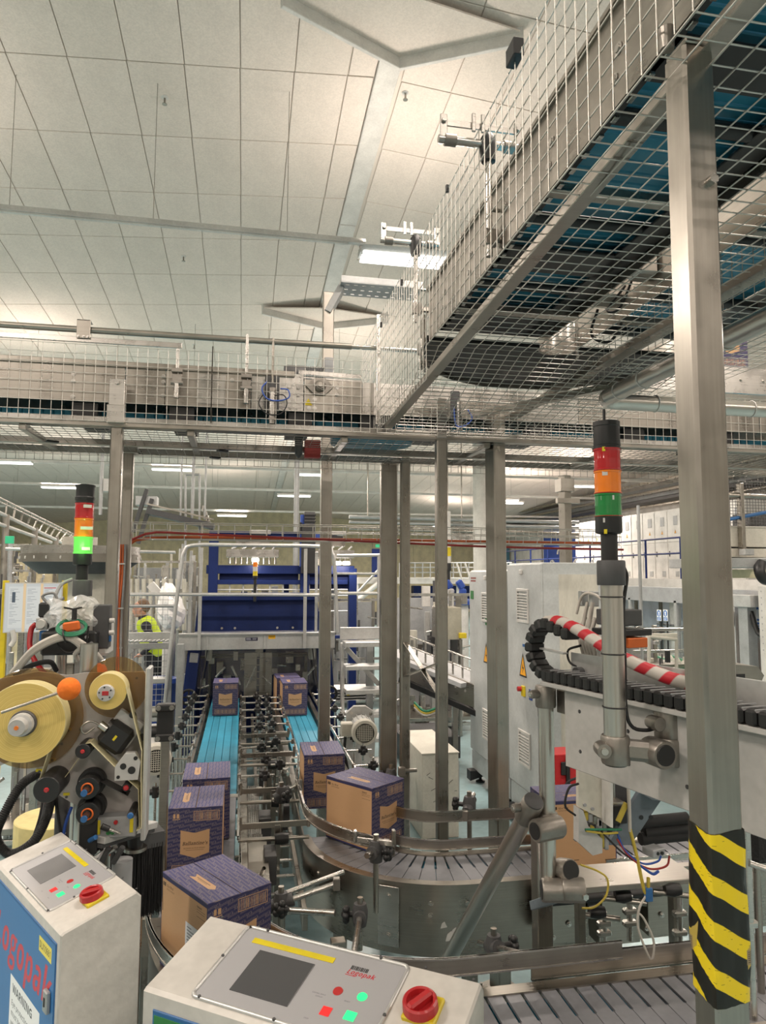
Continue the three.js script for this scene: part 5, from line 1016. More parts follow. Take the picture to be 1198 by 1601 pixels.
const doorTex = (hue, withSign) => canvasTex(512, 1024, (g) => {
  g.fillStyle = hue; g.fillRect(0, 0, 512, 1024);
  g.fillStyle = '#c0283a'; g.font = 'bold italic 118px sans-serif'; g.save(); g.translate(16, 175); g.scale(.98, 1.15); g.fillText('Logopak', 0, 0); g.restore();
  g.fillStyle = '#e3d24a'; g.fillRect(395, 18, 92, 40); g.fillStyle = '#3b3616'; g.font = 'bold 26px monospace'; g.fillText('DLX10661', 400, 47, 82);
  if (withSign) { g.fillStyle = '#e9ecee'; g.fillRect(180, 215, 240, 330); g.fillStyle = '#2c3138'; g.font = 'bold 34px sans-serif'; g.fillText('WARNING', 200, 258); g.font = '22px sans-serif'; g.fillText('Eye protection', 196, 296); g.fillText('must be worn', 196, 324); g.fillText('when operating', 196, 352); g.fillRect(190, 372, 220, 4); g.fillStyle = '#173a8c'; g.beginPath(); g.arc(242, 452, 48, 0, 7); g.fill(); g.fillStyle = '#dfe6f2'; g.beginPath(); g.arc(242, 452, 26, 0, 7); g.fill(); g.fillStyle = '#173a8c'; g.fillRect(220, 442, 44, 14); g.fillStyle = '#2c3138'; g.fillRect(310, 410, 90, 4); g.fillRect(310, 432, 80, 4); g.fillRect(310, 454, 86, 4); }
});
function consoleUnit(label, A, ex, hTop, o) {
  const t = thing('operator_console', label, 'console', [0, 0, 0]);
  const W = .617, D = .206, dr = .05, h = hTop, N = V(0, D, dr).normalize(), Sv = V(0, -dr, D).normalize();   // N: panel normal (y,z), Sv: down the slope
  const on = (u, v, lift = 0) => V(u, h, 0).addScaledVector(Sv, v).addScaledVector(N, lift);
  const tilt = new THREE.Matrix4().makeBasis(V(1, 0, 0), Sv.clone().negate(), N), at = (u, v, lift = 0) => tilt.clone().setPosition(on(u, v, lift));
  // body: side profile extruded across the width, bevelled
  mb().ext([[0, 0], [.26, 0], [.26, .95], [D + .002, 1.0], [D + .002, h - dr - .004], [D - .004, h - dr], [.012, h - .003], [0, h - .016]], W - .008, new THREE.Matrix4().makeBasis(V(0, 0, 1), V(0, 1, 0), V(-1, 0, 0)).setPosition(W - .004, 0, 0), { bevel: .004 }).build('body', M.console, t);
  // rim of the control panel and the panel itself
  const pu0 = .105, pu1 = .475, pv0 = .012, pv1 = .202, rim = mb(), r = .012, path = []; for (const [cu, cv, a0] of [[pu1 - r, pv0 + r, -Math.PI / 2], [pu1 - r, pv1 - r, 0], [pu0 + r, pv1 - r, Math.PI / 2], [pu0 + r, pv0 + r, Math.PI]]) for (let i = 0; i <= 4; i++) { const a = a0 + i / 4 * Math.PI / 2; path.push(on(cu + r * Math.cos(a), cv + r * Math.sin(a), .004)); }
  rim.add(new THREE.TubeGeometry(new THREE.CatmullRomCurve3(path, true, 'catmullrom', .1), 120, .0042, 8, true)); rim.build('panel_rim', M.alu, t);
  mb().plane(pu1 - pu0, pv1 - pv0, at((pu0 + pu1) / 2, (pv0 + pv1) / 2, .004), [0, 0, 1, 1]).build('control_panel', printMat(panelTex(), .42), t, 'grey control panel with a printed name');
  mb().add(chamferBox(.128, .105, .002, .0006), at(.232, .1155, .0045)).build('screen', o.lit ? M.screenReflectGrey : M.screenDark, t, 'dark blank screen');
  mb().add(chamferBox(.19, .0135, .001, .0003), at(.233, .043, .0046)).build('yellow_strip', M.yellowLabel, t, 'bright yellow sticker strip');
  const dot = (u, v, m, n) => mb().lathe([[0, .0022], [.0085, .0018], [.0098, 0]].reverse(), on(u, v, .0042), N, 24).build(n, m, t);
  dot(.369, .107, M.ledRedOff, 'red_button'); dot(.418, .105, M.ledGreen, 'green_button');
  mb().add(chamferBox(.019, .019, .0022, .0007), at(.369, .1545, .0045)).build('red_key', M.ledRed, t); mb().add(chamferBox(.021, .019, .0022, .0007), at(.4155, .150, .0045)).build('green_key', M.ledGreen, t);
  for (const [u, v] of [[pu0 + .05, pv0 + .001], [pu1 - .06, pv0], [pu0, pv0 + .09], [pu1, pv1 - .07], [pu0 + .02, pv1], [(pu0 + pu1) / 2, pv1]]) mb().lathe([[0, .003], [.003, .0025], [.0035, 0]].reverse(), on(u, v, .007), N, 10).build('screw', M.greyDark, t);
  // main switch: yellow square plate, red rotary knob with grip
  mb().add(chamferBox(.062, .062, .012, .004), at(.535, .098, .006)).build('switch_plate', M.yellow, t);
  const kn = mb().lathe([[0, .010], [.022, .010], [.024, .020], [.028, .022], [.031, .019], [.032, .004], [.0, .004]].reverse(), on(.532, .102, .008), N, 32).build('switch_knob', M.red, t, 'red rotary main switch');
  mb().add(chamferBox(.016, .052, .018, .005), new THREE.Matrix4().multiplyMatrices(at(.532, .102, .024), new THREE.Matrix4().makeRotationZ(-.5))).build('grip', M.red, kn);
  // front door
  const dz = D + .0085, dt = h - dr - .028;
  const dd = mb().ab(.028, W - .022, .98, dt, D + .0015, dz, .003).build('door', o.door, t);
  mb().plane(W - .056, .40, TR(W / 2 + .003, dt - .206, dz + .0006), [0, .6, 1, 1]).build('door_print', printMat(o.doorTex, .42), dd, 'printed blue door with red lettering');
  if (o.green) { mb().ab(.034, .30, dt - .12, dt - .008, dz + .001, dz + .002, .0004).build('green_panel', M.green, dd); mb().ab(.14, .20, dt - .032, dt - .022, dz + .002, dz + .003, .0003).build('yellow_tag', M.yellowLabel, dd); }
  mb().box(W - .06, dt - .155, dz + .006, .03, .055, .012, { c: .004 }).build('lock', M.galv, dd); mb().box(W - .06, dt - .155, dz + .0125, .008, .022, .003).build('keyway', M.black, dd);
  for (let i = 0; i < 7; i++) mb().lathe([[0, .002], [.0026, .0015], [.003, 0]].reverse(), on(.03 + i * .095, .004, .003), N, 8).build('screw', M.greyDark, t);
  t.position.set(A.x, 0, A.z); t.scale.setScalar(o.scale || 1); t.rotation.y = Math.atan2(-ex.z, ex.x);
  return t;
}
M.screenReflectGrey = S({ color: lin(.17, .17, .175), roughness: .2 }); M.screenDark = S({ color: lin(.065, .066, .07), roughness: .22 }); M.yellowLabel = paint(lin(.86, .70, .01), .5); M.ledRedOff = paint(lin(.58, .03, .03), .35);  // the paler blank screen has a grey reflection put into its colour
{
  const a = onY(332, 1430, 1.45), b = onY(757, 1535, 1.45);
  consoleUnit('wide white console with green door panel and red rotary switch', a, b.clone().sub(a).normalize(), 1.45, { door: M.consoleBlue, doorTex: doorTex('#2f6f9c', false), green: true });
  const c = onY(100, 1300, 1.45), d = onY(220, 1393, 1.45), ks = .848;
  consoleUnit('white console with blue lettered door and safety notice', c, d.clone().sub(c).normalize(), 1.45 / ks, { scale: ks, door: M.consoleBlue, doorTex: doorTex('#2d6ca6', true), lit: true });
}

// ---------- labelling machine beside the first lane ----------
{
  const Z = -2.32, q = (px, py, dz = 0) => onZ(px, py, Z + dz), K = 1110 / 2.17;   // K: pixels per metre at the plate
  const t = thing('label_applicator', 'labelling machine with yellow label rolls on an upright steel plate', 'machine', [-.5, 0, Z]);
  const PN = V(0, 0, 1), outline = [[-6, 1062], [60, 1050], [105, 1056], [130, 1052], [229, 1050], [229, 1290], [150, 1290], [123, 1262], [92, 1243], [60, 1205], [39, 1180], [-6, 1200]].map(a => { const p = q(...a); return [p.x, p.y]; });
  mb().ext(outline, .008, TR(0, 0, Z - .008)).build('back_plate', M.plateGrey, t);
  mb().box(q(232, 1170).x, q(232, 1170).y, Z + .03, .014, .5, .075, { c: .003 }).build('edge_channel', M.alu, t);
  const disc = (px, py, R, z0, z1, mat, name, seg = 48, par = t) => { const c = q(px, py); return mb().lathe([[0, z1], [R - .002, z1], [R, z1 - .002], [R, z0 + .002], [R - .002, z0], [0, z0]].reverse(), [c.x, c.y, Z], PN, seg).build(name, mat, par); };
  const ringsTex = canvasTex(512, 512, (g) => { const gr = ['#d9bf70', '#dcc374', '#d5ba69', '#dac172', '#d3b765']; for (let r = 256, i = 0; r > 30; r -= 3 + (i * 7 % 5), i++) { g.fillStyle = gr[i % 5]; g.beginPath(); g.arc(256, 256, r, 0, 7); g.fill(); } });
  const face = (px, py, R, z, par) => { const c = q(px, py); mb().add(new THREE.CircleGeometry(R, 48), TR(c.x, c.y, Z + z), true).build('wound_edge', printMat(ringsTex, .65), par, 'wound paper edge of the label roll'); };
  // supply roll on its clear flange
  disc(51, 1121, .146, .012, .016, M.smoke, 'clear_flange');
  const sr = disc(51, 1121, .112, .02, .085, M.labelEdge, 'supply_roll', 64); face(51, 1121, .111, .0855, sr);
  disc(51, 1121, .036, .085, .1, M.greyDark, 'roll_core'); { const c = q(51, 1121); mb().lathe([[0, .155], [.022, .155], [.024, .15], [.024, .125], [.031, .122], [.032, .085], [0, .085]].reverse(), [c.x, c.y, Z], PN, 28).build('hub', M.aluPaint, t); mb().rod([c.x, c.y, Z + .155], [c.x, c.y, Z + .158], .006, 10).build('hub_screw', M.lensAmber, t); }
  // rewind roll
  disc(183, 1073, .091, .010, .014, M.smoke, 'clear_flange');
  const rw = disc(176, 1075, .053, .016, .075, M.labelEdge, 'rewind_roll', 56); face(176, 1075, .052, .0755, rw);
  disc(174, 1076, .0235, .075, .095, M.aluPaint, 'rewind_hub'); { const c = q(174, 1076); mb().box(c.x, c.y, Z + .096, .018, .012, .003).build('hub_slot', M.lensRed, t); for (let i = 0; i < 5; i++) { const a = i / 5 * 6.28 + .5; mb().rod([c.x + .017 * Math.cos(a), c.y + .017 * Math.sin(a), Z + .095], [c.x + .017 * Math.cos(a), c.y + .017 * Math.sin(a), Z + .0965], .0025, 8).build('hub_pin', M.black, t); } }
  // paper web strips between the rolls and rollers
  const web = (pts, name = 'label_web', w = .058, z = .05) => { const P = [], c = pts.map(a => q(a[0], a[1])); for (let i = 0; i + 1 < c.length; i++) { const a = c[i], b = c[i + 1], n = V(-(b.y - a.y), b.x - a.x, 0).normalize().multiplyScalar(.0006); const f = (p, s, zz) => [p.x + n.x * s, p.y + n.y * s, Z + zz], qd = (A, B, C, D) => P.push(...A, ...B, ...C, ...A, ...C, ...D), z0 = z - w / 2, z1 = z + w / 2; qd(f(a, 1, z0), f(b, 1, z0), f(b, 1, z1), f(a, 1, z1)); qd(f(a, -1, z1), f(b, -1, z1), f(b, -1, z0), f(a, -1, z0)); qd(f(a, -1, z1), f(a, 1, z1), f(b, 1, z1), f(b, -1, z1)); qd(f(a, -1, z0), f(b, -1, z0), f(b, 1, z0), f(a, 1, z0)); } const g = new THREE.BufferGeometry(); g.setAttribute('position', new THREE.Float32BufferAttribute(P, 3)); g.computeVertexNormals(); return mb().add(g).build(name, M.labelWeb, t); };
  web([[203, 1068], [227, 1165], [226, 1195], [226, 1282]]); web([[105, 1112], [72, 1212]], 'label_web', .06, .055); web([[139, 1154], [150, 1152], [190, 1192]]); web([[134, 1172], [103, 1215]], 'label_web', .05, .03); web([[200, 1202], [222, 1222], [224, 1282], [219, 1285]]);
  const ro = (px, py, R, z1, m, n = 'guide_roller') => disc(px, py, R, 0, z1, m, n, 28);
  ro(139, 1164, .021, .085, M.black); ro(139, 1164, .006, .09, M.lensRed, 'roller_pin'); ro(203, 1221, .012, .07, M.black); ro(203, 1221, .008, .074, M.lensRed, 'roller_pin'); ro(212, 1258, .010, .10, M.black); ro(212, 1258, .0085, .105, M.consoleBlue, 'roller_pin');
  ro(90, 1216, .034, .115, M.rubber, 'tension_roller'); ro(90, 1216, .036, .122, M.black, 'roller_flange'); ro(90, 1216, .007, .126, M.lensRed, 'roller_pin');
  for (const [px, py] of [[146, 1220], [146, 1258]]) { ro(px, py, .040, .03, M.black, 'ribbon_flange'); ro(px, py, .032, .085, M.blackGloss, 'ribbon_spool'); const c = q(px, py); mb().torus([c.x, c.y, Z + .087], .015, .0025, PN, 20).build('spool_ring', M.orange, t); mb().rod([c.x, c.y, Z + .085], [c.x, c.y, Z + .125], .0085, 14).build('spindle', M.steel, t); mb().rod([c.x, c.y, Z + .125], [c.x, c.y, Z + .132], .009, 14).build('spindle_tip', M.consoleBlue, t); }
  web([[150, 1207], [205, 1235]], 'ink_ribbon', .05, .035).material = M.blackGloss;
  // stepper motor, turned
  { const c = q(185, 1147); mb().box(c.x, c.y, Z + .03, .085, .085, .06, { rz: -.62, c: .014 }).build('stepper_motor', M.black, t); mb().box(c.x + .02, c.y + .02, Z + .02, .085, .085, .03, { rz: -.62 }).build('motor_mount', M.aluPaint, t); mb().box(c.x, c.y, Z + .0605, .016, .007, .001, { rz: .9 }).build('motor_tag', M.yellowLabel, t);
    for (const [u, v] of [[.045, .062], [.075, -.005]]) mb().lathe([[0, .006], [.010, .006], [.010, 0]].reverse(), [c.x + u, c.y + v, Z + .035], PN, 14).build('mount_screw', M.black, t);
    mb().tube([[c.x - .04, c.y + .035, Z + .05], [c.x - .07, c.y + .05, Z + .055], [c.x - .095, c.y + .035, Z + .055], [c.x - .085, c.y + .015, Z + .055], [c.x - .06, c.y + .03, Z + .05]], .003, 24).build('motor_lead', M.steel, t); mb().rod([c.x - .045, c.y + .04, Z + .05], [c.x - .025, c.y + .025, Z + .05], .012, 10).build('connector', M.steelBright, t); }
  { const c = q(206, 1187); mb().ext([[-.035, -.04], [.03, -.04], [.036, .01], [.02, .036], [-.008, .036], [-.035, .0]], .03, TR(c.x, c.y, Z + .05)).build('peel_bracket', M.aluPaint, t); for (const [u, v, r] of [[-.012, .0, .009], [.012, -.012, .011], [.022, .022, .006], [-.025, -.03, .005]]) mb().rod([c.x + u, c.y + v, Z + .079], [c.x + u, c.y + v, Z + .0815], r, 12).build('bore', M.black, t); }
  for (const [px, py] of [[107, 1142], [126, 1140], [97, 1163], [82, 1188], [62, 1206], [104, 1246], [214, 1060], [172, 1190], [118, 1065]]) { const c = q(px, py); mb().rod([c.x, c.y, Z], [c.x, c.y, Z + .003], .004, 8).build('screw', M.greyDark, t); }
  for (const [px, py] of [[107, 1142], [83, 1189], [61, 1206], [104, 1243]]) { const c = q(px, py); mb().box(c.x, c.y + .003, Z + .0012, .018, .008, .002, { c: .0005 }).build('yellow_mark', M.yellowLabel, t); }
  // control box and lever under the plate
  { const c = q(186, 1284); mb().box(c.x, c.y, Z + .03, .115, .06, .05, { c: .004 }).build('control_box', M.greyPanel, t); for (const [u, v, m] of [[.0, .016, M.lensRed], [-.008, -.012, M.lensGreen], [-.02, -.012, M.lensGreen]]) mb().rod([c.x + u, c.y + v, Z + .055], [c.x + u, c.y + v, Z + .06], .006, 12).build('button', m, t); for (const u of [-.048, .044]) mb().box(c.x + u, c.y + .004, Z + .056, .010, .04, .001).build('yellow_label', M.yellowLabel, t);
    mb().rod([c.x - .03, c.y + .012, Z + .08], [c.x + .015, c.y - .012, Z + .07], .004, 8).build('lever', M.steelBright, t); mb().rod([c.x - .035, c.y + .015, Z + .081], [c.x - .015, c.y + .004, Z + .077], .009, 10).build('lever_grip', M.black, t);
    mb().box(c.x - .075, c.y - .02, Z + .02, .05, .10, .08).build('printhead_block', M.black, t); mb().rod([c.x - .07, c.y - .03, Z + .06], [c.x - .05, c.y - .015, Z + .08], .007, 8).build('blue_knob', M.consoleBlue, t); }
  // column through to the floor with foot
  const c0 = q(122, 1290); mb().rod([c0.x, .02, Z - .06], [c0.x, q(95, 1010).y, Z - .06], .026, 20).build('column', M.pipe, t); mb().lathe([[0, 0], [.2, 0], [.2, .015], [.05, .03], [0, .03]].reverse(), [c0.x, 0, Z - .06], UP, 28).build('column_foot', M.greyDark, t);
  mb().rod([q(84, 1300).x, .02, Z - .1], [q(84, 1300).x, q(84, 1240).y, Z - .1], .022, 16).build('column', M.greyDark, t);
  // tamp plate and arm below
  const a = onZ(148, 1312, Z + .05), b = onZ(232, 1287, Z - .15); mb().bar([a.x, a.y, a.z], [b.x, b.y, b.z], .075, .02).build('tamp_plate', M.aluPaint, t); mb().bar([a.x, a.y - .018, a.z], [b.x, b.y - .018, b.z], .055, .012).build('tamp_carrier', M.greyDark, t);
  for (let i = 0; i < 7; i++) { const p = V().lerpVectors(a, b, .1 + i * .13); mb().box(p.x, p.y + .0105, p.z + (i % 2) * .02 - .01, .018, .002, .008, { ry: .5, c: .0006 }).build('tamp_slot', M.white, t); }
  const m0 = V().lerpVectors(a, b, .75); mb().lathe([[0, -.05], [.022, -.05], [.026, -.01], [.026, .0], [0, 0]], [m0.x, m0.y - .02, m0.z], UP, 20).build('tamp_joint', M.black, t); mb().rod([m0.x, m0.y - .07, m0.z], [m0.x, m0.y - .06, m0.z], .035, 20).build('tamp_disc', M.steel, t);
  const k0 = q(162, 1335); for (let i = 0; i < 5; i++) mb().rod([k0.x - .04 + i * .018, k0.y - .02 + (i % 2) * .03, Z + .02], [k0.x - .02 + i * .02, k0.y + .03, Z + .04], .008, 8).build('air_fitting', i % 2 ? M.steelBright : M.greyDark, t);
  mb().rod([q(188, 1400).x, .9, Z - .02], [q(188, 1400).x, q(188, 1348).y, Z - .02], .03, 20).build('tamp_cylinder', M.greyPanel, t);
  mb().tube([[k0.x - .05, k0.y, Z + .05], [k0.x - .1, k0.y - .05, Z + .06], [k0.x - .09, k0.y - .2, Z + .05]], .006, 16).build('air_hose', M.cableWhite, t);
}
{ // black bristle brush block
  const c = onZ(213, 1360, -2.5), t = thing('brush_block', 'black bristle brush block under the tamp plate beside the cartons', 'brush', [c.x, c.y - .14, c.z]);
  mb().box(c.x, c.y + .10, c.z, .15, .05, .10, { ry: .4 }).build('holder', M.greyDark, t); 
  const b = mb(); for (let i = 0; i < 2600; i++) { const x = rr(-.07, .07), z = rr(-.05, .05), ca = Math.cos(.4), sa = Math.sin(.4), p = V(c.x + x * ca + z * sa, c.y + .09, c.z - x * sa + z * ca); b.rod(p, [p.x + rr(-.008, .008), c.y - rr(.09, .14), p.z + rr(-.008, .008)], .0018, 3, .001, true); } stuff(b.build('bristles', M.rubber, t));
  mb().rod([c.x, 0, c.z - .03], [c.x, c.y - .1, c.z - .03], .02, 12).build('post', M.steel, t);
}
{ // orange ball on a rod across the supply roll
  const a = onZ(2, 1114, -2.12), b = onZ(92, 1083, -2.14), c = onZ(108, 1077, -2.14), t = thing('float_arm', 'orange foam ball on a thin rod lying across the supply roll', 'ball', a);
  mb().rod(a, b, .0042, 8).build('rod', M.steel, t); mb().add(new THREE.IcosahedronGeometry(.031, 4), TR(c.x, c.y, c.z)).build('foam_ball', M.foam, t);
}
{ // pneumatics, bag, coil and box on top of the machine
  const Z = -2.55, q = (px, py, dz = 0) => onZ(px, py, Z + dz);
  { const t = thing('printer_unit', 'black printer body with white cover standing behind the label plate', 'printer', q(115, 1020)); const c = q(115, 1003); mb().box(c.x, c.y, Z, .17, .075, .14, { c: .006 }).build('body', M.black, t); mb().box(c.x + .06, c.y + .012, Z - .03, .11, .12, .10, { c: .01 }).build('cover', M.white, t); for (const [u, v] of [[-.07, .0], [.055, .02], [.055, -.02], [.07, 0]]) mb().rod([c.x + u, c.y + v, Z + .07], [c.x + u, c.y + v, Z + .074], .006, 8).build('socket', M.greyPanel, t); mb().rod([c.x - .035, q(92, 1060).y, Z], [c.x - .035, c.y - .03, Z], .017, 16).build('pillar', M.pipe, t);
    for (const [px, py, w, h, m] of [[135, 1040, .07, .06, M.alu], [104, 1048, .05, .045, M.cream], [152, 1030, .05, .05, M.greyPanel], [66, 1052, .06, .03, M.cream], [140, 1062, .05, .03, M.aluPaint]]) { const p = q(px, py, -.02); mb().box(p.x, p.y, p.z, w, h, .04).build('valve_box', m, t); }
    const o1 = q(148, 1050, .05); mb().lathe([[0, .03], [.012, .012], [.03, -.008], [.034, -.02], [0, -.02]].reverse(), o1, V(-.3, .4, 1), 16).build('warning_cone', M.orange, t); }
  { const t = thing('plastic_bag', 'clear plastic bag of parts lying on the printer', 'bag', q(112, 985)); const c = q(112, 958, .03), P = [], n = 14, m = 10, f = (i, j, s) => { const u = i / n - .5, v = j / m - .5, d = (.25 - u * u) * (.25 - v * v) * 16, w = .012 * Math.sin(i * 2.3 + j * 1.1) + .009 * Math.sin(i * 1.1 - j * 2.7); return [c.x + u * .15 + .01 * Math.sin(j), c.y + v * .095 + .008 * Math.sin(i * .8) + u * .02, c.z + s * (.006 + d * .035 + w * d)]; }; for (const s of [1, -1]) for (let i = 0; i < n; i++) for (let j = 0; j < m; j++) { const A = f(i, j, s), B = f(i + 1, j, s), C = f(i + 1, j + 1, s), D = f(i, j + 1, s); if (s > 0) P.push(...A, ...B, ...C, ...A, ...C, ...D); else P.push(...A, ...C, ...B, ...A, ...D, ...C); } const g = new THREE.BufferGeometry(); g.setAttribute('position', new THREE.Float32BufferAttribute(P, 3)); g.computeVertexNormals(); mb().add(g).build('film', M.bag, t); mb().box(c.x + .035, c.y - .005, c.z, .035, .05, .015, { rz: .3, c: .006 }).build('parts_inside', M.cream, t); }
  { const t = thing('cable_coil', 'coil of green cable with an orange tag tied to the printer', 'cable', q(113, 990)); const c = q(113, 979, .09); for (let i = 0; i < 4; i++) mb().torus([c.x, c.y - .002 * i, c.z + i * .003], .040 + (i % 2) * .004, .0032, V(.1, .92, .5), 32).build('turn', M.cableGreen, t); mb().box(c.x, c.y, c.z + .01, .05, .03, .02, { rz: .15, c: .006 }).build('orange_tag', M.orange, t); mb().lathe([[0, 0], [.008, 0], [.008, .035], [0, .035]].reverse(), [c.x + .005, c.y + .02, c.z], UP, 10).build('clip_stem', M.black, t); for (const s of [-1, 1]) mb().bar([c.x, c.y + .054, c.z], [c.x + s * .028, c.y + .06, c.z], .005, .006).build('clip_wing', M.black, t); mb().tube([[c.x - .03, c.y - .01, c.z], [c.x - .045, c.y - .05, c.z], [c.x - .01, c.y - .085, c.z], [c.x + .04, c.y - .06, c.z], [c.x + .05, c.y + .0, c.z]], .003, 30).build('loose_turn', M.rubber, t); }
  { const t = thing('air_regulator', 'air pressure regulator with gauge and red hose on the label machine', 'regulator', q(67, 990)); const c = q(67, 975); mb().box(c.x, c.y, Z, .035, .04, .035).build('body', M.galv, t); mb().lathe([[0, .012], [.014, .012], [.016, 0], [0, 0]].reverse(), [c.x, c.y, Z + .018], V(0, 0, 1), 18).build('gauge', M.white, t); mb().box(c.x + .002, c.y + .045, Z, .03, .05, .03, { c: .006 }).build('knob', M.black, t); mb().box(c.x + .004, c.y - .04, Z, .022, .035, .022).build('bowl', M.consoleBlue, t); mb().tube([[c.x - .02, c.y, Z], [c.x - .035, c.y - .02, Z], [c.x - .03, c.y - .08, Z + .02], [c.x, c.y - .13, Z + .04], [c.x + .05, c.y - .18, Z + .06]], .009, 24).build('red_hose', M.red, t); mb().tube([[c.x + .02, c.y + .06, Z], [c.x - .005, c.y + .09, Z], [c.x + .03, c.y + .1, Z], [c.x + .045, c.y + .07, Z]], .005, 20).build('grey_hose', M.cableGrey, t); mb().box(c.x + .03, c.y - .0, Z, .02, .06, .02).build('valve', M.black, t); }
  { const t = thing('junction_box', 'flat dark grey box fixed to the steel post behind the printer', 'box', q(160, 1010)); const c = q(160, 979); mb().box(c.x, c.y, Z, .052, .145, .05, { c: .003 }).build('body', M.greyDark, t); for (const v of [.02, -.02]) mb().rod([c.x + .026, c.y + v, Z + .02], [c.x + .042, c.y + v, Z + .02], .008, 10).build('gland', M.white, t); mb().box(c.x + .03, c.y - .04, Z + .02, .008, .02, .01).build('blue_plug', M.consoleBlue, t); }
  { const t = thing('hose_bundle', 'beige hoses arching over the printer to the label plate', 'hose', q(24, 1050)); for (let i = 0; i < 3; i++) mb().tube([q(18 + i * 3, 1052, .1), q(55, 1012 + i * 3, .12), q(100, 992 + i * 3, .12), q(125, 1003 + i * 4, .12), q(150 - i * 16, 1022, .1), q(162 - i * 20, 1036 - i * 2, .08)], .008, 40, 8).build('hose', M.cableWhite, t); mb().tube([q(22, 1056, .1), q(50, 1040, .1), q(78, 1035, .1), q(88, 1048, .05)], .008, 24, 8).build('black_hose', M.rubber, t); mb().tube([q(100, 935, 0), q(85, 940, 0), q(95, 915, -.1), q(112, 906, -.2)], .006, 24, 8).build('grey_hose', M.cableGrey, t); const k = q(102, 995, .12); mb().torus(k, .02, .003, V(1, .3, 0), 14).build('tie', M.black, t); }
  const Lp = onZ(127, 928, -2.95), r = tower(Lp.x, onZ(127, 884, -2.95).y, -2.95, 1, 'red amber green signal tower with its green lens lit', [[M.lensGreenLit, .066, 'green_lens'], [M.lensAmber, .072, 'amber_lens'], [M.lensRed, .06, 'red_lens'], [M.black, .012, 'collar']], { stem: .12, base: .0 });
  { const t = r.t, x = Lp.x + .004, y = onZ(127, 932, -2.95).y; mb().lathe([[0, 0], [.036, 0], [.036, .06], [.034, .063], [0, .063]], [x, y, -2.95], UP, 24).build('cup', M.greyDark, t); mb().rod([x, .02, -2.95], [x, y, -2.95], .024, 16).build('pole', M.pipe, t); mb().lathe([[0, 0], [.15, 0], [.15, .02], [0, .03]].reverse(), [x, 0, -2.95], UP, 20).build('foot', M.greyDark, t);
    mb().lathe([[0, 0], [.036, 0], [.037, .01], [.034, .014], [.034, .05], [.037, .055], [.037, .06], [0, .066]], [x - .004, r.top, -2.95], UP, 28).build('cap', M.black, t);
    for (const [dy, w] of [[.16, .03], [.075, .045], [-.005, .03]]) mb().box(x + .014, r.top - .08 - .066 + dy - .04, -2.95 + .036, w, .012, .002, { ry: .3 }).build('paper_tag', M.white, t);
    const p = new THREE.PointLight(new THREE.Color(.3, 1, .2), .03); p.position.set(x, r.top - .18, -2.87); p.castShadow = true; p.name = 'light'; t.attach(p); }
}
{ // clear document sheet on yellow posts
  const Z = -3.6, q = (px, py) => onZ(px, py, Z), t = thing('document_sheet', 'clear sleeve of printed sheets hanging between yellow posts', 'notice', q(52, 1000)), c = q(52, 950), w = q(97, 950).x - q(6, 950).x, h = q(52, 910).y - q(52, 988).y;
  const tex = canvasTex(512, 512, (g) => { g.fillStyle = '#c9d2de'; g.fillRect(0, 0, 512, 512); for (const [x, y, ww, hh] of [[30, 30, 130, 440], [190, 30, 130, 450], [345, 30, 140, 440]]) { g.fillStyle = '#d6dee8'; g.fillRect(x, y, ww, hh); g.fillStyle = '#8e9cb0'; for (let i = 0; i < 26; i++) if (i % 5) g.fillRect(x + 10, y + 10 + i * 16, 20 + (i * 53 % 90), 4); } g.fillStyle = '#e6cfae'; g.fillRect(160, 0, 26, 512); g.fillRect(318, 0, 24, 512); g.fillStyle = '#4c5a6c'; g.fillRect(60, 90, 30, 110); g.fillStyle = '#c46a78'; g.fillRect(350, 40, 110, 10); });
  mb().box(c.x, c.y, Z, w, h, .004, { c: .0015 }).build('sleeve', M.white, t); mb().plane(w * .96, h * .96, TR(c.x, c.y, Z + .0026), [0, 0, 1, 1]).build('print', printMat(tex, .35), t, 'printed instruction sheets');
  for (const x of [q(5, 950).x, q(98, 950).x]) mb().ab(x - .012, x + .012, .0, c.y + h / 2 + .01, Z - .035, Z - .012).build('yellow_post', M.yellow, t); mb().tube([q(20, 985), q(22, 1000), q(17, 1010)], .012, 12).build('tape_tail', M.white, t);
}
{ // ribbed black hose and cable bundle beside the console
  const Z = -2.4, q = (px, py, dz = 0) => onZ(px, py, Z + dz), t = thing('ribbed_hose', 'ribbed black hose and cables hanging below the label rolls', 'hose', q(10, 1330));
  const pts = [q(62, 1208), q(35, 1226, .05), q(8, 1270, .1), q(-6, 1310, .1), q(15, 1335, .1), q(50, 1318, .12), q(72, 1280, .05), q(80, 1250, 0)], cv = new THREE.CatmullRomCurve3(pts); mb().add(new THREE.TubeGeometry(cv, 80, .012, 10)).build('hose', M.rubber, t);
  const rb = mb(); for (let i = 0; i < 110; i++) { const p = cv.getPoint(i / 110), d = cv.getTangent(i / 110); rb.torus(p, .0125, .0018, d, 10); } stuff(rb.build('ribs', M.black, t));
  for (let i = 0; i < 4; i++) mb().tube([q(68 + i * 3, 1248, -.02), q(62 + i * 3, 1280, 0), q(50 + i * 3, 1315, .02), q(38 + i * 4, 1340, .03)], .005, 20).build('cable', [M.rubber, M.greyDark, M.cableRed, M.cableWhite][i], t);
  mb().tube([q(86, 1246), q(92, 1280), q(96, 1310)], .005, 16).build('cable', M.rubber, t); mb().tube([q(112, 1262), q(102, 1290), q(98, 1320)], .005, 16).build('cable', M.cableBlue, t);
}
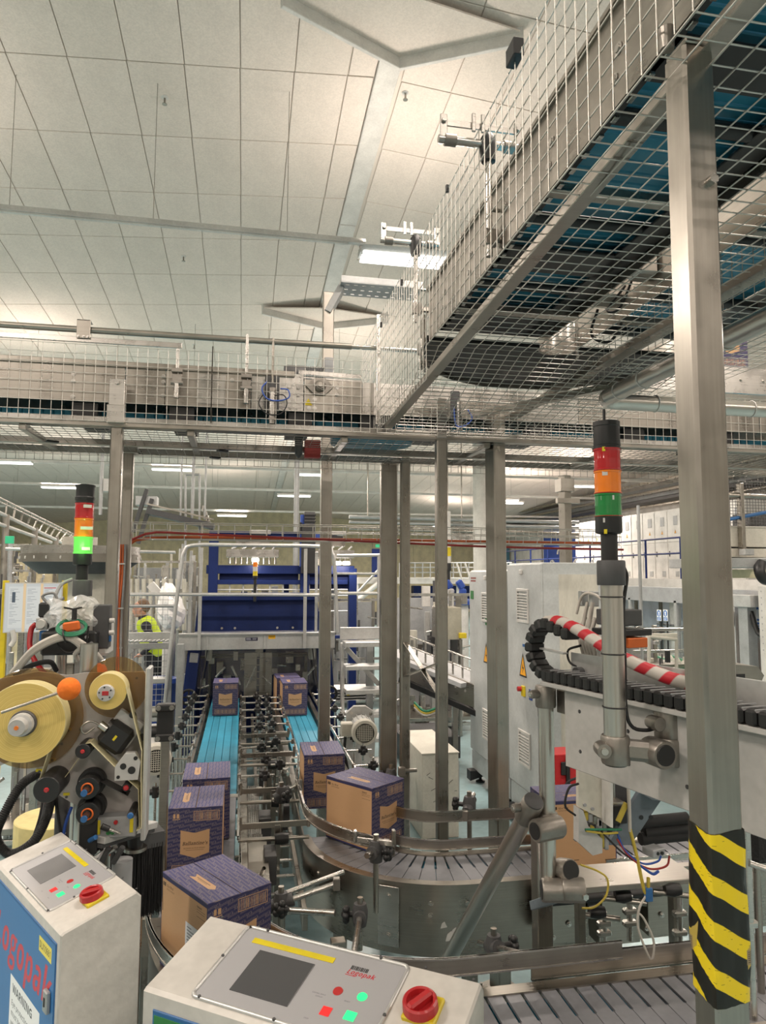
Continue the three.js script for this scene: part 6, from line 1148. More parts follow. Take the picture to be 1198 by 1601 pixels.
{ // stacked spare label rolls on a stand
  const c = onZ(88, 1268, -3.35), t = thing('spare_roll', 'spare yellow label roll lying on a stand behind the console', 'roll', [c.x, 0, c.z]), y1 = c.y - .02;
  mb().lathe([[.04, -.17], [.16, -.17], [.162, -.165], [.162, -.004], [.158, 0], [.04, 0], [.04, -.17]].reverse(), [c.x, y1, c.z], UP, 48).build('paper', M.labelYellow, t); mb().lathe([[.032, -.171], [.04, -.171], [.04, .001], [.032, .001], [.032, -.171]].reverse(), [c.x, y1, c.z], UP, 28).build('core', M.cableWhite, t); mb().box(c.x, y1 - .19, c.z, .36, .03, .36).build('shelf', M.greyPanel, t); mb().ab(c.x - .15, c.x + .15, 0, y1 - .2, c.z - .15, c.z + .15).build('stand', M.greyDark, t);
}

// ---------- labelling machine over the inner conveyor, with its energy chain ----------
{
  const P1 = V(.993, 0, -2.187), P2 = V(1.159, 0, -1.553), d = P2.clone().sub(P1).normalize(), n = V(-d.z, 0, d.x); if (n.x > 0) n.negate();  // n points to the camera side
  const t = thing('label_gantry', 'grey beam of the second labelling machine with energy chain on top', 'machine', [P1.x, 1.6, P1.z]);
  const pt = (s, o, y) => P1.clone().addScaledVector(d, s).addScaledVector(n, o).setY(y), L = 1.35;
  const bar = (s0, s1, o, y0, y1, th, name, m) => mb().bar(pt(s0, o, (y0 + y1) / 2), pt(s1, o, (y0 + y1) / 2), th, y1 - y0).build(name, m, t);
  bar(.05, L, -.035, 1.60, 1.84, .07, 'beam', M.beamGrey); bar(-.02, L, -.01, 1.842, 1.856, .1, 'chain_tray', M.beamGrey);
  bar(.0, L, -.075, 1.856, 1.945, .006, 'guard_sheet', M.alu);
  for (const [s, y] of [[.12, 1.78], [.32, 1.76], [.32, 1.67], [.52, 1.66], [.12, 1.66]]) mb().bolt(pt(s, .0, y), n, .004, .003).build('bolt', M.greyDark, t);
  // chain links along the tray then looping up at the end
  const link = mb().box(0, 0, 0, .030, .036, .062, { c: .006 }).geom(), lip = mb().box(0, .0185, 0, .006, .003, .064, { c: .001 }).geom();
  const ry = Math.atan2(d.x, d.z), path = []; for (let s = L; s > .02; s -= .034) path.push([pt(s, .012, 1.876), 0]);
  const R = .082; for (let i = 0; i <= 8; i++) { const a = i / 8 * Math.PI; path.push([pt(-.0 - R * Math.sin(a), .012, 1.876 + R - R * Math.cos(a)), a]); } for (let s = .03; s < .10; s += .034) path.push([pt(s, .012, 1.876 + 2 * R - s * .25), Math.PI]);
  for (const [p, a] of path) { const m = new THREE.Mesh(link, M.black); m.name = 'chain_link'; const q = new THREE.Quaternion().setFromAxisAngle(UP, ry + Math.PI / 2).multiply(new THREE.Quaternion().setFromAxisAngle(V(0, 0, 1), a)); t.updateMatrixWorld(); m.position.copy(p).sub(t.position); m.quaternion.copy(q); t.add(m); }
  for (let s = L; s > .05; s -= .034) mb().bar(pt(s, -.028, 1.897), pt(s - .012, .05, 1.897), .003, .003).build('link_rib', M.greyPanel, t);
  mb().bar(pt(-.06, .0, 1.955), pt(.06, .0, 1.95), .02, .006).build('loop_bar', M.alu, t);
  // cable drop wrapped in red and white tape
  const tp = canvasTex(64, 256, (g) => { g.fillStyle = '#b9b4ac'; g.fillRect(0, 0, 64, 256); g.fillStyle = '#b3202c'; for (let i = 0; i < 8; i++) { g.beginPath(); g.moveTo(0, i * 32); g.lineTo(64, i * 32 + 26); g.lineTo(64, i * 32 + 40); g.lineTo(0, i * 32 + 14); g.fill(); } }); tp.wrapS = tp.wrapT = THREE.RepeatWrapping; tp.rotation = Math.PI / 2;
  const cp = [pt(-.02, .01, 2.045), pt(.04, .012, 2.05), pt(.12, .012, 2.035), pt(.22, .012, 2.0), pt(.30, .0, 1.965), pt(.42, -.05, 1.92), pt(.5, -.08, 1.905)]; mb().add(new THREE.TubeGeometry(new THREE.CatmullRomCurve3(cp), 60, .019, 14), null, true).build('taped_cable', printMat(tp, .5), t, 'cable bundle wrapped in red and white tape');
  // black motor and cables behind the loop
  const mo = (s, o, y, w, h, dd, m, nm) => { const p = pt(s, o, y); mb().box(p.x, p.y, p.z, w, h, dd, { ry: ry }).build(nm, m, t); };
  mo(.13, -.16, 2.065, .10, .05, .1, M.greyDark, 'motor'); mo(.14, -.16, 2.02, .14, .02, .12, M.black, 'motor_flange'); mo(.17, -.16, 1.99, .08, .03, .08, M.orange, 'orange_block'); mo(.12, -.15, 1.92, .14, .1, .02, M.beamGrey, 'bracket_plate');
  for (let i = 0; i < 5; i++) mb().tube([pt(.02 + i * .012, -.12, 2.06 + (i % 2) * .05), pt(.0 + i * .014, -.11, 2.0), pt(.02 + i * .014, -.11, 1.93), pt(.03 + i * .012, -.11, 1.87)], .007, 20).build('cable', M.cableWhite, t);
  mb().tube([pt(.0, -.1, 2.07), pt(.03, -.1, 2.13), pt(.09, -.1, 2.135), pt(.16, -.12, 2.08)], .005, 24).build('cable', M.cableWhite, t); mb().tube([pt(.04, -.08, 1.97), pt(-.01, -.07, 1.95), pt(.0, -.07, 1.91), pt(.05, -.08, 1.9)], .004, 20).build('cable', M.rubber, t); mb().rod(pt(-.01, -.1, 1.86), pt(.01, -.1, 1.91), .006, 8).build('red_cable', M.cableRed, t);
  for (const s of [.0, .05]) mo(s, -.13, 2.12, .03, .05, .02, M.galv, 'hook_plate');
  mb().lathe([[0, -.012], [.018, -.012], [.018, .012], [0, .012]], pt(.05, -.06, 1.885), n, 14).build('roller', M.greyDark, t);
  // stand tube with clamps, floor tube, sloping strut
  const sx = .985, sz = -2.235; mb().rod([sx, 1.165, sz], [sx, 1.80, sz], .0255, 22).build('stand_tube', M.pipe, t); mb().ab(sx + .1, sx + .16, .012, 1.26, -2.62, -2.56).build('stand_leg', M.steelV, t); mb().bar([sx, 1.2, sz], [sx + .13, 1.2, -2.56], .05, .05).build('stand_link', M.cast, t); mb().ab(sx + .03, sx + .23, 0, .012, -2.7, -2.48).build('stand_foot', M.greyDark, t);
  const cast = (p, r, h, axis, nm = 'tube_clamp') => mb().lathe([[0, -h], [r * .93, -h], [r, -h + .006], [r, h - .006], [r * .93, h], [0, h]], p, axis, 26).build(nm, M.cast, t);
  const ear = (p, off, axis) => { const e = vec(p).clone().add(off); const o = cast(e, .014, .022, axis, 'clamp_ear'); mb().lathe([[0, .004], [.007, .004], [.008, 0], [0, 0]].reverse(), e.clone().addScaledVector(vec(axis), .022), axis, 12).build('ear_screw', M.steelBright, t); };
  cast(V(sx, 1.80, sz), .034, .035, UP); ear(V(sx, 1.81, sz), V(-.038, 0, .01), n); mb().add(chamferBox(.06, .075, .012, .003), TR(sx + .05, 1.785, sz + .03, 0, ry + Math.PI / 2)).build('clamp_plate', M.cast, t);
  const j1 = V(sx - .02, 1.395, sz + .045); cast(j1, .036, .05, n); mb().lathe([[0, .002], [.026, .002], [.026, 0], [0, 0]].reverse(), j1.clone().addScaledVector(n, .05), n, 24).build('tube_plug', M.black, t); cast(V(sx, 1.40, sz), .034, .03, UP);
  const j2 = V(sx + .015, 1.20, sz + .035); cast(j2, .036, .05, V(1, 0, .25).normalize()); cast(V(sx + .06, 1.205, sz + .05), .038, .035, V(1, 0, .25).normalize()); mb().lathe([[0, .002], [.028, .002], [.028, 0], [0, 0]].reverse(), j2.clone().addScaledVector(V(-1, 0, -.25).normalize(), .05), V(-1, 0, -.25).normalize(), 24).build('tube_plug', M.black, t); cast(V(sx + .05, 1.255, sz + .02), .034, .03, V(.2, .3, 1).normalize()); mb().lathe([[0, .002], [.029, .002], [.029, 0], [0, 0]].reverse(), V(sx + .05, 1.255, sz + .02).addScaledVector(V(.2, .3, 1).normalize(), .03), V(.2, .3, 1).normalize(), 24).build('tube_plug', M.black, t); mb().rod([sx + .08, 1.2, sz + .085], [sx + .08, 1.2, sz + .10], .01, 6).build('bolt', M.steelBright, t);
  const sA = V(.925, 1.455, -2.225), sB = V(.78, .50, -2.95); mb().rod(sA, sB, .0285, 22).build('strut', M.pipe, t); const sd = sB.clone().sub(sA).normalize(); cast(sA.clone().addScaledVector(sd, .02), .035, .045, sd); mb().rod(sA.clone().addScaledVector(sd, -.03), sA.clone().addScaledVector(sd, -.024), .031, 20).build('tube_plug', M.greyDark, t); ear(sA.clone().addScaledVector(sd, .03), V(-.036, .02, .01), n);
  mb().rod(sB, [.775, .01, -3.0], .028, 18).build('strut_foot', M.pipe, t);
  mb().bar([sx + .07, 1.17, sz], [sx + .07, 1.0, -2.54], .018, .03).build('flat_arm', M.slate, t);
}
{ // tower light on its bracket
  const x = .957, z = -1.745, y0 = onZ(952, 835, z).y;
  const r = tower(x, y0, z, 1, 'large red amber green signal tower on a steel tube by the striped post', [[M.lensGreen, .062, 'green_lens'], [M.lensAmber, .062, 'amber_lens'], [M.lensRed, .06, 'red_lens'], [M.black, .010, 'collar']], { stem: .11, base: 1.66 }), t = r.t;
  mb().lathe([[0, 0], [.0345, 0], [.035, .004], [.034, .05], [.0355, .052], [.0355, .064], [0, .068]], [x, r.top, z], UP, 32).build('cap', M.black, t);
  mb().rod([x - .006, r.top + .066, z], [x - .006, r.top + .1, z], .004, 8).build('antenna', M.black, t);
  const seam = mb(); for (const h of [0, .062, .124]) seam.torus([x, y0 + .047 + h, z], .0362, .0012, UP, 32); seam.build('lens_seams', M.red, t);
  for (const [dy, w, m] of [[.19, .014, M.white], [.125, .034, M.white], [.065, .016, M.white], [.035, .008, M.yellowLabel], [.255, .008, M.yellowLabel]]) mb().box(x - .026 + w * .3, y0 + dy - .03, z + .0265, w, .012, .001, { ry: -.6 }).build('paper_tag', m, t);
  const cy = onZ(955, 915, z).y, cx = x + .004, by = onZ(960, 1190, z).y; mb().lathe([[0, 0], [.036, 0], [.037, .002], [.037, .062], [.035, .066], [0, .066]], [cx, cy, z], UP, 28).build('cup', M.greyDark, t);
  mb().rod([cx, by + .02, z], [cx, cy + .01, z], .0285, 26).build('tube', M.pipe, t);
  for (const py of [933, 1022, 1105]) { const p = onZ(957, py, z); mb().torus([cx, p.y, z], .0295, .0022, UP, 28).build('cable_tie', M.black, t); }
  mb().tube([[cx + .036, cy + .05, z], [cx + .045, cy + .02, z], [cx + .033, cy - .06, z], [cx + .033, cy - .2, z], [cx + .033, by + .13, z], [cx + .05, by + .085, z], [cx + .09, by + .075, z + .0], [cx + .12, by + .08, z]], .005, 50, 8).build('cable', M.black, t);
  const cast = (p, rr_, h, axis, nm = 'tube_clamp', par = t) => mb().lathe([[0, -h], [rr_ * .93, -h], [rr_, -h + .006], [rr_, h - .006], [rr_ * .93, h], [0, h]], p, axis, 28).build(nm, M.cast, par), D = V(.75, 0, .66).normalize();
  cast([cx, by + .03, z], .037, .036, UP); mb().lathe([[0, -.004], [.028, -.004], [.03, 0], [0, 0]], [cx, by - .006, z], UP, 24).build('tube_plug', M.black, t);
  { const e = V(cx - .045, by + .035, z + .015); cast(e, .019, .024, V(-.25, 0, 1).normalize(), 'clamp_ear'); mb().lathe([[0, .004], [.009, .004], [.010, 0], [0, 0]].reverse(), e.clone().addScaledVector(V(-.25, 0, 1).normalize(), .024), V(-.25, 0, 1).normalize(), 14).build('ear_screw', M.steelBright, t); }
  const e2 = V(cx + .10, by + .025, z + .03); mb().bar([cx + .02, by + .03, z], e2, .05, .05, { c: .012 }).build('clamp_neck', M.cast, t); const F = V(.1, 0, 1).normalize(); cast(e2, .036, .035, F); mb().lathe([[0, .003], [.026, .003], [.027, 0], [0, 0]].reverse(), e2.clone().addScaledVector(F, .035), F, 26).build('tube_plug', M.black, t);
  const e3 = V(cx + .155, by + .02, z + .0); mb().bar(e2.clone().add(V(0, 0, -.02)), e3, .06, .06, { c: .012 }).build('clamp_neck', M.cast, t); cast(e3, .04, .035, UP); cast(V(e3.x, e3.y + .075, e3.z), .037, .042, UP); mb().lathe([[0, 0], [.037, 0], [.033, .008], [0, .008]].reverse(), [e3.x, e3.y + .117, e3.z], UP, 24).build('tube_plug', M.black, t); cast(V(e3.x - .045, e3.y + .075, e3.z + .01), .019, .02, F, 'clamp_ear');
}
{ // print and apply head under the beam, with its wiring
  const Z = -2.35, q = (px, py, dz = 0) => onZ(px, py, Z + dz), t = thing('print_head', 'open print head with white side plate and coloured wires above the inner conveyor', 'machine', q(930, 1340));
  const quad = (pts, z0, z1, name, m) => mb().ext(pts.map(a => { const p = q(...a); return [p.x, p.y]; }), z1 - z0, TR(0, 0, Z + z0)).build(name, m, t);
  quad([[905, 1196], [941, 1208], [941, 1280], [905, 1262]], -.02, .0, 'side_plate', M.cream); quad([[941, 1196], [945, 1200], [945, 1285], [941, 1284]], -.03, .06, 'plate_edge', M.white);
  quad([[903, 1262], [910, 1266], [918, 1290], [940, 1310], [940, 1332], [925, 1336], [903, 1316]], -.03, .01, 'lower_plate', M.aluPaint); for (const [px, py] of [[914, 1258], [926, 1264]]) { const p = q(px, py, .0); mb().rod([p.x, p.y, Z], [p.x, p.y, Z + .006], .006, 8).build('latch', M.greyPanel, t); }
  for (let i = 0; i < 14; i++) { const p = q(908 + (i * 29 % 40), 1272 + (i * 17 % 48), -.02); mb().box(p.x, p.y, p.z, .016, .03 + (i % 3) * .012, .02).build('terminal', [M.black, M.greyPanel, M.aluPaint, M.cableYellow, M.steel][i % 5], t); }
  { const p = q(960, 1268, -.05); mb().box(p.x, p.y, p.z, .06, .065, .08).build('solenoid', M.black, t); mb().box(p.x, p.y + .035, p.z, .05, .01, .07).build('solenoid_cap', M.steel, t); const c = q(952, 1230, -.08); mb().rod([c.x, c.y - .06, c.z], [c.x, c.y + .06, c.z], .022, 16).build('cylinder', M.steel, t); }
  quad([[945, 1210], [1015, 1232], [1004, 1338], [925, 1336], [945, 1300]], -.14, -.12, 'rear_plate', M.greyDark); quad([[1012, 1240], [1050, 1248], [996, 1328], [960, 1328]], -.06, -.04, 'slate_bracket', M.slate); quad([[1014, 1238], [1052, 1246], [1050, 1252], [1012, 1246]], -.06, .03, 'bracket_flange', M.slate);
  for (const [px, py] of [[1003, 1278], [1018, 1278]]) { const p = q(px, py, -.038); mb().rod([p.x, p.y, p.z], [p.x, p.y, p.z + .001], .008, 14).build('bracket_hole', M.black, t); }
  for (const [px, py, l] of [[1020, 1285, .14], [1030, 1300, .2], [1025, 1310, .2]]) { const p = q(px, py, -.09); mb().rod([p.x - .06, p.y, p.z], [p.x + l, p.y + .005, p.z], .022, 14).build('roller', M.rubber, t); }
  { const p = q(1022, 1330, .0); mb().box(p.x, p.y, p.z, .06, .025, .05, { ry: .3 }).build('connector_block', M.greyPanel, t); for (const u of [-.017, 0, .017]) mb().rod([p.x + u, p.y, p.z + .025], [p.x + u, p.y, p.z + .028], .006, 10).build('port', M.black, t); }
  const wire = (m, pts, r = .0035) => mb().tube(pts.map(a => q(a[0], a[1], a[2] || .03)), r, 34, 6).build('wire', m, t);
  wire(M.cableGreen, [[915, 1297], [940, 1297], [972, 1297]], .004); wire(M.cableYellow, [[916, 1299], [945, 1303], [966, 1302]], .004); wire(M.cableBlue, [[966, 1305], [978, 1330], [1005, 1350], [1028, 1347], [1034, 1338]]); wire(M.cableRed, [[965, 1312], [985, 1340], [1015, 1358], [1042, 1354], [1047, 1338]]); wire(M.cableYellow, [[985, 1296], [995, 1335], [1007, 1390], [1013, 1395], [1014, 1372]], .006); wire(M.cableBlue, [[1000, 1352], [1020, 1366], [1030, 1362]], .005); wire(M.rubber, [[940, 1300], [970, 1330], [990, 1345]]); wire(M.cableWhite, [[1012, 1398], [1000, 1420], [998, 1450], [1012, 1490], [1020, 1500], [1022, 1470], [1006, 1435], [997, 1428]], .004); wire(M.cableYellow, [[908, 1352], [935, 1362], [950, 1375], [948, 1400], [930, 1418], [910, 1420]]); wire(M.rubber, [[905, 1225], [890, 1232], [884, 1260], [900, 1275]], .004); wire(M.cableWhite, [[982, 1222], [984, 1260], [985, 1300]], .006);
  { const p = q(1014, 1398, .03); mb().box(p.x, p.y, p.z, .025, .045, .02).build('blue_plug', M.consoleBlue, t); const y = q(973, 1270, .02); mb().box(y.x, y.y, y.z, .02, .07, .006, { rz: -.5 }).build('yellow_lever', M.cableYellow, t); }
  mb().ab(1.25, 1.75, 1.02, 1.04, -2.75, -2.55).build('carrier_rail', M.steel, t); for (const x of [1.3, 1.7]) mb().ab(x - .015, x + .015, .0, 1.03, -2.68, -2.64).build('carrier_leg', M.steel, t);
}
// upright clamps standing between the two bends under the print head
for (const [px, py0, py1, z, l] of [[985, 1400, 1470, -2.62, 'twin collar clamp rod hanging beside the grey cable loop'], [1063, 1390, 1500, -2.55, 'twin collar clamp rod on the print head side of the striped post'], [1168, 1330, 1440, -2.5, 'twin collar clamp rod next to the slim upright tube'], [945, 1425, 1480, -2.7, 'short upright rod with toggle bolts beside the long guide end']]) {
  const a = onZ(px, py0, z), b = onZ(px, py1, z), t = thing('collar_clamp', l, 'clamp', b);
  mb().rod(a, b, .011, 12).build('rod', M.steelBright, t); mb().rod([a.x - .1, a.y - .01, z - .02], [a.x + .05, a.y - .02, z + .03], .011, 10).build('cross_rod', M.steel, t); mb().lathe([[0, -.03], [.02, -.03], [.026, 0], [.02, .03], [0, .03]], [a.x - .03, a.y, z], V(1, 0, .2).normalize(), 14).build('knuckle', M.black, t);
  for (const k of [.35, .62]) { const p = V().lerpVectors(a, b, k); mb().box(p.x, p.y, p.z, .055, .022, .028, { c: .008 }).build('collar', M.steelBright, t); }
}
{ const t = thing('drive_unit', 'gearbox and bearing housings on the inner conveyor skirt', 'drive', [1.55, .55, -3.1]);
  for (const [x, y, w, h, m] of [[1.42, .68, .22, .18, M.steel], [1.68, .66, .2, .2, M.steel], [1.9, .68, .16, .2, M.steel], [1.55, .73, .1, .1, M.black]]) mb().box(x, y, -3.1, w, h, .1).build('housing', m, t); for (let i = 0; i < 8; i++) mb().bolt([1.36 + i * .075, .62 + (i % 3) * .05, -3.045], V(0, 0, 1), .008, .01).build('bolt', M.steelBright, t); mb().rod([1.3, .77, -3.05], [1.95, .77, -3.05], .02, 12).build('shaft', M.black, t); }

const hangY = 5.05;
// ---------- background: everything beyond the packer, set out on depth planes ----------
const bx = (px0, px1, py0, py1, z, dep, name, m, t, c = .004) => { const a = onZ(px0, py0, z), b = onZ(px1, py1, z); return mb().ab(a.x, b.x, b.y, a.y, z - dep, z, c).build(name, m, t); };
const ln = (pts, z, r, name, m, t, seg = 8) => { const b = mb(), p = pts.map(a => onZ(a[0], a[1], z + (a[2] || 0))); for (let i = 0; i + 1 < p.length; i++) b.rod(p[i], p[i + 1], r, seg); return b.build(name, m, t); };
const bg = (name, label, cat, px, z) => { const p = onZ(px, 1000, z); return thing(name, label, cat, [p.x, 0, z]); };
{ // round accumulation drum left
  const Z = -5.9, c = onZ(128, 870, Z), t = thing('accumulation_drum', 'large round steel drum table raised on a cream column', 'machine', [c.x, 0, Z]), R = .43, y1 = 2.40, y0 = 2.29;
  mb().lathe([[R - .02, y1], [R, y1], [R, y0], [R - .02, y0], [R - .02, y1]].reverse(), [c.x, 0, Z], UP, 56).build('rim', M.steelBright, t); mb().lathe([[R + .002, y0 - .012], [R + .008, y0 - .012], [R + .008, y0 + .05], [R + .002, y0 + .05], [R + .002, y0 - .012]].reverse(), [c.x, 0, Z], UP, 56).build('skirt_band', M.steel, t); mb().lathe([[0, y0], [R - .01, y0], [R - .01, y0 - .01], [.30, y0 - .10], [0, y0 - .10]].reverse(), [c.x, 0, Z], UP, 40).build('underside', M.greyDark, t);
  mb().lathe([[.0, 0], [.19, 0], [.19, y0 - .09], [0, y0 - .09]].reverse(), [c.x + .03, 0, Z], UP, 36).build('column', M.cream, t); mb().lathe([[0, y1 - .1], [.13, y1 - .1], [.13, y1 + .08], [0, y1 + .08]].reverse(), [c.x - .04, 0, Z - .1], UP, 32).build('upper_ring', M.cream, t);
  for (let i = 0; i < 26; i++) { const a = i / 26 * 6.283; mb().box(c.x + (R + .009) * Math.cos(a), y0 + .02, Z + (R + .009) * Math.sin(a), .01, .022, .01, { ry: -a }).build('clip', M.white, t); }
}
{ // high rail conveyor at far left
  const t = thing('rail_conveyor', 'high ladder-like rail conveyor running toward the yellow wall', 'conveyor', [-4.2, 3, -11]), A = onX(-2, 795, -3.5), q = (px, py, x = -3.6) => onX(px, py, x);
  for (const [p, e, r] of [[[-4, 800], [96, 848], .03], [[-4, 777], [120, 838], .02], [[-4, 783], [120, 842], .015], [[-4, 818], [80, 848], .03]]) mb().rod(q(...p), q(...e), r, 8).build('rail', r > .025 ? M.white : M.steel, t); for (let i = 0; i < 12; i++) { const k = i / 12, a = V().lerpVectors(q(-4, 777), q(120, 838), k), b = V().lerpVectors(q(-4, 800), q(108, 852), k); mb().rod(a, b, .014, 6).build('upright', M.steel, t); }
  for (const px of [10, 55, 88]) { const a = q(px, 800 + px * .45); mb().rod([a.x, 0, a.z], a, .05, 8).build('leg', M.steelV, t);  }
}
{ const t = bg('exit_sign', 'green emergency exit sign on a post under the rail conveyor', 'sign', 14, -10); bx(8, 21, 838, 850, -10, .03, 'sign_face', M.exitSign, t); ln([[16, 850], [13, 1005], [13, 1210]], -10, .03, 'post', M.galv, t); }
function rack(name, label, px0, px1, py0, py1, z, dep, n, sd, o = {}) { // steel machine frame filled with small assemblies
  const t = bg(name, label, o.cat || 'machine', (px0 + px1) / 2, z), keep = seed; seed = sd; const a = onZ(px0, py0, z), b = onZ(px1, py1, z), x0 = a.x, x1 = b.x, y1 = a.y, y0 = o.floor ? 0 : b.y, W = x1 - x0, Hh = y1 - y0, mats = o.mats || [M.steel, M.steelBright, M.alu, M.greyPanel, M.cream, M.greyDark];
  for (const x of [x0, x1]) for (const zz of [z, z - dep]) mb().ab(x - .025, x + .025, 0, y1, zz - .025, zz + .025).build('post', M.steel, t);
  for (const y of [y1, y0 + Hh * .45, Math.max(.1, y0)]) mb().ab(x0, x1, y - .02, y + .02, z - .02, z + .02).build('rail', M.steelBright, t);
  mb().ab(x0, x1, Math.max(.15, y0), Math.max(.15, y0) + .05, z - dep, z).build('bed', M.steel, t); mb().ab(x0, x1, .1, y1 * .96, z - dep - .03, z - dep).build('back_panel', o.back || M.greyPanel, t);
  for (let i = 0; i < n; i++) { const x = rr(x0, x1), y = rr(y0, y1), k = rnd(), m = mats[Math.floor(rnd() * mats.length)], zz = z - rr(.05, dep * .9), w = W * rr(.03, .12), h = Hh * rr(.05, .2); if (k < .5) mb().box(x, y, zz, w, h, w * .8).build('housing', m, t); else if (k < .8) mb().rod([x, y - h, zz], [x, y + h, zz], Math.min(.06, w * .3), 10).build('cylinder', m, t); else mb().rod([x - w * 1.5, y, zz], [x + w * 1.5, y + rr(-.1, .1), zz], .015, 6).build('tie_rod', M.steelBright, t); }
  seed = keep; return t;
}
rack('filling_line', 'crowded stainless filling line behind the printed sheets', -10, 60, 925, 1070, -6.2, .8, 46, 11, { floor: true });
rack('bottle_rinser', 'stainless machine frame with pipes behind the exit sign post', -20, 48, 852, 925, -13, 1.5, 50, 12, { back: M.yellowWall });
rack('capping_line', 'pale machine with upright tubes behind the landing rails', 196, 302, 878, 1000, -13, 1.2, 90, 13, { floor: true, mats: [M.cream, M.alu, M.steelBright, M.greyPanel, M.white, M.steel] });
rack('case_erector', 'low steel machine visible past the packer uprights', 520, 600, 938, 990, -11.8, 1, 26, 14, { floor: true, mats: [M.alu, M.steelBright, M.greyDark, M.steel] });
rack('bottle_conveyor', 'stainless line of bottles and guards behind the slim posts', 628, 740, 930, 1040, -9.8, 1.0, 70, 15, { floor: true, mats: [M.steelBright, M.cream, M.alu, M.steel, M.greyDark, M.white] });
rack('pallet_station', 'stainless station with tubes beyond the tower light', 985, 1075, 985, 1045, -8, .7, 24, 16, { mats: [M.galv, M.alu, M.greyDark, M.cream] });
for (let i = 0; i < 9; i++) { const x = 204 + i * 10.5, t = bg('feed_tube', 'upright cream feed tube in the row behind the landing rails', 'tube', x, -12.4); t.userData.group = 'row of feed tubes'; ln([[x, 905], [x, 985]], -12.4, .035, 'pipe', M.cream, t, 10); const p = onZ(x, 985, -12.4); mb().rod([p.x, 0, p.z], [p.x, p.y, p.z], .02, 8).build('leg', M.galv, t); }
{ const Z = -9.4, t = bg('wrapped_robot', 'robot arm wrapped in crumpled clear film beside the packer', 'robot', 266, Z), c = onZ(266, 948, Z), g = new THREE.IcosahedronGeometry(1, 4), p = g.attributes.position; for (let i = 0; i < p.count; i++) { const x = p.getX(i), y = p.getY(i), z = p.getZ(i), k = 1 + .07 * Math.sin(9 * x + 5 * y) * Math.sin(7 * z + 4 * y) + .05 * Math.sin(17 * y + 11 * x); p.setXYZ(i, x * .17 * k * (1 - .3 * y), y * .30 * k, z * .17 * k); } g.computeVertexNormals(); mb().add(g, TR(c.x, c.y, Z, 0, 0, .15)).build('film', M.bagWhite, t); mb().rod([c.x, 0, Z], [c.x, c.y - .15, Z], .08, 14).build('pedestal', M.white, t); mb().bar([c.x, c.y, Z], [c.x - .25, c.y + .28, Z], .1, .1).build('arm', M.white, t); }
{ const Z = -13, t = bg('inclined_conveyor', 'dark inclined conveyor hung on rods above the landing', 'conveyor', 270, Z); const a = onZ(232, 800, Z), b = onZ(335, 824, Z); mb().bar([a.x, a.y, Z], [b.x, b.y, Z], .5, .10).build('bed', M.greyDark, t); mb().bar([a.x, a.y + .12, Z + .2], [b.x, b.y + .12, Z + .2], .03, .03).build('rail', M.steel, t); for (const px of [282, 320, 300]) { const p = onZ(px, 812, Z); mb().rod([p.x, p.y, Z], [p.x, hangY, Z], .02, 6).build('hanger', M.galv, t); } for (const [p, q] of [[[238, 780], [216, 850]], [[230, 765], [208, 832]]]) mb().bar(onZ(...p, Z), onZ(...q, Z), .06, .12).build('chute', M.greyDark, t); bx(212, 245, 775, 790, Z, .3, 'motor_box', M.galv, t); for (let i = 0; i < 8; i++) bx(316 + i * 2, 320 + i * 2, 790 + i * 5, 800 + i * 5, Z, .1, 'bracket', M.steelBright, t); }
{ const t = thing('cross_beam', 'grey steel beam spanning the hall behind the long overhead conveyor', 'beam', [-2, 5.1, -13]); mb().ab(-18, 14, 5.05, 5.25, -13.1, -12.9).build('beam', M.galv, t); }
for (const [px, z, w, l] of [[153, -13, .03, 'thin hanger pole with pale box beside the post with orange cables'], [462, -13, .05, 'steel column rising in front of the navy gantry'], [298, -13, .03, 'hanging service pole between the landing and the gantry'], [1001, -7, .018, 'thin steel pole rising between the tower light and the striped post']]) { const t = bg('service_pole', l, 'pole', px, z), p = onZ(px, 900, z); mb().rod([p.x, px === 1001 || px === 462 ? 0 : 3.2, z], [p.x, px === 1001 ? 2.95 : hangY, z], w, 10).build('pole', M.galv, t); if (px === 153) bx(157, 170, 748, 768, z, .2, 'box', M.white, t); if (px === 298) ln([[290, 880], [290, 742], [312, 742], [312, 880]], z, .02, 'hanging_frame', M.galv, t); }
{ // service pipes and duct across the back
  const t = bg('service_pipes', 'grey service pipes running across the back of the hall', 'pipes', 720, -20); for (const [y, r] of [[811, .05], [819, .04], [829, .05], [835, .03]]) ln([[546, y - 3], [905, y + 6]], -20, r, 'pipe', y > 820 ? M.steel : M.galv, t); for (const px of [575, 700, 790]) { const p = onZ(px, 812, -20); mb().rod(p, [p.x, ceilY(p.x, -20) + .01, -20], .02, 6).build('hanger', M.steel, t); }
  const d = bg('air_duct', 'bright square metal air duct below the service pipes', 'duct', 722, -20.2); mb().ext([[700, 815], [735, 818], [746, 836], [742, 850], [718, 850]].map(a => { const p = onZ(...a, -20.2); return [p.x, p.y]; }), .6, TR(0, 0, -20.8)).build('duct', M.steelBright, d); { const p = onZ(722, 816, -20.4); mb().rod(p, [p.x, ceilY(p.x, -20.4) + .01, -20.4], .02, 6).build('hanger', M.steel, d); }
}
{ const p = onZ(751, 880, -19), t = thing('round_column', 'white round building column behind the electrical cabinets', 'column', [p.x, 0, -19]); mb().rod([p.x, 0, -19], [p.x, ceilY(p.x, -19), -19], .19, 24).build('shaft', M.wall, t); }
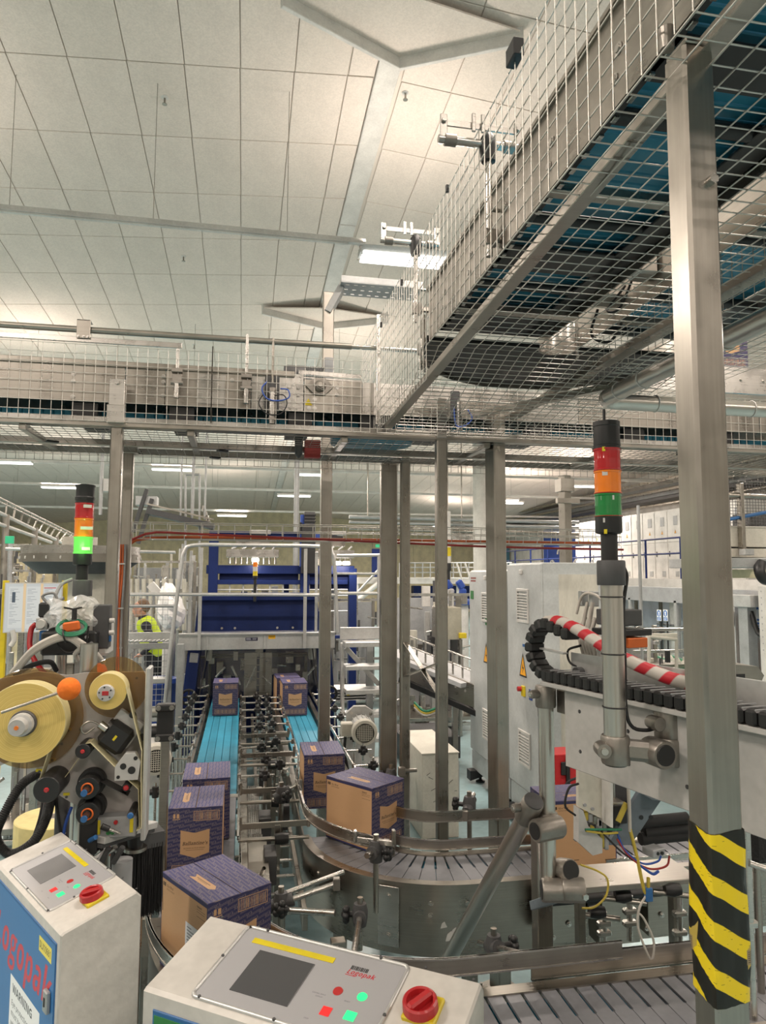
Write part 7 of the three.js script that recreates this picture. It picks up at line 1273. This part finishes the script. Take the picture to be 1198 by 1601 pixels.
{ // distant gallery with stair, rails and blue door
  const Z = -24, t = bg('far_gallery', 'distant white gallery with rails, stair and blue door', 'gallery', 640, Z); bx(560, 800, 903, 913, Z, 2, 'deck', M.white, t); for (let i = 0; i < 15; i++) ln([[625 + i * 12, 903], [625 + i * 12, 880]], Z, .025, 'baluster', M.galv, t); for (const y of [880, 887, 895]) ln([[625, y], [800, y]], Z, .022, 'hand_rail', M.galv, t); bx(582, 600, 858, 902, -26, .1, 'door', M.navy, t); bx(588, 600, 851, 856, -26, .1, 'exit_light', M.exitSign, t); ln([[560, 925], [600, 882]], Z + .2, .04, 'stair_rail', M.galv, t); ln([[560, 938], [600, 905]], Z + .2, .09, 'stair_string', M.white, t); for (let i = 0; i < 8; i++) bx(628 + i * 19, 640 + i * 19, 916, 952, Z - 1, .4, 'machine_cabinet', i % 3 ? M.navy : M.white, t); for (const px of [562, 640, 720, 800]) { const p = onZ(px, 910, Z); mb().rod([p.x, 0, Z - .3], [p.x, p.y, Z - .3], .06, 8).build('leg', M.white, t); } for (const px of [722, 735]) ln([[px - 8, 880], [px, 905], [px + 4, 935]], Z + .4, .03, 'ladder_rail', M.white, t); }
for (const [px, z, l] of [[703, -12.2, 'blue robot wrist hanging above the steel box'], [722, -12, 'blue robot arm leaning over the steel box']]) { const t = bg('robot_arm', l, 'robot', px, z), a = onZ(px, 945, z), b = onZ(px + 2, 920, z), c = onZ(px - 6, 908, z); mb().lathe([[0, 0], [.2, 0], [.2, .06], [.12, .1], [0, .1]].reverse(), a, UP, 20).build('base', M.blue, t); mb().bar(a, b, .12, .12, { c: .03 }).build('lower_arm', px > 710 ? M.blue : M.white, t); mb().bar(b, c, .1, .12, { c: .03 }).build('upper_arm', M.blue, t); mb().rod([a.x, 0, z], a, .12, 14).build('pedestal', M.white, t); }
{ const Z = -9.5, t = bg('steel_hood', 'plain stainless hood box beside the electrical cabinets', 'hood', 708, Z); bx(697, 722, 950, 1000, Z, .5, 'hood', M.creamSteel, t); bx(690, 697, 950, 1000, Z, .5, 'side', M.steel, t); ln([[692, 1000], [692, 1150]], Z, .03, 'leg', M.steelV, t); ln([[720, 1000], [720, 1150]], Z, .03, 'leg', M.steelV, t); bx(719, 730, 990, 998, Z + .05, .1, 'yellow_valve', M.yellow, t); }
{ const t = bg('inclined_conveyor', 'wide inclined white belt conveyor passing behind the slim posts', 'conveyor', 690, -8.4); const a = onZ(620, 1018, -8.6), b = onZ(745, 1068, -7.6); mb().bar(a, b, .55, .05).build('belt', M.slatWhite, t); mb().bar([a.x, a.y - .14, a.z + .3], [b.x, b.y - .14, b.z + .3], .02, .24).build('side_plate', M.steel, t); mb().bar([a.x, a.y - .3, a.z + .28], [b.x, b.y - .3, b.z + .28], .1, .06).build('runner', M.black, t); for (let i = 0; i < 9; i++) { const p = V().lerpVectors(a, b, i / 9); mb().rod([p.x, p.y, p.z + .2], [p.x, p.y + .25, p.z + .2], .012, 6).build('guide_post', M.steelBright, t); mb().bolt([p.x, p.y - .12, p.z + .312], V(0, 0, 1), .012, .01).build('bolt', M.steelBright, t); } for (const h of [.12, .24]) mb().rod([a.x, a.y + h, a.z + .2], [b.x, b.y + h, b.z + .2], .012, 8).build('guide', M.steelBright, t); for (const k of [.15, .8]) { const p = V().lerpVectors(a, b, k); mb().ab(p.x - .03, p.x + .03, 0, p.y - .1, p.z - .2, p.z - .14).build('leg', M.steel, t); } mb().ab(a.x, b.x, .05, .3, -9.0, -8.2).build('drive_cover', M.greyDark, t); for (let i = 0; i < 3; i++) mb().tube([onZ(648, 1098 + i * 4, -7.6), onZ(665, 1112 + i * 3, -7.5), onZ(690, 1104 + i * 3, -7.6)], .014, 16).build('cable', [M.cableGreen, M.cableYellow, M.cableWhite][i], t); }
{ // right side: gallery with switchgear on the right wall
  const t = thing('side_gallery', 'white gallery with blue hand rails along the right wall', 'gallery', [12.4, 0, -20]); mb().ab(10.8, 13.95, 1.8, 2.05, -30, -12).build('deck', M.white, t); mb().ab(10.78, 10.8, 1.7, 2.1, -30, -12).build('fascia', M.white, t); for (const y of [2.75, 3.15]) mb().rod([10.85, y, -30], [10.85, y, -12], .025, 8).build('hand_rail', M.navy, t); for (let z = -29; z < -12; z += 1.6) mb().rod([10.85, 2.05, z], [10.85, 3.15, z], .03, 8).build('rail_post', M.navy, t); for (let z = -29; z < -12; z += 4) mb().ab(11, 11.2, 0, 1.8, z, z + .2).build('leg', M.white, t);
  for (let i = 0; i < 14; i++) { const z = -23 + i * .62, c = thing('switchgear_cabinet', 'white switchgear cabinet with meter panel in the row on the gallery', 'cabinet', [11.9, 2.05, z], 0, 'switchgear row on the gallery'); mb().ab(11.5, 12.3, 2.05, 4.0, z - .305, z + .305, .01).build('body', M.white, c); mb().ab(11.485, 11.5, 3.1, 3.95, z - .29, z + .29, .004).build('upper_door', M.white, c); mb().ab(11.485, 11.5, 2.1, 3.08, z - .29, z + .29, .004).build('lower_door', M.white, c); mb().ab(11.475, 11.487, 3.55, 3.8, z - .02, z + .16, .002).build('meter', M.greyPanel, c); mb().ab(11.475, 11.487, 2.7, 2.85, z - .25, z - .21, .002).build('handle', M.black, c); mb().add(triGeo, new THREE.Matrix4().multiplyMatrices(TR(11.48, 3.38, z + .06, 0, -Math.PI / 2), new THREE.Matrix4().makeScale(.09, .11, 1)), true).build('warning_triangle', M.tri, c); mb().ab(11.475, 11.487, 2.15, 2.3, z + .02, z + .18, .002).build('vent', M.galv, c); }
  const w = thing('eaves_beam', 'dark steel beam and pipes along the top of the right wall', 'beam', [13.6, 5, -24]); mb().ab(13.3, 13.95, 4.75, 5.1, -40, -5).build('beam', M.greyPanel, w); mb().ab(13.2, 13.95, 4.62, 4.72, -40, -5).build('flange', M.greyDark, w); for (const [x, y] of [[13.1, 4.9], [13.0, 5.2], [13.15, 4.45]]) mb().rod([x, y, -40], [x, y, -5], .06, 8).build('pipe', M.steel, w);
  const b = thing('blue_banner', 'blue wall panel with white swirls beyond the gallery', 'panel', [13.9, 2.1, -27]); mb().ab(13.9, 13.98, 2.2, 4.3, -31.5, -24.5).build('board', M.blue, b); for (let i = 0; i < 7; i++) mb().torus([13.88, 2.6 + (i % 3) * .5, -30.5 + i * .8], .22, .05, V(1, 0, 0), 18, 4.5).build('swirl', M.white, b);
  const p2 = thing('teal_partition', 'plain teal partition panel beside the white column', 'panel', [13, 0, -36]); mb().ab(12.9, 13.9, 1.0, 3.6, -36, -35.9).build('board', paint(lin(.09, .24, .32), .6), p2); mb().ab(12.9, 13.9, 0, 1.0, -36, -35.9).build('base', M.wall, p2);
  mb().ab(13.85, 13.95, 2.1, 4.2, -35.5, -31.8).build('pale_board', M.white, p2);
}
{ // glazed enclosures under the gallery
  const t = thing('glazed_enclosure', 'glazed machine enclosure with grey header under the gallery', 'enclosure', [10.4, 0, -16]); const X = 9.9; mb().ab(X - .05, X + .25, 1.55, 1.9, -24, -9.5).build('header', M.greyPanel, t); mb().ab(X + 1.8, X + 1.85, 0, 1.75, -24, -9.5).build('back_wall', M.lilacLitWall, t); mb().ab(X + 1.78, X + 1.8, 0, .65, -24, -9.5).build('dado', M.concrete, t); for (let z = -23; z < -9.5; z += 2.0) { mb().ab(X - .05, X + .05, 0, 1.6, z - .05, z + .05).build('post', M.alu, t); mb().add(new THREE.BoxGeometry(.006, 1.4, 1.86), TR(X, .85, z + 1)).build('pane', M.glass, t); }
  for (let z = -22.2; z < -9.5; z += 1.15) mb().rod([X + .5, .2, z], [X + .5, 1.75, z], .05, 10).build('black_hose', M.black, t); for (let z = -22.6; z < -9.5; z += 2.6) mb().rod([X + 1.0, .9, z], [X + 1.0, .9, z + 1.4], .03, 8).build('grab_rail', M.greyDark, t);
  for (const [px, py, s] of [[1031, 962, 1], [1041, 962, 1], [1142, 967, 1.1], [1186, 966, 1.8]]) { const p = onX(px, py, X - .08), sg = thing('safety_sign', `blue and white mandatory safety sign ${px < 1035 ? 'on the first black hose' : px < 1100 ? 'on the second black hose' : px < 1150 ? 'between the striped post and the grey machine column' : 'on the perforated white panel'}`, 'sign', p, 0, 'blue safety signs'); const tx = canvasTex(64, 96, (g) => { g.fillStyle = '#e8edf2'; g.fillRect(0, 0, 64, 96); g.fillStyle = '#1c5fb0'; g.beginPath(); g.arc(32, 32, 28, 0, 7); g.fill(); g.fillRect(4, 66, 56, 26); g.fillStyle = '#e8edf2'; g.beginPath(); g.arc(32, 26, 12, 0, 7); g.fill(); g.fillRect(24, 34, 18, 18); g.fillRect(10, 74, 44, 4); g.fillRect(10, 82, 36, 4); }); mb().box(p.x, p.y, p.z, .012, .27 * s, .18 * s, { c: .002 }).build('board', M.white, sg); mb().plane(.17 * s, .26 * s, TR(p.x - .0075, p.y, p.z, 0, -Math.PI / 2), [0, 0, 1, 1]).build('print', printMat(tx, .5), sg); mb().rod([p.x + .04, 0, p.z], [p.x + .04, p.y + .1, p.z], .02, 8).build('stem', M.black, sg); }
  { const p = onX(1168, 940, X - .3), c = thing('grey_column_head', 'grey machine column with stepped head inside the enclosure', 'machine', [p.x, 0, p.z]); mb().ab(p.x - .1, p.x + .1, 0, p.y, p.z - .13, p.z + .13).build('column', M.galv, c); mb().ab(p.x - .2, p.x + .2, p.y - .1, p.y + .12, p.z - .35, p.z + .35).build('head', M.alu, c); mb().tube([[p.x, p.y + .1, p.z + .5], [p.x, p.y - .5, p.z + .6], [p.x, p.y - .6, p.z + .3], [p.x, p.y - .2, p.z + .1]], .05, 20).build('hose', M.black, c); }
  { const p = onX(1196, 980, X - .4), c = thing('white_partition', 'white perforated panel at the edge of the enclosure', 'panel', [p.x, 0, p.z]); mb().ab(p.x - .03, p.x + .03, 0, 2.0, p.z - .1, p.z + .8).build('sheet', M.white, c); for (let i = 0; i < 10; i++) mb().rod([p.x - .032, 1.9 - i * .12, p.z - .02], [p.x - .03, 1.9 - i * .12, p.z - .02], .015, 8).build('hole', M.greyPanel, c); const q = onX(1182, 1000, X + .2); mb().ab(q.x - .05, q.x + .05, 0, 1.4, q.z - .1, q.z + .1).build('brown_post', paint(lin(.22, .09, .05), .6), c); }
}
{ // green-railed jar conveyor
  const a = onY(975, 1012, .95), b = onY(1085, 1058, .95), d = b.clone().sub(a).normalize(), n = V(-d.z, 0, d.x), t = thing('jar_conveyor', 'bottle conveyor with green guide rails beyond the label gantry', 'conveyor', [a.x, 0, a.z]), e = b.clone().addScaledVector(d, 3.5), a2 = a.clone().addScaledVector(d, -2); mb().bar(a2.clone().setY(.83), e.clone().setY(.83), .22, .16).build('bed', M.greyPanel, t); for (const s of [-.11, .11]) mb().bar(a2.clone().addScaledVector(n, s).setY(1.06), e.clone().addScaledVector(n, s).setY(1.06), .02, .035).build('green_rail', M.railGreen, t); for (const k of [.15, .5, .85]) { const p = V().lerpVectors(a2, e, k); mb().ab(p.x - .04, p.x + .04, 0, .78, p.z - .04, p.z + .04).build('leg', M.galv, t); }
  for (let i = 0; i < 16; i++) { const p = a.clone().addScaledVector(d, -.4 + i * .30), j = thing('cream_bottle', 'small cream bottle riding on the green-railed conveyor', 'bottle', [p.x, .91, p.z], 0, 'bottles on the green-railed conveyor'); mb().lathe([[0, 0], [.05, 0], [.052, .01], [.052, .15], [.03, .19], [.018, .2], [.018, .24], [0, .24]].reverse(), [p.x, .91, p.z], UP, 14).build('bottle', M.cream, j); }
  const f = bg('sensor_gate', 'small cream gate frame with black sensor over the bottle conveyor', 'gate', 1030, -7.5); ln([[1015, 1045], [1015, 995], [1058, 1000], [1058, 1050]], -7.5, .02, 'frame', M.cream, f); bx(1013, 1060, 991, 999, -7.5, .05, 'top', M.cream, f); bx(1043, 1049, 1018, 1036, -7.45, .05, 'sensor', M.black, f); const fp = onZ(1036, 1050, -7.5); mb().ab(fp.x - .15, fp.x + .15, 0, fp.y + .02, -7.55, -7.45).build('foot', M.galv, f);
}
{ // beige boxed bridge, mesh cage and metal hood at far right
  const Z = -7, t = bg('boxed_bridge', 'beige boxed bridge with mesh cage on top beyond the label gantry', 'bridge', 1170, Z); bx(1124, 1230, 822, 856, Z, .6, 'upper_panel', M.cream, t); bx(1124, 1230, 857, 872, Z, .6, 'lower_panel', M.cream, t); bx(1124, 1230, 872, 888, Z + .3, .9, 'beam', M.galv, t); bx(1124, 1230, 890, 904, Z - .2, .2, 'yellow_beam', M.yellowWall, t); const a = onZ(1138, 752, Z), b = onZ(1230, 824, Z); stuff(wireGrid(mb(), [a.x, b.y, Z + .02], [b.x - a.x, 0, 0], [0, a.y - b.y, 0], 20, 15, .003).build('cage_mesh', M.greyDark, t)); bx(1158, 1168, 755, 868, Z + .1, .08, 'mast', M.steel, t); bx(1131, 1142, 740, 825, Z + .05, .1, 'mast', M.galv, t); ln([[1130, 774], [1230, 778]], Z + .06, .03, 'cage_rail', M.steel, t); ln([[1140, 812], [1230, 795]], Z + .05, .02, 'blue_hose', M.consoleBlue, t); bx(1172, 1230, 802, 822, Z - .3, .3, 'dark_box', M.greyDark, t); bx(1165, 1180, 858, 868, Z + .2, .1, 'clamp', M.galv, t); mb().tube([onZ(1190, 880, Z + .3), onZ(1188, 893, Z + .35), onZ(1195, 905, Z + .35), onZ(1210, 908, Z + .3)], .06, 20).build('hose', M.black, t); const l = onZ(1150, 900, Z); mb().ab(l.x + .8, l.x + 1, 0, l.y, Z - .5, Z - .3).build('leg', M.white, t); mb().ab(l.x - .1, l.x, 0, l.y, Z - .55, Z - .45).build('leg', M.galv, t);
  const h = bg('steel_pod', 'small stainless hood with dark window behind the striped post', 'hood', 1165, -3.4), q = (px, py) => { const p = onZ(px, py, -3.4); return [p.x, p.y]; }; mb().ext([[1139, 1038], [1185, 1042], [1195, 1056], [1186, 1078], [1139, 1075]].map(a => q(...a)), .25, TR(0, 0, -3.65)).build('hood', M.steel, h); bx(1150, 1166, 1054, 1068, -3.395, .004, 'window', M.black, h); const p = onZ(1165, 1078, -3.4); mb().ab(p.x - .03, p.x + .03, 0, p.y, -3.6, -3.5).build('stand', M.steelV, h);
}
{ // red fire point beyond the stand
  const Z = -4.6, t = bg('fire_extinguisher', 'red fire extinguisher point with black hose beyond the label gantry stand', 'extinguisher', 888, Z); bx(868, 906, 1180, 1258, Z, .2, 'red_case', M.red, t); bx(886, 893, 1185, 1255, Z + .02, .02, 'black_strap', M.black, t); bx(878, 886, 1192, 1212, Z + .015, .015, 'handle', M.black, t); const p = onZ(888, 1258, Z); mb().ab(p.x - .08, p.x + .08, 0, p.y, Z - .18, Z - .04).build('stand', M.red, t); mb().tube([onZ(905, 1215, Z + .05), onZ(886, 1225, Z + .05), onZ(886, 1250, Z + .05), onZ(900, 1270, Z + .05)], .008, 20).build('hose', M.rubber, t); }
{ // nearest floor pieces: black foam bumper and slim tube right of the striped post
  const t = bg('stand_tube', 'slim bright upright tube with side handle beside the striped post', 'tube', 1166, -2.1); const a = onZ(1166, 1290, -2.1); mb().rod([a.x, 0, a.z], [a.x, a.y, a.z], .014, 12).build('tube', M.steelBright, t); const b = onZ(1172, 1350, -2.08); mb().rod(b, [b.x + .07, b.y - .02, b.z + .03], .01, 10).build('handle', M.steelBright, t); mb().box(a.x, onZ(1166, 1445, -2.1).y, a.z, .05, .025, .03, { c: .008 }).build('collar', M.steelBright, t);
  const s = bg('brush_pad', 'black bristle pad under the label gantry beside the slim tube', 'brush', 1185, -2.2); const c = onZ(1188, 1320, -2.2); mb().box(c.x, c.y, c.z, .09, .1, .08, { c: .01 }).build('pad', M.bristle, s); mb().rod([c.x, 0, c.z - .02], [c.x, c.y - .03, c.z - .02], .012, 8).build('post', M.steel, s);
}

scene.traverse(o => { if (o.isMesh) { o.castShadow = true; o.receiveShadow = true; } });
renderer.render(scene, camera);
